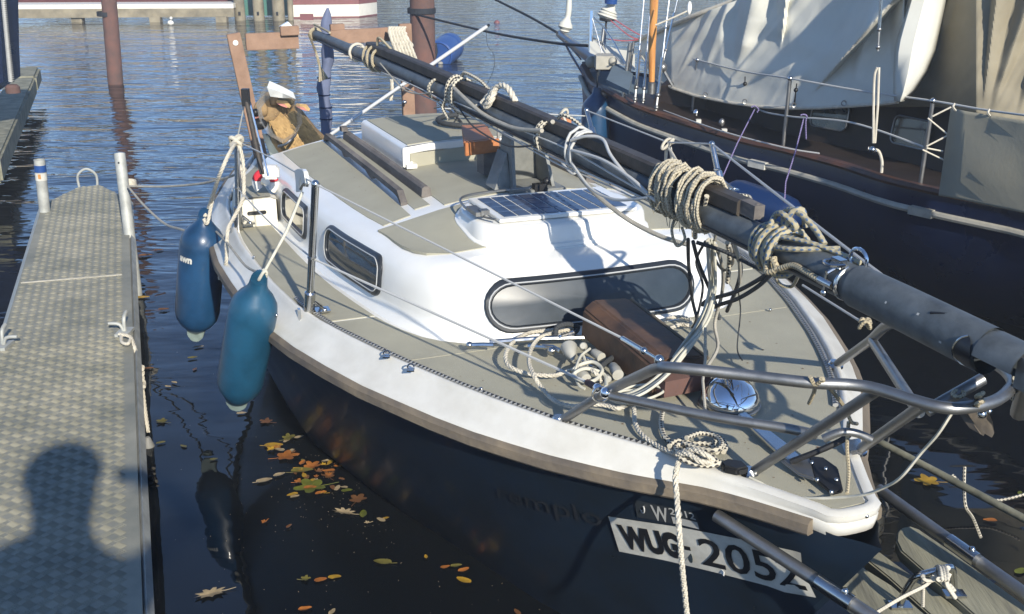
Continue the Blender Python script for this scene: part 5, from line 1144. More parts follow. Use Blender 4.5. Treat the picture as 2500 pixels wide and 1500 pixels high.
# furled blue cloth
fs = 5.0
fc = [(800, 20, .006), (798, 35, .04), (796, 50, .075), (796, 75, .10), (797, 95, .075), (798, 110, .055), (800, 125, .10), (800, 150, .10), (796, 172, .06), (791, 190, .11), (789, 215, .115), (792, 232, .09), (793, 245, .085), (795, 262, .10), (796, 290, .10), (795, 315, .085), (794, 340, .09)]
t = thing('furled_parasol', 'furled dull blue cloth with pointed top standing behind the mast tip', 'parasol', PS(795, 338, fs))
mb = MB(); rws = []
for i, (x, y, r_) in enumerate(fc):
    r_ = .012 + r_ * .24 if r_ > .02 else r_; c_ = PS(x, y, fs); rws.append([c_ + Vector((math.cos(a) * r_ * (1 + .16 * math.sin(3 * a + i * .9)), math.sin(a) * r_ * (1 + .12 * math.sin(4 * a + i)), 0)) for a in [k * 2 * math.pi / 18 for k in range(18)]])
mb.grid([r for r in rws], closed=True); obj('cloth', mb, M['bluecloth'], t, ang=50)
for i in (9, 11, 13, 14): obj('tie', MB().tube([PS(fc[i][0], fc[i][1], fs) + Vector((math.cos(a) * (.012 + .24 * fc[i][2]) * 1.08, math.sin(a) * (.012 + .24 * fc[i][2]) * 1.08, 0)) for a in [k * .42 for k in range(15)]], .004, 5, closed=True), M['navy2'], t)
# white rope hank on gallows
hk = []
for k in range(6):
    x0 = 945 + k * 7; hk.append(cr([PS(x0 + 8, 66, gs - .1), PS(x0 + 6, 78, gs - .11), PS(x0 + 12 + k, 100, gs - .12), PS(x0 + 22 + k, 125, gs - .12), PS(x0 + 32 + k, 150, gs - .1)], 5))
hk.append(cr([PS(985, 75, gs - .1), PS(992, 95, gs - .12), PS(1007, 112, gs - .1)], 4))
cord('rope_end', [cr([PS(956, 195, gs - .4), PS(957, 220, gs - .4), PS(954, 246, gs - .4)], 4)], .011, M['rope'], 'short white rope end hanging below the mast left of the gallows leg', lobes=3, n=9, pitch=.1)
cord('rope_hank', hk, .0115, M['rope'], 'hank of thick white rope draped over the right end of the gallows', lobes=3, n=9, pitch=.1)

# ================================================================== NEIGHBOUR YACHT
CAPP = [(1424, 158, 1.02), (1440, 190, .945), (1455, 205, .925), (1483, 218, .92), (1548, 252, .87), (1599, 272, .845), (1704, 306, .815), (1817, 340, .79), (1910, 361, .785), (2050, 397, .78), (2200, 443, .775), (2482, 500, .775)]
cap = P3(CAPP); cap = cr(cap, 4); dend = (cap[-1] - cap[-9]).normalized()
cap += [cap[-1] + dend * k * .45 for k in range(1, 8)]
ny = thing('yacht', 'large dark navy classic yacht lying beyond under a pale awning', 'boat', (2.2, 6, 0))
def perp(i):
    t = cap[min(i + 1, len(cap) - 1)] - cap[max(i - 1, 0)]; t.z = 0; t.normalize(); return Vector((-t.y, t.x, 0))  # towards port/inboard
inb = [perp(i) for i in range(len(cap))]
if inb[20].x < 0: inb = [-v for v in inb]
INC = Vector((.87, .49, 0))
inb = [(INC if i < 12 else v).copy() for i, v in enumerate(inb)]
N0 = len(cap)
h_ = MB(); rws = []
for i, p in enumerate(cap):
    t = min(1, i / 14.0); k = inb[i]
    z = p.z; bw = .30 * (1 - t) 
    rws.append([p + k * -.0 + Vector((0, 0, -.03)), p + k * -.015 + Vector((0, 0, -.12)), p + k * .02 + Vector((0, 0, -z * .45)), p + k * .13 + Vector((0, 0, -z * .75)) , p + k * (.36) + Vector((0, 0, -z)), p + k * .7 + Vector((0, 0, -z - .3))])
h_.grid(rws)
# far side of the bow
far_ = []
for i in range(0, 16):
    p = cap[i]; wdt2 = min(.03 + .21 * i ** .8, 2.2); 
    far_.append([p + inb[i] * wdt2 * 1.1 + Vector((0, 0, -.03)), p + inb[i] * wdt2 * 1.0 + Vector((0, 0, -z))])
h_.grid(far_); obj('hull', h_, M['navy2'], ny)
st = cap[0]; obj('stem', MB().prism([st + Vector((-.01, .03, .02)), st + Vector((.05, .0, .02)), st + Vector((.12, -.25, -.95)), st + Vector((.05, -.15, -1.0))], Vector((.05, .05, 0))), M['navy2'], ny)
cp_ = MB(); rws = []
for i, p in enumerate(cap):
    k = inb[i]; rws.append([p + k * a + Vector((0, 0, b_)) for a, b_ in ((-.028, -.028), (-.034, -.012), (-.02, .006), (.03, .006), (.04, -.012), (.035, -.028))])
cp_.grid(rws, closed=True); obj('cap_rail', cp_, M['varnish'], ny)
# rub rail
RUBP = [(1432, 192), (1457, 238), (1483, 262), (1616, 334), (1732, 371), (1876, 420), (2036, 465), (2200, 514), (2337, 551), (2500, 592)]
rubx = MB(); rr_ = []
for i, p in enumerate(cap):
    rr_.append(p + inb[i] * -.028 + Vector((0, 0, -.135 if i > 12 else -.10 - .035 * i / 12)))
rubx.tube(rr_, .020, 8); obj('rub_rail', rubx, M['rub'], ny)
for i in (30, 41): obj('rub_rail_joint', MB().box(rr_[i] + Vector((0, 0, 0)), (.14, .05, .045), ((rr_[i + 1] - rr_[i]).normalized(), inb[i], Vector((0, 0, 1)))), M['rub'] if i == 41 else M['platewh'], ny)
# deck, cabin side
dk_ = MB(); rws = []
for i, p in enumerate(cap):
    k = inb[i]; wd_ = min(.03 + .21 * i ** .8, 2.4); rws.append([p + k * (.03 + (wd_ - .03) * f) + Vector((0, 0, -.05)) for f in (0, .25, .5, .75, 1)])
dk_.grid(rws[:13]); obj('foredeck', dk_, M['deckshade'], ny)
dk_ = MB(); dk_.grid(rws[12:]); obj('side_deck', dk_, M['cabdark'], ny)
cs_ = MB(); rws = []; ctop = []
for i in range(14, N0):
    p = cap[i]; k = inb[i]; b_ = min(.55, .30 + .05 * (i - 14)); hgt = min(.36, .10 + .05 * (i - 14))
    rws.append([p + k * b_ + Vector((0, 0, -.06)), p + k * (b_ + .05) + Vector((0, 0, hgt - .05)), p + k * (b_ + .12) + Vector((0, 0, hgt)), p + k * 1.9 + Vector((0, 0, hgt + .10))]); ctop.append(rws[-1][1])
cs_.grid(rws); obj('cabin_side', cs_, M['cabdark'], ny)
cf = rws[0]; obj('cabin_front', MB().add(cf, [[0, 1, 2, 3]]), M['cabdark'], ny)
def cabwin(i0, w_, name='porthole'):
    i = i0; p = cap[i] + inb[i] * .575 + Vector((0, 0, .14)); T = (cap[i + 1] - cap[i - 1]); T.z = 0; T.normalize()
    f = MB(); ol_ = roundrect(w_, .17, .04, 4); f.prism([p + T * a + Vector((0, 0, b_)) + inb[i] * (.03 * 1) * (b_ / .2) - inb[i] * .03 for a, b_ in ol_], inb[i] * .03); fo = obj(name, f, M['pane'], ny)
    t_ = MB(); t_.tube([p + T * a + Vector((0, 0, b_)) + inb[i] * (.03) * (b_ / .2) - inb[i] * .034 for a, b_ in ol_], .006, 5, closed=True); obj('frame', t_, M['steeldull'], fo)
for i in (31, 36, 41): cabwin(i, .30)
# small lights and lamps
for px, py in ((1699, 280), (1762, 303)):
    j = min(range(N0), key=lambda i: abs((C0 + FW * CAM_F + RT * (px - 1250) - C0).normalized().x * 1 - ((cap[i] - C0).normalized().x)))
    pz_ = P(px, py, .84); m = MB().ball(pz_ + Vector((0, 0, .01)), .022, 10, sc=(1, 1, 1.3)); lo_ = obj('deck_lamp', m, M['chrome'] if px < 1720 else M['steeldull'], ny); obj('base', MB().box(P(px + 6, py + 16, .8), (.035, .035, .025)), M['platewh'], lo_)
# bowsprit, furled sails
bs0, bs1 = cap[0] + Vector((.12, -.25, .03)), PY(1366, 84, 10.6)
obj('bowsprit', MB().tube([bs0, bs0.lerp(bs1, .6), bs1], [.055, .045, .035], 12), M['navy2'], ny)
obj('stay', MB().tube([PY(1372, 92, 10.5), PY(1395, 135, 10.0), PY(1424, 182, 9.6)], .012, 6), M['navy2'], ny)
obj('stay', MB().tube([PY(1384, 105, 10.3), PY(1418, 145, 9.6)], .008, 6), M['navy2'], ny)
def furl(name, pts, r0, mat, label):
    path = cr(pts, 6); rnd = random.Random(len(label)); rs_ = [interp(r0, i / (len(path) - 1)) * rnd.uniform(.85, 1.15) for i in range(len(path))]
    return tag(obj(name, MB().tube(path, rs_, 12), mat, ang=50), label, 'sail')
furl('furled_sail', [PY(1391, -30, 10.6), PY(1388, 30, 10.6), PY(1381, 62, 10.6), PY(1377, 80, 10.6)], [(0, .02), (.45, .03), (.7, .07), (1, .03)], M['sail'], 'furled grey sail bundle at the bowsprit tip')
furl('furled_sail', [PY(1500, -30, 9.3), PY(1493, 10, 9.3), PY(1486, 30, 9.3), PY(1480, 48, 9.3)], [(0, .02), (.4, .04), (.8, .085), (1, .06)], M['sail'], 'second furled sail with blue band nearer the orange spar')
obj('furler_drum', MB().lathe(PY(1484, 44, 9.3), (0, 0, 1), [(-.03, .03), (-.02, .07), (0, .07), (.01, .03)], 16), M['black'], ny)
obj('forestay', MB().tube([PY(1480, 52, 9.3), PY(1476, 110, 9.1)], .010, 6), M['steeldull'], ny)
obj('sail_band', MB().lathe(PY(1491, 10, 9.25), (.05, 0, 1), [(0, .05), (.1, .058)], 14, cap=False), M['barrel'], ny)
for pts in (((1500, 48), (1560, 85), (1600, 95)), ((1490, 50), (1540, 90), (1580, 100)), ((1480, 95), (1520, 100), (1556, 98))):
    cord('red_line', [cr([PY(x, y, 9.1) for x, y in pts], 5)], .004, M['ropered'], 'faded red line %s of the furled sail' % {1500: 'stretching right from the top drum', 1490: 'sagging lowest', 1480: 'lying across the bow just aft'}[pts[0][0]])
# bow rail of neighbour
nr_ = thing('bow_rail', 'chrome bow rail posts of the navy yacht', 'railing', PY(1443, 130, 9.0))
for a, b_, r_ in (((1444, 27), (1442, 128), .018), ((1474, 68), (1460, 185), .014), ((1538, 105), (1520, 250), .014), ((1547, 102), (1536, 185), .010)):
    obj('post', MB().tube([PY(a[0], a[1], 9.05 if a[0] < 1500 else 8.3), PY(b_[0], b_[1], 9.0 if a[0] < 1500 else 8.3)], r_, 10), M['chrome'] if a[0] == 1444 else M['steeldull'], nr_)
obj('wire', MB().tube([PY(1446, 40, 9.05), PY(1476, 70, 9.0), PY(1500, 105, 8.7), PY(1538, 175, 8.3)], .006, 6), M['steel'], nr_); obj('wire', MB().tube([PY(1444, 92, 9.05), PY(1474, 105, 9.0), PY(1490, 170, 8.8)], .006, 6), M['steel'], nr_)
obj('wire', MB().tube([PY(1446, 45, 8.7), PY(1470, 130, 8.6)], .005, 6), M['steel'], nr_)
sc_ = MB(); rnd = random.Random(5); 
sc_.grid([[PY(1440 + 22 * i, 128 + 8 * i - 16 * j + rnd.uniform(-5, 5), 8.6 + .25 * j) for i in range(6)] for j in range(3)])
tag(obj('sail_cloth', sc_, M['sail'], ang=20), 'crumpled pale sail cloth lying on the navy yacht bow', 'sail')
obj('anchor_winch', MB().box(PY(1475, 150, 8.6), (.14, .2, .10)).ball(PY(1496, 150, 8.5), .035, 8).ball(PY(1444, 152, 8.8), .05, 8), M['rub'], ny)
obj('hatch', MB().prism([PY(x, y, Y_) for x, y, Y_ in ((1500, 162, 8.6), (1545, 190, 8.2), (1535, 232, 7.6), (1480, 205, 8.0))], (0, 0, .03)), M['deckshade'], ny)
# orange spar and shrouds
t = thing('wooden_spar', 'orange varnished wooden mast standing on the navy yacht', 'mast', PY(1590, 205, 8.35))
obj('shaft', MB().tube([PY(1601, -80, 8.35), PY(1597, 0, 8.35), PY(1592, 120, 8.35), PY(1591, 200, 8.35)], [.032, .0325, .028, .023], 16), M['spar'], t)
obj('shoe', MB().lathe(PY(1591, 210, 8.35), (0, 0, 1), [(-.06, .03), (.02, .03), (.03, .02)], 12), M['steeldull'], t)
def shroud(top, bot, r_, label, fork=True):
    t = thing('shroud', label, 'shroud', bot); d = (top - bot).normalized(); L = (top - bot).length
    obj('wire', MB().tube([bot + d * .38, top], r_ * .6, 6), M['steel'], t)
    obj('rigging_screw', MB().tube([bot + d * .10, bot + d * .38], r_ * 1.5, 8), M['steel'], t)
    obj('fork', MB().tube([bot, bot + d * .10], r_ * 1.1, 6).ball(bot + d * .02, r_ * 2.2, 8).ball(bot + d * .11, r_ * 2.2, 8), M['steeldull'], t)
shroud(PY(1573, -10, 8.3), PY(1550, 250, 8.1), .0085, 'shroud wire left of the orange spar with long steel screw')
shroud(PY(1590, -10, 8.4), PY(1570, 252, 8.1), .0075, 'second shroud wire crossing just left of the orange spar')
shroud(PY(1635, -10, 8.1), PY(1602, 270, 7.9), .0085, 'thin shroud wire right of the orange spar ending at the cap rail')
obj('shackle_block', MB().ball(PY(1617, 165, 8.0), .036, 10).tube([PY(1617, 165, 8.0), PY(1642, 210, 8.0)], .012, 6), M['steeldull'], ny)
shroud(PY(1656, -10, 8.1), PY(1617, 160, 8.0), .0055, 'hair thin shroud leading to a small dark block')
shroud(PY(2153, -30, 5.8), PY(2143, 125, 5.8), .006, 'thin wire with bright snap hook in front of the awning')
cord('hanging_tackle', [cr([PY(2142, 165, 5.8), PY(2134, 200, 5.8), PY(2132, 350, 5.75)], 5), [PY(2146, 165, 5.8), PY(2143, 260, 5.78), PY(2136, 350, 5.75)]], .007, M['rope'], 'white tackle rope hanging from the snap hook in front of the awning')
cord('rope_end', [cr([PY(2130, 366, 5.9), PY(2145, 370, 5.9), PY(2153, 395, 5.9), PY(2152, 422, 5.9)], 5)], .009, M['rope'], 'short white rope end curling on the yacht side deck')
obj('cleat', MB().ball(PY(2130, 366, 5.9), .02, 8).tube([PY(2120, 362, 5.9), PY(2140, 368, 5.9)], .01, 6), M['steel'], ny)
# stanchions and lifelines of neighbour
stl = [((1690, 272), (1703, 147)), ((1912, 357), (1929, 192)), ((2247, 448), (2278, 247))]
tops = []
for k, (b_, a) in enumerate(stl):
    bb = P(b_[0], b_[1], .80 if k == 0 else .77); tp_ = PY(a[0], a[1], bb.y - .02); tops.append((bb, tp_))
    t = thing('stanchion', 'tall steel stanchion on the navy yacht, %s' % ['nearest its bow', 'in the middle below the awning', 'beside the laced grey screen'][k], 'stanchion', bb, None)
    obj('tube', MB().tube([bb, tp_], .0125, 10), M['steeldull'], t); obj('cap', MB().ball(tp_, .018, 8), M['steel'], t)
Y0, Y1, Y2 = tops[0][1].y, tops[1][1].y, tops[2][1].y
wire([PY(1600, 120, Y0 + .7), tops[0][1], PY(1817, 175, (Y0 + Y1) / 2), tops[1][1], PY(2100, 222, (Y1 + Y2) / 2), tops[2][1], PY(2400, 268, Y2 - .3), PY(2520, 284, Y2 - .6)], 'upper lifeline of the navy yacht crossing the awning', .006)
wire([tops[0][0] + Vector((0, 0, .0)) + Vector((.1, 0, .25)), PY(1840, 262, (Y0 + Y1) / 2), tops[1][0].lerp(tops[1][1], .45), PY(2080, 300, (Y1 + Y2) / 2), tops[2][0].lerp(tops[2][1], .44)], 'middle lifeline of the navy yacht below the awning', .006)
wire([P(1620, 270, .83), P(1760, 320, .83), P(1912, 360, .82), P(2000, 375, .82)], 'thin rail line running low along the yacht cap rail', .005)
for (a, b_) in (((1722, 165), (1719, 236)), ((1819, 188), (1818, 255)), ((1945, 205), (1938, 265))):
    t = thing('bungee_hook', 'dark bungee with hook pulling the awning edge, %s' % {1722: 'nearest the bow', 1819: 'second from the bow', 1945: 'beside the middle stanchion'}[a[0]], 'bungee', PY(b_[0], b_[1], 7.2))
    Yh = interp([(1703, Y0), (1929, Y1)], a[0]); pa3, pb3 = PY(a[0], a[1], Yh), PY(b_[0], b_[1], Yh + .15)
    obj('cord', MB().tube([pa3, pa3.lerp(pb3, .3), pb3], [.004, .004, .008], 6), M['black'], t); obj('ball', MB().ball(pa3.lerp(pb3, .25), .015, 8), M['black'], t)
# awning: tensioned cloth with creases running down to its corners
def awn_sheet(cols, Yf, creases, name, mat, label, cat='awning', ny_=100, thick=.004, top_cut=False):
    """cols: (px, lower_py); sheet rises away from the lower edge; creases: (x0,y0,x1,y1,width,depth) lines where the cloth is pinched outward"""
    rws = []; x0, x1 = cols[0][0], cols[-1][0]; n = 230
    for j in range(ny_ + 1):
        v = j / ny_; row = []
        for i in range(n + 1):
            x = x0 + (x1 - x0) * i / n; yl = interp(cols, x); yt = interp([(1560, 96), (1700, 38), (1850, -18), (1900, -100), (1960, -170)], x) if top_cut else -170; y = yl + (yt - yl) * v
            Y = Yf(x, v * (yl - yt) / (yl + 170)); d = 0
            for (a0, b0, a1, b1, w_, dp) in creases:
                L = math.hypot(a1 - a0, b1 - b0); tx, ty = (a1 - a0) / L, (b1 - b0) / L
                s_ = (x - a0) * tx + (y - b0) * ty; er = (y - b0) * tx - (x - a0) * ty
                if s_ <= 0: continue
                g = min(1, s_ / L) ** .8; wl, wr = w_[0] * (.15 + .85 * g), w_[1] * (.15 + .85 * g); k = min(1, s_ / (L * .3))
                pr_ = 0
                if -wl < er <= 0: pr_ = 1 + er / wl
                elif 0 < er < wr: pr_ = 1 - er / wr
                d += dp * k * g * (pr_ * pr_ * (3 - 2 * pr_) * .5 + pr_ * .5)
            d += .006 * mnoise.noise(Vector((x * .05 + y * .03, y * .012, 9)))
            d += .02 * mnoise.noise(Vector((x * .012, y * .02, 3)))
            row.append(PY(x, y, Y - d))
        rws.append(row)
    m = MB(); m.grid(rws); o = obj(name, m, mat, ang=24); md_ = o.modifiers.new('solid', 'SOLIDIFY'); md_.thickness = thick
    return tag(o, label, cat)
lowr = [(1560, 128), (1575, 150), (1600, 195), (1645, 218), (1700, 236), (1780, 252), (1850, 262), (1930, 266), (2000, 265), (2080, 260), (2150, 255), (2200, 249), (2208, 247)]
awY = lambda x, v: interp([(1560, 9.1), (1640, 8.4), (1760, 7.8), (1930, 7.15), (2210, 6.3)], x) + v * .55
cre = [(1795, 184, 1850, -60, (36, 70), .20), (1972, 242, 2190, -10, (75, 16), .26), (2192, 252, 2225, -60, (52, 300), .24), (1600, 165, 1765, -30, (12, 34), .05), (1700, 225, 1795, -40, (14, 34), .06), (1650, 195, 1720, 60, (8, 20), .03), (1905, 130, 1925, -60, (26, 12), .12), (1860, 255, 2085, 90, (34, 40), .035), (1745, 240, 1900, 60, (10, 26), .03), (2080, 240, 2120, 60, (30, 40), .05)]
awn = awn_sheet(lowr, awY, cre, 'awning', M['sail'], 'pale grey canvas awning with deep creases stretched over the navy yacht', ny_=110, top_cut=True)
hm = MB(); hm.tube([PY(x, y - 1, awY(x, 0) - .012) for x, y in [(x_, interp(lowr, x_)) for x_ in range(1562, 2206, 14)]], .011, 7); obj('hem', hm, M['rope'], awn)
for px in (1640, 1722, 1818, 1938, 2060, 2196): obj('eyelet', MB().tube([PY(px, interp(lowr, px) - 9, awY(px, 0) - .05) + Vector((math.cos(a) * .014, 0, math.sin(a) * .014)) for a in [i * .55 for i in range(12)]], .004, 5, closed=True), M['steeldull'], awn)
# outer curved tail of the awning
tl = MB(); rws = []
for (y, xl, xr) in ((248, 2194, 2204), (225, 2193, 2222), (180, 2193, 2250), (130, 2195, 2270), (100, 2200, 2277), (70, 2208, 2284), (0, 2228, 2300), (-80, 2245, 2318), (-150, 2255, 2335)):
    Y_ = 6.12 + (248 - y) * .0009; rws.append([PY(xl - 10, y, Y_ + .22), PY(xl, y, Y_), PY(xl + (xr - xl) * .4, y, Y_ - .04), PY(xl + (xr - xl) * .8, y, Y_ + .01), PY(xr, y - 3, Y_ + .08), PY(xr + 14, y - 8, Y_ + .30)])
tl.grid(rws); 
o = obj('awning_tail', tl, M['sail'], None, ang=60); o.modifiers.new('solid', 'SOLIDIFY').thickness = .004; tag(o, 'bright sunlit outer edge of the awning pulled down to a point', 'awning')
cord('awning_rope', [cr([PY(1550, 100, 9.2), PY(1640, 62, 8.6), PY(1700, 36, 8.3), PY(1780, 6, 8.1), PY(1860, -30, 7.9)], 5)], .018, M['rope'], 'pale rope edge along the upper front of the awning')
cord('thin_line', [cr([PY(1600, 62, 7.8), PY(1640, 45, 7.8), PY(1683, 25, 7.8)], 4)], .006, M['rope'], 'thin cord with white toggle left above the awning'); tag(obj('toggle', MB().ball(PY(1683, 20, 7.8), .03, 8, sc=(.6, .6, 1.6)), M['gel']), 'small white toggle above the awning front', 'toggle')
# olive tent behind
tn = awn_sheet([(2150, 262), (2250, 262), (2300, 262), (2370, 275), (2440, 288), (2560, 305), (2700, 330)], lambda x, v: interp([(2150, 6.95), (2385, 6.0), (2420, 5.97), (2700, 5.75)], x) + v * .5, [(2400, 262, 2440, -60, (14, 60), .10), (2420, 275, 2520, -20, (40, 30), .10), (2250, 240, 2330, -60, (30, 30), .04), (2480, 300, 2600, -20, (40, 50), .12)], 'cockpit_tent', M['tent'], 'olive grey canvas tent hanging behind the awning at the right edge', ny_=80)
# dodger screen
ds = MB(); rws = []
for (x, yt, yb, Y_) in ((2322, 264, 478, 5.62), (2360, 272, 487, 5.52), (2420, 282, 500, 5.38), (2480, 292, 512, 5.26), (2560, 305, 530, 5.1), (2700, 330, 560, 4.85)):
    rws.append([PY(x - 30 * v * (1 if x < 2330 else .6), yt + (yb - yt) * v, Y_ - .04 * v + .022 * math.sin(x * .05 + v * 5) + .012 * math.sin(x * .11 - v * 7)) for v in (0, .04, .2, .4, .6, .8, .97, 1)])
ds.grid(rws); o = obj('dodger_screen', ds, M['screen'], ang=50); o.modifiers.new('solid', 'SOLIDIFY').thickness = .003; tag(o, 'plain grey cloth screen laced to the yacht lifelines at the right edge', 'screen')
lc = [[PY(a, b_, 5.62) for a, b_ in seg] for seg in (((2276, 285), (2322, 262)), ((2265, 289), (2320, 334)), ((2262, 358), (2312, 332)), ((2262, 362), (2302, 370)), ((2252, 366), (2308, 393)))]
ty_ = thing('lacing', 'thin white cords lacing the grey screen to the stanchion', 'lacing', PY(2270, 330, 5.62))
for a in lc: obj('cord', MB().tube(a, .0045, 6), M['rope'], ty_)
for x, y in ((2330, 262), (2415, 276)):
    obj('hook', MB().tube(cr([PY(x, y - 8, 5.42), PY(x - 3, y, 5.40), PY(x + 3, y + 8, 5.42)], 4), .006, 6), M['rope'], ty_)
# purple cords
cord('purple_cord', [[PY(1842, 268, 6.95), PY(1800, 350, 6.7), PY(1765, 430, 6.6)]] + [cr([PY(1842 + a_, 265 + b_, 6.94) for a_, b_ in ((-8, -2), (0, -6), (10, 2), (6, 10))], 3)], .0045, M['ropepurple'], 'left purple cord tied to the yacht lifeline')
cord('purple_cord', [[PY(1962, 290, 6.5), PY(1942, 370, 6.4), PY(1918, 445, 6.35), PY(1915, 495, 6.3)]] + [cr([PY(1962 + a_, 290 + b_, 6.48) for a_, b_ in ((-8, -8), (0, -10), (8, -6), (5, 8), (6, 50))], 3)], .0048, M['ropepurple'], 'right purple cord running down to the low blue fender')
# neighbour fenders
def fender2(c, L, r_, d, label, mat):
    t = thing('fender', label, 'fender', c); d = Vector(d).normalized(); b_ = c - d * L / 2
    obj('body', MB().lathe(b_, d, [(0, .02), (.03, r_ * .6), (.08, r_ * .92), (.14, r_), (L - .14, r_), (L - .09, r_ * .9), (L - .05, r_ * .6), (L - .02, .04), (L + .03, .03)], 26), mat, t, ang=60)
    obj('line', MB().tube([b_ + d * (L + .02), b_ + d * (L + .2)], .006, 6), M['ropedark'], t); return t
c_ = PY(1455, 320, 8.55); fender2(c_, .62, .118, (0, 0, 1), 'blue fender hanging off the navy yacht bow with a sun glint', M['fendern'])
c_ = PY(1856, 502, 6.45); fender2(c_, .56, .115, (-.75, .45, .18), 'shade-darkened blue fender lying low against the yacht side behind the boom', M['fendershade'])
# ================================================================== GANGWAY AT THE BOW
gy = thing('gangway', 'plank gangway with two aluminium side tubes reaching toward the bow', 'gangway', P(2250, 1430, .5))
def plank(px, z, name='plank', th=.035):
    return obj(name, MB().prism(P3([(x, y, z) for x, y in px]), (0, 0, -th)), M['gangwood'], gy, bevel=.004)
plank([(1958, 1368), (1968, 1358), (1985, 1353), (2020, 1353), (2060, 1361), (2100, 1380), (2180, 1430), (2260, 1500), (2330, 1570), (2230, 1580), (2120, 1500), (2010, 1420), (1965, 1385)], .62)
plank([(2108, 1352), (2128, 1345), (2150, 1348), (2200, 1385), (2300, 1455), (2400, 1530), (2450, 1580), (2350, 1575), (2270, 1500), (2170, 1410), (2120, 1370)], .60)
plank([(2190, 1300), (2200, 1288), (2222, 1284), (2245, 1292), (2330, 1350), (2500, 1475), (2640, 1580), (2480, 1590), (2400, 1520), (2280, 1415), (2200, 1345), (2188, 1320)], .62)
ga = P3([(1748, 1258, .80), (1985, 1412, .745), (2250, 1585, .70)]); obj('side_tube', MB().tube(ga, .016, 12), M['steeldull'], gy)
gb2 = P3([(2145, 1195, .69), (2325, 1325, .67), (2600, 1520, .65)]); obj('side_tube', MB().tube(gb2, .016, 12), M['steeldull'], gy)
for c_, d_ in ((P(1995, 1418, .75), ga[2] - ga[1]), (P(2318, 1320, .68), gb2[2] - gb2[1])):
    obj('joint', MB().tube([c_, c_ + d_.normalized() * .09], .019, 12).ball(c_ + d_.normalized() * .07 + Vector((0, 0, .018)), .009, 8), M['steel'], gy)
obj('upper_tube', MB().tube(P3([(2148, 1080, .50), (2300, 1160, .50), (2600, 1320, .50)]), .012, 10), M['oldtimber'], gy)
obj('bow_bracket', MB().lathe(P(1765, 1258, .72), AFT, [(-.03, .02), (-.02, .034), (.02, .034), (.03, .02)], 14).ball(P(1790, 1262, .71), .022, 8), M['steeldull'], sb)
hb2 = thing('steel_handle', 'bright bent steel handle on the gangway planks wrapped with white rope', 'handle', P(2210, 1480, .655))
hp = [P(2198, 1478, .625), P(2208, 1450, .665), P(2228, 1418, .705), P(2245, 1405, .725), P(2290, 1393, .740), P(2320, 1385, .745), P(2326, 1395, .725), P(2328, 1415, .685), P(2330, 1450, .625)]
obj('bar', MB().tube(cr(hp, 5), .0085, 10), M['steel'], hb2); obj('foot', MB().box(hp[0], (.05, .03, .006)), M['steel'], hb2); obj('foot', MB().box(hp[-1], (.05, .03, .006)), M['steel'], hb2)
cord('hitch', [cr([P(2290 + k * 7 + 6 * math.cos(a), 1400 + 16 * math.sin(a), .745 + .012 * math.cos(a)) for k in range(4) for a in (1.2, 2.6, 4.0, 5.4)], 3), cr([P(2318, 1400, .745), P(2310, 1425, .725), P(2325, 1450, .705), P(2332, 1460, .695)], 4), cr([P(2300, 1425, .715), P(2318, 1430, .715), P(2330, 1445, .705)], 4)], .0058, M['rope'], 'white rope hitched several times round the bent steel handle', n=8)
cord('thin_line', [cr([P(2130, 1502, .675), P(2200, 1460, .705), P(2262, 1428, .725), P(2280, 1405, .745)], 4), [P(2254, 1405, .745), P(2253, 1480, .655)], cr([P(2250, 1405, .745), P(2258, 1416, .740), P(2275, 1418, .735), P(2290, 1408, .745)], 4)], .0045, M['rope'], 'thin white line tied from the steel handle toward the lower frame edge')
# stuff hanging below the mast heel
wk = thing('wood_wedge', 'splintered brown wood wedge bolted to the pulpit nose', 'wood piece', P(2410, 1040, 1.2))
obj('wedge', MB().prism(P3([(2345, 990, 1.24), (2385, 984, 1.24), (2412, 995, 1.24), (2424, 1030, 1.22), (2430, 1058, 1.2), (2422, 1072, 1.19), (2412, 1050, 1.2), (2402, 1068, 1.19), (2385, 1045, 1.2), (2372, 1020, 1.21)]), AFT * .04), M['strake'], wk, bevel=.002)
obj('bolt', MB().ball(P(2397, 1011, 1.245), .010, 8).ball(P(2414, 1004, 1.24), .007, 8), M['steel'], wk)
cord('lashing', [cr([P(2392 + 8 * math.cos(a), 960 + a * 3, 1.29 + .02 * math.sin(a)) for a in [i * .8 for i in range(14)]], 3), cr([P(2340 + 14 * math.cos(a), 962 + 8 * math.sin(a), 1.28) for a in [i * .6 for i in range(11)]], 3)], .0045, M['ropebeige'], 'tan cord lashing the mast heel to the pulpit nose')
cord('flecked_line', [cr([P(2499, 850, 1.36), P(2478, 890, 1.33), P(2474, 940, 1.28), P(2472, 975, 1.24)], 5)], .004, M['ropefl'], 'flecked black and white line hanging at the mast heel')
cord('flecked_line', [cr(P3([(2355, 1140, .3), (2354, 1180, .25), (2357, 1235, .2), (2375, 1265, .12), (2394, 1312, .03)]), 5)], .006, M['ropefl'], 'flecked line dropping into the dark water right of the bow')
cord('flecked_line', [cr(P3([(2325, 1160, .12), (2370, 1200, .08), (2430, 1222, .06), (2510, 1205, .1)]), 5)], .006, M['ropefl'], 'flecked line crossing sideways over the dark water right of the bow')
tag(obj('heel_block', MB().tube([P(2510, 930, 1.3), P(2488, 1010, 1.2)], .018, 10), M['steeldull']), 'grey tube stub cut by the right edge below the mast', 'tube')
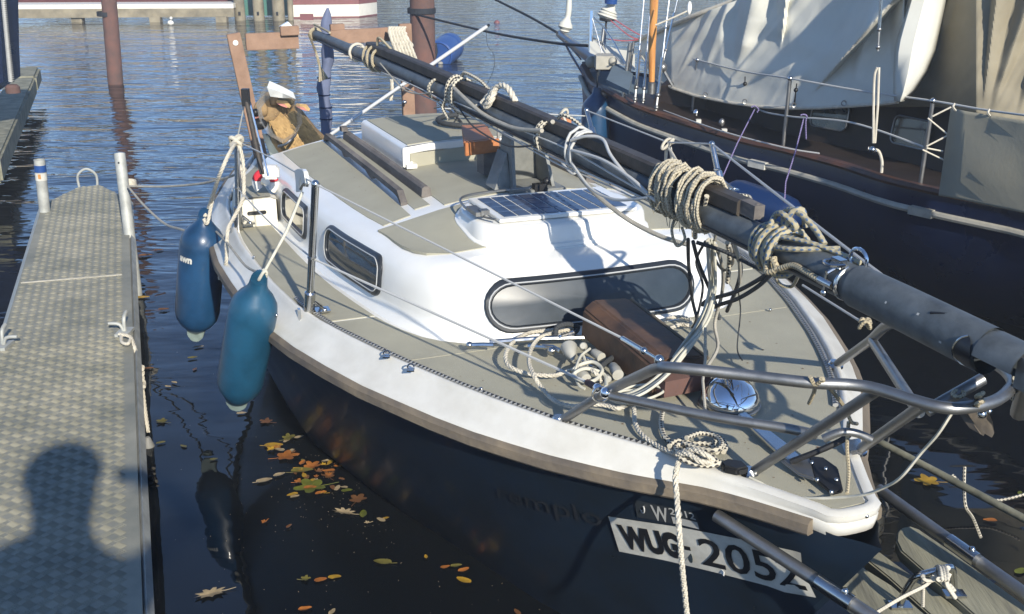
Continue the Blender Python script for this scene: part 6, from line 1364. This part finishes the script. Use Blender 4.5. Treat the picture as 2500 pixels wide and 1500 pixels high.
# ================================================================== DOG WITH COLLAR CONE
def skinmesh(name, pts, edges, mat, parent, lv=2, root=0, scale=1.0):
    me = bpy.data.meshes.new(name); me.from_pydata([tuple(p[0]) for p in pts], edges, []); o = bpy.data.objects.new(name, me); COL.objects.link(o)
    if parent: o.parent = parent; o.location = -WT[parent]
    sk_ = o.modifiers.new('skin', 'SKIN'); sk_.use_smooth_shade = True
    for i, p in enumerate(pts):
        r_ = p[1] * scale; me.skin_vertices[0].data[i].radius = (r_, r_) if not isinstance(r_, tuple) else r_
    me.skin_vertices[0].data[root].use_root = True
    ss_ = o.modifiers.new('sub', 'SUBSURF'); ss_.levels = lv; ss_.render_levels = lv
    me.materials.append(mat); WT[o] = Vector((0, 0, 0)); return o
ds_ = 3.95
M['furdark'] = newmat('dark saddle fur', (.10, .085, .05), .9, col2=(.045, .04, .028), vscale=25)
M['furtan'] = newmat('tan neck fur', (.56, .38, .17), .9, col2=(.36, .23, .10), vscale=20)
dg_ = thing('dog', 'tan and black shepherd dog in a plastic collar behind the cabin', 'dog', PS(735, 380, ds_) - Vector((0, 0, .3)))
k = lambda x, y, s_=ds_: PS(x, y, s_)
dpts = [(k(745, 395, 4.15), .17), (k(722, 345, 4.05), .135), (k(702, 305, 3.98), .105), (k(688, 275, 3.95), .095), (k(674, 256, 3.93), .085), (k(655, 258, 3.90), .062), (k(640, 268, 3.86), .045), (k(628, 276, 3.82), .030),
        (k(700, 246, 3.98), .032), (k(716, 248, 4.0), .014), (k(668, 240, 3.88), .030), (k(668, 254, 3.80), .012), (k(770, 440, 4.6), .17), (k(800, 470, 5.0), .16), (k(700, 420, 3.95), .075), (k(690, 480, 3.9), .045), (k(685, 530, 3.9), .038), (k(775, 420, 3.98), .07), (k(790, 480, 3.95), .045), (k(790, 530, 3.95), .038), (k(640, 290, 3.86), .022), (k(630, 296, 3.83), .014)]
de = [(0, 1), (1, 2), (2, 3), (3, 4), (4, 5), (5, 6), (6, 7), (4, 8), (8, 9), (4, 10), (10, 11), (0, 12), (12, 13), (0, 14), (14, 15), (15, 16), (0, 17), (17, 18), (18, 19), (5, 20), (20, 21)]
skinmesh('body', dpts, de, M['fur'], dg_, 2, 0, 1.08)
for (x, y, s_, dx, dz) in ((672, 250, 3.80, .02, .03), (720, 258, 3.90, .03, .02)):
    e0 = k(x, y, s_); ear = MB(); ear.prism([e0, e0 + Vector((.055, -.01, -.004)), e0 + Vector((.075, -.012, -.030)), e0 + Vector((.035, -.012, -.020))], Vector((.004, .02, .01))); eo = obj('ear', ear, M['furtan'], dg_, bevel=.003)
    ei = MB(); ei.prism([e0 + Vector((.010, -.014, -.004)), e0 + Vector((.048, -.024, -.009)), e0 + Vector((.062, -.026, -.024)), e0 + Vector((.034, -.024, -.015))], Vector((.002, .006, .002))); obj('inner_ear', ei, M['tongue'], eo)
obj('dark_brow', MB().ball(k(690, 250, 3.84), .045, 12, sc=(1.3, .6, .5)), M['furdark'], dg_)
obj('nose', MB().ball(k(624, 275, 3.80), .020, 10), M['nose'], dg_)
obj('tongue', MB().ball(k(625, 289, 3.82), .020, 8, sc=(.8, .8, 1)), M['tongue'], dg_)
obj('open_mouth', MB().ball(k(633, 303, 3.80), .034, 10, sc=(1.2, .8, .9)), M['nose'], dg_)
# saddle of dark coat
sd = MB(); rnd = random.Random(3)
def tuft(c, d, L, w_):
    s_ = d.cross(Vector((0, -1, .2))).normalized() * w_; b_ = len(sd.v)
    sd.v += [tuple(c - s_), tuple(c + s_), tuple(c + d * L)]; sd.f.append([b_, b_ + 1, b_ + 2]); sd.uv.append(None)
for i in range(2600):
    t_ = rnd.random(); x = 712 + 55 * t_ + rnd.uniform(-22, 20); y = 285 + 70 * t_ + rnd.uniform(-16, 14)
    base = k(x, y, 3.88 + .04 * t_ + rnd.uniform(-.01, .01)); tuft(base, (Vector((.5, -.1, -.8)) + Vector((rnd.uniform(-.4, .4), rnd.uniform(-.3, .1), rnd.uniform(-.3, .3)))).normalized(), .035, .0022)
o = obj('saddle_fur', sd, M['furdark'], dg_, recalc=False); o['kind'] = 'stuff'
sd = MB()
for i in range(2600):
    t_ = rnd.random(); x = 668 + 58 * t_ + rnd.uniform(-20, 18); y = 272 + 95 * t_ + rnd.uniform(-14, 14)
    base = k(x, y, 3.86 + .03 * t_ + rnd.uniform(-.01, .01)); tuft(base, (Vector((.35, -.1, -.85)) + Vector((rnd.uniform(-.4, .4), rnd.uniform(-.3, .1), rnd.uniform(-.3, .3)))).normalized(), .030, .0022)
o = obj('neck_fur', sd, M['furtan'], dg_, recalc=False); o['kind'] = 'stuff'
obj('chain_collar', MB().tube(cr([k(680, 358, 3.78), k(698, 352, 3.72), k(712, 340, 3.72), k(722, 328, 3.78)], 5), .007, 6), M['steeldull'], dg_)
cn = thing('protective_cone', 'clear grey plastic protective collar round the head of the dog', 'pet collar', k(680, 300, 3.9))
M['clear'] = newmat('cloudy clear plastic', (.62, .66, .68), .25, spec=.6, trans=0, var=.2)
tt, bb_ = nodes(M['clear']); bb_.inputs['Alpha'].default_value = .42
M['clear2'] = newmat('folded clear plastic', (.66, .68, .67), .3, var=.25, vscale=12); nodes(M['clear2'])[1].inputs['Alpha'].default_value = .8
cm_ = MB(); o1 = [(660, 198), (690, 212), (715, 225), (728, 240), (736, 275), (738, 300), (722, 330), (690, 350), (655, 330), (632, 290), (626, 255), (638, 225)]
o2 = [(680, 262), (690, 264), (700, 268), (708, 276), (714, 292), (716, 306), (708, 322), (694, 332), (676, 326), (664, 304), (662, 284), (668, 270)]
cm_.grid([[k(x, y, 3.72 + .0012 * abs(i - 6)) for i, (x, y) in enumerate(o1)], [k((x + a) / 2, (y + b_) / 2, 3.86) for (x, y), (a, b_) in zip(o1, o2)], [k(x, y, 3.98) for x, y in o2]], closed=True)
obj('cone', cm_, M['clear'], cn, ang=40)
fl_ = MB(); fl_.grid([[k(658, 198, 3.70), k(690, 212, 3.70), k(716, 226, 3.72)], [k(652, 214, 3.68), k(690, 228, 3.68), k(722, 242, 3.70)], [k(660, 236, 3.69), k(690, 240, 3.69), k(712, 240, 3.71)]]); obj('folded_rim', fl_, M['clear2'], cn, ang=20)
# grey tarpaulin under the dog
tp2 = MB(); rnd = random.Random(8); tp2.grid([[PS(640 + 20 * i + 10 * j, 330 + 26 * j + rnd.uniform(-4, 4), 4.0 - .03 * j + rnd.uniform(-.03, .03)) for i in range(5)] for j in range(4)])
o = obj('tarpaulin', tp2, M['tarp'], ang=30); o.modifiers.new('solid', 'SOLIDIFY').thickness = .004; tag(o, 'crumpled grey tarpaulin in the cockpit below the dog', 'tarpaulin')
# ================================================================== FLOATING LEAVES
def leafmat(c, n):
    c = tuple(x * .8 for x in c)
    return newmat('leaf ' + n, c, .55, col2=tuple(x * .55 for x in c), vscale=26, spec=.4)
LM = {'orange': leafmat((.42, .15, .03), 'orange'), 'yellow': leafmat((.50, .30, .03), 'yellow'), 'green': leafmat((.16, .18, .025), 'green'), 'brown': leafmat((.20, .09, .035), 'brown'), 'tan': leafmat((.42, .33, .20), 'tan'), 'olive': leafmat((.17, .15, .035), 'olive')}
def outline(kind, rnd):
    pts = []
    if kind == 'maple':
        for i in range(30):
            a = 2 * math.pi * i / 30; lobe = abs(math.cos(2.5 * (a))) ; r_ = .50 + .50 * lobe ** 1.3 * (1 - .35 * abs(math.sin(a / 2))) + rnd.uniform(-.05, .05); pts.append((r_ * math.cos(a), r_ * math.sin(a)))
    elif kind == 'oak':
        for i in range(28):
            a = 2 * math.pi * i / 28; r_ = .75 + .22 * math.sin(9 * a); pts.append((r_ * math.cos(a) * 1.15, r_ * math.sin(a) * .55))
    else:
        for i in range(16):
            a = 2 * math.pi * i / 16; pts.append((math.cos(a), math.sin(a) * .48 * (1 - .25 * math.cos(a))))
    return pts
def leaf(px, py, size, rot, kind, col, label, group=None, z=.004):
    size *= 1.3; rnd = random.Random(int(px * 7 + py)); c = P(px, py, z); mb = MB(); pts = outline(kind, rnd)
    cu_ = rnd.uniform(.15, .8)
    vs = [c + Vector((0, 0, .001 + .0 * size))]
    for x, y in pts:
        X = x * math.cos(R(rot)) - y * math.sin(R(rot)); Y = x * math.sin(R(rot)) + y * math.cos(R(rot))
        vs.append(c + Vector((X * size, Y * size, size * cu_ * (abs(y) * .5 + x * x * .15) + rnd.uniform(0, .002))))
    n = len(pts); mb.add(vs, [[0, 1 + i, 1 + (i + 1) % n] for i in range(n)])
    if kind != 'oval' or size > .03:
        d_ = Vector((math.cos(R(rot + 180)), math.sin(R(rot + 180)), 0)); mb.tube([c + d_ * size * .3, c + d_ * size * .9, c + d_ * size * 1.5 + Vector((.003, 0, .003))], .0011, 4)
    return tag(obj('leaf', mb, LM[col], ang=30, recalc=False), label, 'leaf', group or 'autumn leaves floating on the dark water')
big = [(700, 1115, .042, 20, 'maple', 'orange', 'largest orange maple leaf floating near the boat side'),
 (668, 1088, .032, 5, 'oval', 'yellow', 'yellow curled leaf just left of the large orange maple leaf'),
 (705, 1070, .026, 40, 'maple', 'olive', 'olive maple leaf above the large orange one'),
 (762, 1140, .034, 60, 'maple', 'orange', 'orange leaf on top of the leaf cluster by the hull'),
 (738, 1152, .036, 10, 'oval', 'olive', 'long olive leaf at the left of the leaf cluster'),
 (760, 1190, .056, 200, 'maple', 'green', 'wide dark green maple leaf under the cluster'),
 (762, 1178, .022, 90, 'oval', 'yellow', 'small yellow leaf lying on the green maple leaf'),
 (757, 1192, .020, 10, 'oval', 'orange', 'small orange leaf lying on the green maple leaf'),
 (802, 1162, .026, 120, 'maple', 'brown', 'brown leaf at the right of the leaf cluster'),
 (783, 1205, .018, 30, 'oval', 'orange', 'tiny orange leaf at the foot of the cluster'),
 (720, 1213, .015, 30, 'oval', 'tan', 'tiny tan leaf left below the cluster'),
 (847, 1198, .018, 15, 'oval', 'green', 'short green leaf right of the cluster'),
 (874, 1220, .032, 70, 'maple', 'brown', 'pinkish brown maple leaf close to the hull'),
 (840, 1252, .036, 165, 'oak', 'tan', 'pale cream lobed oak leaf floating alone'),
 (887, 1256, .022, 95, 'oval', 'green', 'bright green leaf beside the cream oak leaf'),
 (930, 1270, .017, 140, 'oval', 'tan', 'curled tan leaf near the hull side'),
 (943, 1265, .010, 20, 'oval', 'yellow', 'tiny yellow leaf touching the curled tan one'),
 (645, 1174, .026, 25, 'oval', 'tan', 'narrow pale leaf left of the cluster'),
 (682, 1160, .020, 35, 'oval', 'tan', 'slim grey tan leaf above the narrow pale one'),
 (934, 1373, .026, 170, 'oval', 'olive', 'olive green pointed leaf in open dark water'),
 (1040, 1360, .010, 100, 'oval', 'yellow', 'tiny yellow leaf alone near the hull'),
 (1087, 1385, .014, 20, 'oval', 'orange', 'left leaf of the orange trio by the hull'),
 (1114, 1382, .016, 10, 'oval', 'olive', 'middle olive leaf of the trio by the hull'),
 (1132, 1392, .017, 30, 'oval', 'orange', 'right brown orange leaf of the trio by the hull'),
 (1132, 1418, .023, 150, 'oval', 'yellow', 'bright yellow oval leaf below the trio'),
 (745, 1414, .016, 10, 'maple', 'olive', 'small dull olive leaf at the lower middle'),
 (783, 1416, .018, 20, 'oval', 'orange', 'orange brown leaf left of the yellow orange one'),
 (817, 1409, .018, 10, 'oval', 'yellow', 'yellow orange leaf at the lower middle'),
 (745, 1488, .018, 20, 'oval', 'orange', 'red orange leaf at the bottom edge'),
 (811, 1495, .014, 70, 'oval', 'tan', 'pale leaf cut by the bottom edge'),
 (515, 1450, .042, 205, 'oak', 'tan', 'large torn tan leaf near the pontoon at the bottom'),
 (1263, 1495, .014, 120, 'oval', 'brown', 'brown leaf at the bottom edge beside the hull'),
 (395, 1030, .024, 160, 'maple', 'olive', 'olive leaf by the pontoon edge above the cone weight'),
 (393, 1082, .016, 30, 'oval', 'olive', 'olive leaf touching the cone weight'),
 (448, 1090, .014, 150, 'oval', 'olive', 'small green leaf right of the cone weight'),
 (522, 1122, .014, 20, 'oval', 'olive', 'olive leaf in the blue reflection'),
 (348, 727, .034, 5, 'oval', 'yellow', 'yellow leaf beside the tall post foot'),
 (410, 945, .014, 160, 'oval', 'tan', 'tan leaf left of the teal fender, lower of two'),
 (425, 935, .014, 150, 'oval', 'tan', 'tan leaf left of the teal fender, upper of two'),
 (470, 875, .020, 20, 'oval', 'olive', 'olive leaf under the tip of the navy fender'),
 (485, 848, .022, 25, 'oval', 'tan', 'tan leaf below the navy fender'),
 (476, 902, .014, 80, 'oval', 'brown', 'reddish leaf between the two fenders'),
 (365, 900, .018, 15, 'oval', 'brown', 'orange brown leaf by the knotted pontoon rope'),
 (590, 1010, .018, 10, 'oval', 'tan', 'pale leaf at the tip of the teal fender'),
 (650, 1030, .026, 160, 'maple', 'brown', 'brown maple leaf right of the teal fender tip'),
 (400, 757, .026, 10, 'oval', 'brown', 'reddish leaf in the blue water left of the navy fender'),
 (355, 625, .036, 15, 'oval', 'brown', 'long brown leaf near the tall post, left one'),
 (387, 612, .026, 10, 'oval', 'brown', 'brown leaf near the tall post, right one'),
 (2265, 1175, .044, 170, 'maple', 'yellow', 'yellow maple leaf in dark water right of the bow'),
 (2417, 1272, .020, 170, 'oval', 'orange', 'orange leaf in dark water at the right'),
 (2492, 1395, .022, 30, 'oval', 'green', 'green leaf cut by the right edge'),
 (2490, 1205, .014, 60, 'oval', 'green', 'tiny green leaf at the right edge')]
for a in big: leaf(*a)
rnd = random.Random(91)
for i in range(46):
    t_ = rnd.random()
    if t_ < .62: x, y = rnd.gauss(765, 34), rnd.gauss(1168, 26)
    elif t_ < .8: x, y = rnd.gauss(690, 22), rnd.gauss(1095, 22)
    else: x, y = rnd.uniform(620, 960), rnd.uniform(1060, 1300)
    near_ = t_ < .62; cn_ = rnd.choice(('orange', 'yellow', 'olive', 'brown', 'orange', 'tan'))
    leaf(x, y, rnd.uniform(.009, .019), rnd.uniform(0, 360), rnd.choice(('oval', 'oval', 'maple')), cn_, ('small %s leaf packed in the leaf clump beside the hull' if near_ else 'small %s leaf drifting loose round the leaf clump') % cn_, ('small %s leaves in the clump' if near_ else 'small loose %s leaves') % cn_, z=.003 + .004 * rnd.random())
# specks of dust and seeds on the water
spk = MB(); rnd = random.Random(77)
for i in range(230):
    x = rnd.uniform(360, 1500); y = rnd.uniform(860, 1500); p = P(x, y, .002)
    if rnd.random() < .5: p = P(rnd.gauss(800, 120), rnd.gauss(1230, 90), .002)
    r_ = rnd.uniform(.0006, .0018); b_ = len(spk.v); a = rnd.uniform(0, 3)
    spk.v += [(p.x - r_ * 2 * math.cos(a), p.y - r_ * 2 * math.sin(a), .002), (p.x + r_ * math.sin(a), p.y - r_ * math.cos(a), .002), (p.x + r_ * 2 * math.cos(a), p.y + r_ * 2 * math.sin(a), .0025), (p.x - r_ * math.sin(a), p.y + r_ * math.cos(a), .002)]; spk.f.append([b_, b_ + 1, b_ + 2, b_ + 3]); spk.uv.append(None)
o = obj('floating_debris', spk, LM['tan'], recalc=False); o['kind'] = 'stuff'; tag(o, 'tiny pale specks drifting on the dark water', 'debris')
# ================================================================== PHOTOGRAPHER (casts the shadow on the pontoon)
pr = thing('person', 'person in a dark jacket on the jetty holding a phone at arm length', 'person', (-.3, -.1, .52))
X0 = -.235
pp = [((X0, -.12, 1.42), .15), ((X0, -.10, 1.60), .17), ((X0, -.08, 1.82), .15), ((X0, -.06, 1.92), .095), ((X0, -.06, 2.01), .09), ((X0, -.06, 2.10), .135), ((X0, -.06, 2.21), .095),
      ((X0 + .22, -.09, 1.82), .075), ((X0 + .44, -.06, 1.97), .055), ((X0 + .40, -.09, 2.08), .042), ((X0 + .33, -.06, 2.14), .03),
      ((X0 - .24, -.10, 1.80), .085), ((X0 - .32, -.12, 1.52), .046), ((X0 - .29, -.06, 1.32), .036), ((X0 - .29, -.04, 1.24), .03),
      ((X0 + .10, -.12, 1.30), .10), ((X0 + .11, -.10, .95), .07), ((X0 + .11, -.14, .60), .048), ((X0 + .12, -.02, .57), .04),
      ((X0 - .10, -.12, 1.30), .10), ((X0 - .11, -.10, .95), .07), ((X0 - .11, -.14, .60), .048), ((X0 - .12, -.02, .57), .04)]
pe = [(0, 1), (1, 2), (2, 3), (3, 4), (4, 5), (5, 6), (2, 7), (7, 8), (8, 9), (9, 10), (2, 11), (11, 12), (12, 13), (13, 14), (0, 15), (15, 16), (16, 17), (17, 18), (0, 19), (19, 20), (20, 21), (21, 22)]
skinmesh('body', [(Vector(a), b_) for a, b_ in pp], pe, M['cloth'], pr, 2, 0)
obj('hand', MB().ball((.055, -.05, 2.13), .028, 10, sc=(.8, .9, 1.2)), M['skin'], pr)
for k in range(4): obj('finger', MB().tube([(.05, -.055, 2.16 - k * .018), (.03, -.06, 2.162 - k * .018), (.005, -.052, 2.16 - k * .018)], [.008, .0075, .006], 8), M['skin'], pr)
obj('face', MB().ball((X0, .05, 2.10), .08, 14, sc=(.85, .5, 1.15)), M['skin'], pr)
obj('knit_cap', MB().ball((X0, -.065, 2.17), .135, 16, sc=(1, 1.05, .8)), M['cloth'], pr)
ph = thing('phone', 'dark smartphone held up beside the head', 'phone', (0, -.045, 2.15)); obj('case', MB().box((0, -.045, 2.15), (.12, .010, .065)), M['black'], ph, bevel=.003)

# ---- slack lines sagging under and over the spars
cord('slack_line', [cr([along(960) + side * -.045 + mup * .02, along(1010) + side * -.05 - mup * .045, along(1060) + side * -.05 - mup * .035, along(1100) + side * -.045]  , 6)], .0035, M['ropegrey'], 'slack grey cord sagging under the thin end of the mast')
cord('slack_line', [cr([along(1165) + side * -.045 - mup * .0, along(1215) + side * -.058 - mup * .05, along(1290) + side * -.058 - mup * .055, along(1340) + side * -.05 - mup * .01], 6)], .0035, M['ropedk'], 'slack dark cord sagging under the mast between two lashings')
cord('slack_line', [cr([along(1445) + side * -.05 - mup * .01, along(1500) + side * -.056 - mup * .055, along(1560) + side * -.056 - mup * .05, along(1625) + side * -.052 - mup * .0], 6)], .0045, M['wire'], 'slack silver wire sagging under the mast above the white hatch box')
cord('slack_line', [cr([P(1372, 398, 1.35), P(1400, 425, 1.33), P(1420, 395, 1.37), P(1455, 345, 1.44), P(1500, 352, 1.44), P(1520, 372, 1.43)], 6)], .0045, M['wire'], 'springy silver cable loop standing up over the boom')
cord('slack_line', [cr(P3([(1748, 600, 1.32), (1765, 660, 1.2), (1762, 720, 1.08), (1745, 790, .97), (1752, 850, .92), (1720, 905, .91)]), 6)], .0055, M['ropegrey'], 'grey line hanging beside the cream cord bundle to the deck')
cord('slack_line', [cr(P3([(1722, 590, 1.33), (1700, 640, 1.2), (1716, 700, 1.1), (1700, 780, .98), (1690, 800, .93)]), 6)], .004, M['ropedk'], 'thin dark line hanging between the window and the cream bundle')
cord('rope_tangle', [drope([(1500, 962, .925), (1540, 945, .93), (1590, 940, .935), (1620, 955, .93), (1580, 975, .93), (1530, 985, .93), (1490, 975, .925), (1520, 955, .935), (1570, 955, .94)], k=5)], .0042, M['ropepale'], 'loose tangle of thin cream cord under the rail bend')
cord('rope_tangle', [drope([(1395, 905, .925), (1420, 890, .94), (1450, 885, .945), (1470, 905, .94), (1450, 930, .93), (1420, 930, .935), (1400, 915, .94), (1430, 900, .95), (1475, 915, .93), (1480, 945, .92)], k=5)], .006, M['ropepale'], 'loose tangle of white cord among the plastic cones', n=8)
# grime: droppings and leaf crumbs on deck and pontoon
gr = MB(); rnd = random.Random(31)
def fleck(c, r_):
    b_ = len(gr.v); n = rnd.randint(5, 7); a0 = rnd.uniform(0, 6)
    gr.v += [tuple(c + Vector((math.cos(a0 + 6.283 * i / n) * r_ * rnd.uniform(.6, 1.2), math.sin(a0 + 6.283 * i / n) * r_ * rnd.uniform(.4, 1), .0003))) for i in range(n)]; gr.f.append(list(range(b_, b_ + n))); gr.uv.append(None)
for i in range(70):
    s_ = rnd.uniform(.15, 1.25); q_ = rnd.uniform(-1, 1) * (D(s_) - .05); fleck(W(s_, q_, zd(s_) + .0042), rnd.uniform(.0012, .0045))
for i in range(30):
    s_ = rnd.uniform(2.1, 3.5); q_ = rnd.uniform(.46, .55) * rnd.choice((1, 1, -1)); fleck(W(s_, q_, roofz(s_, q_) + .0042), rnd.uniform(.0012, .004))
o = obj('deck_crumbs', gr, LM['brown'], sb, recalc=False); o['kind'] = 'stuff'
gr = MB()
for i in range(90):
    c_ = near + en * rnd.uniform(.03, .62) + ea * rnd.uniform(1.2, 6); 
    if inside(c_): fleck(c_ + Vector((0, 0, .0034)), rnd.uniform(.002, .008))
o = obj('dirt_flecks', gr, M['oldtimber'], pt, recalc=False); o['kind'] = 'stuff'

for i_, (pts_, r_, m_, lb_) in enumerate([
    ([(1655, 520, 1.39), (1640, 560, 1.36), (1652, 600, 1.31), (1672, 585, 1.33), (1665, 555, 1.36)], .0042, 'ropepaleb', 'loose pale cord loop drooping under the left beige lashing'),
    ([(1750, 560, 1.38), (1742, 620, 1.27), (1766, 660, 1.2), (1790, 640, 1.26), (1782, 600, 1.34)], .0042, 'ropegrey', 'loose grey cord loop drooping behind the cream bundle'),
    ([(1885, 640, 1.33), (1900, 690, 1.25), (1932, 700, 1.22), (1950, 672, 1.3)], .005, 'ropebl', 'short flecked rope bight hanging under the blue flecked coil'),
    ([(1800, 700, 1.14), (1808, 760, 1.02), (1800, 850, .92), (1812, 880, .915)], .0022, 'ropedk', 'hair thin dark cord hanging to the deck by the far rail')]):
    cord('loose_line', [cr(P3(pts_), 7)], r_, M[m_], lb_)

# ---- thin added haze put in to lift the darks, in place of lens glare
hzm = bpy.data.materials.new('thin added haze'); hzm.use_nodes = True; t = hzm.node_tree; t.nodes.clear()
ou = t.nodes.new('ShaderNodeOutputMaterial'); pv = t.nodes.new('ShaderNodeVolumePrincipled'); pv.inputs['Density'].default_value = .004; pv.inputs['Color'].default_value = (.86, .93, 1, 1)
t.links.new(pv.outputs[0], ou.inputs['Volume'])
hz_ = obj('haze', MB().box((0, 250, 5.25), (1400, 1200, 14.5)), hzm); hz_['kind'] = 'stuff'
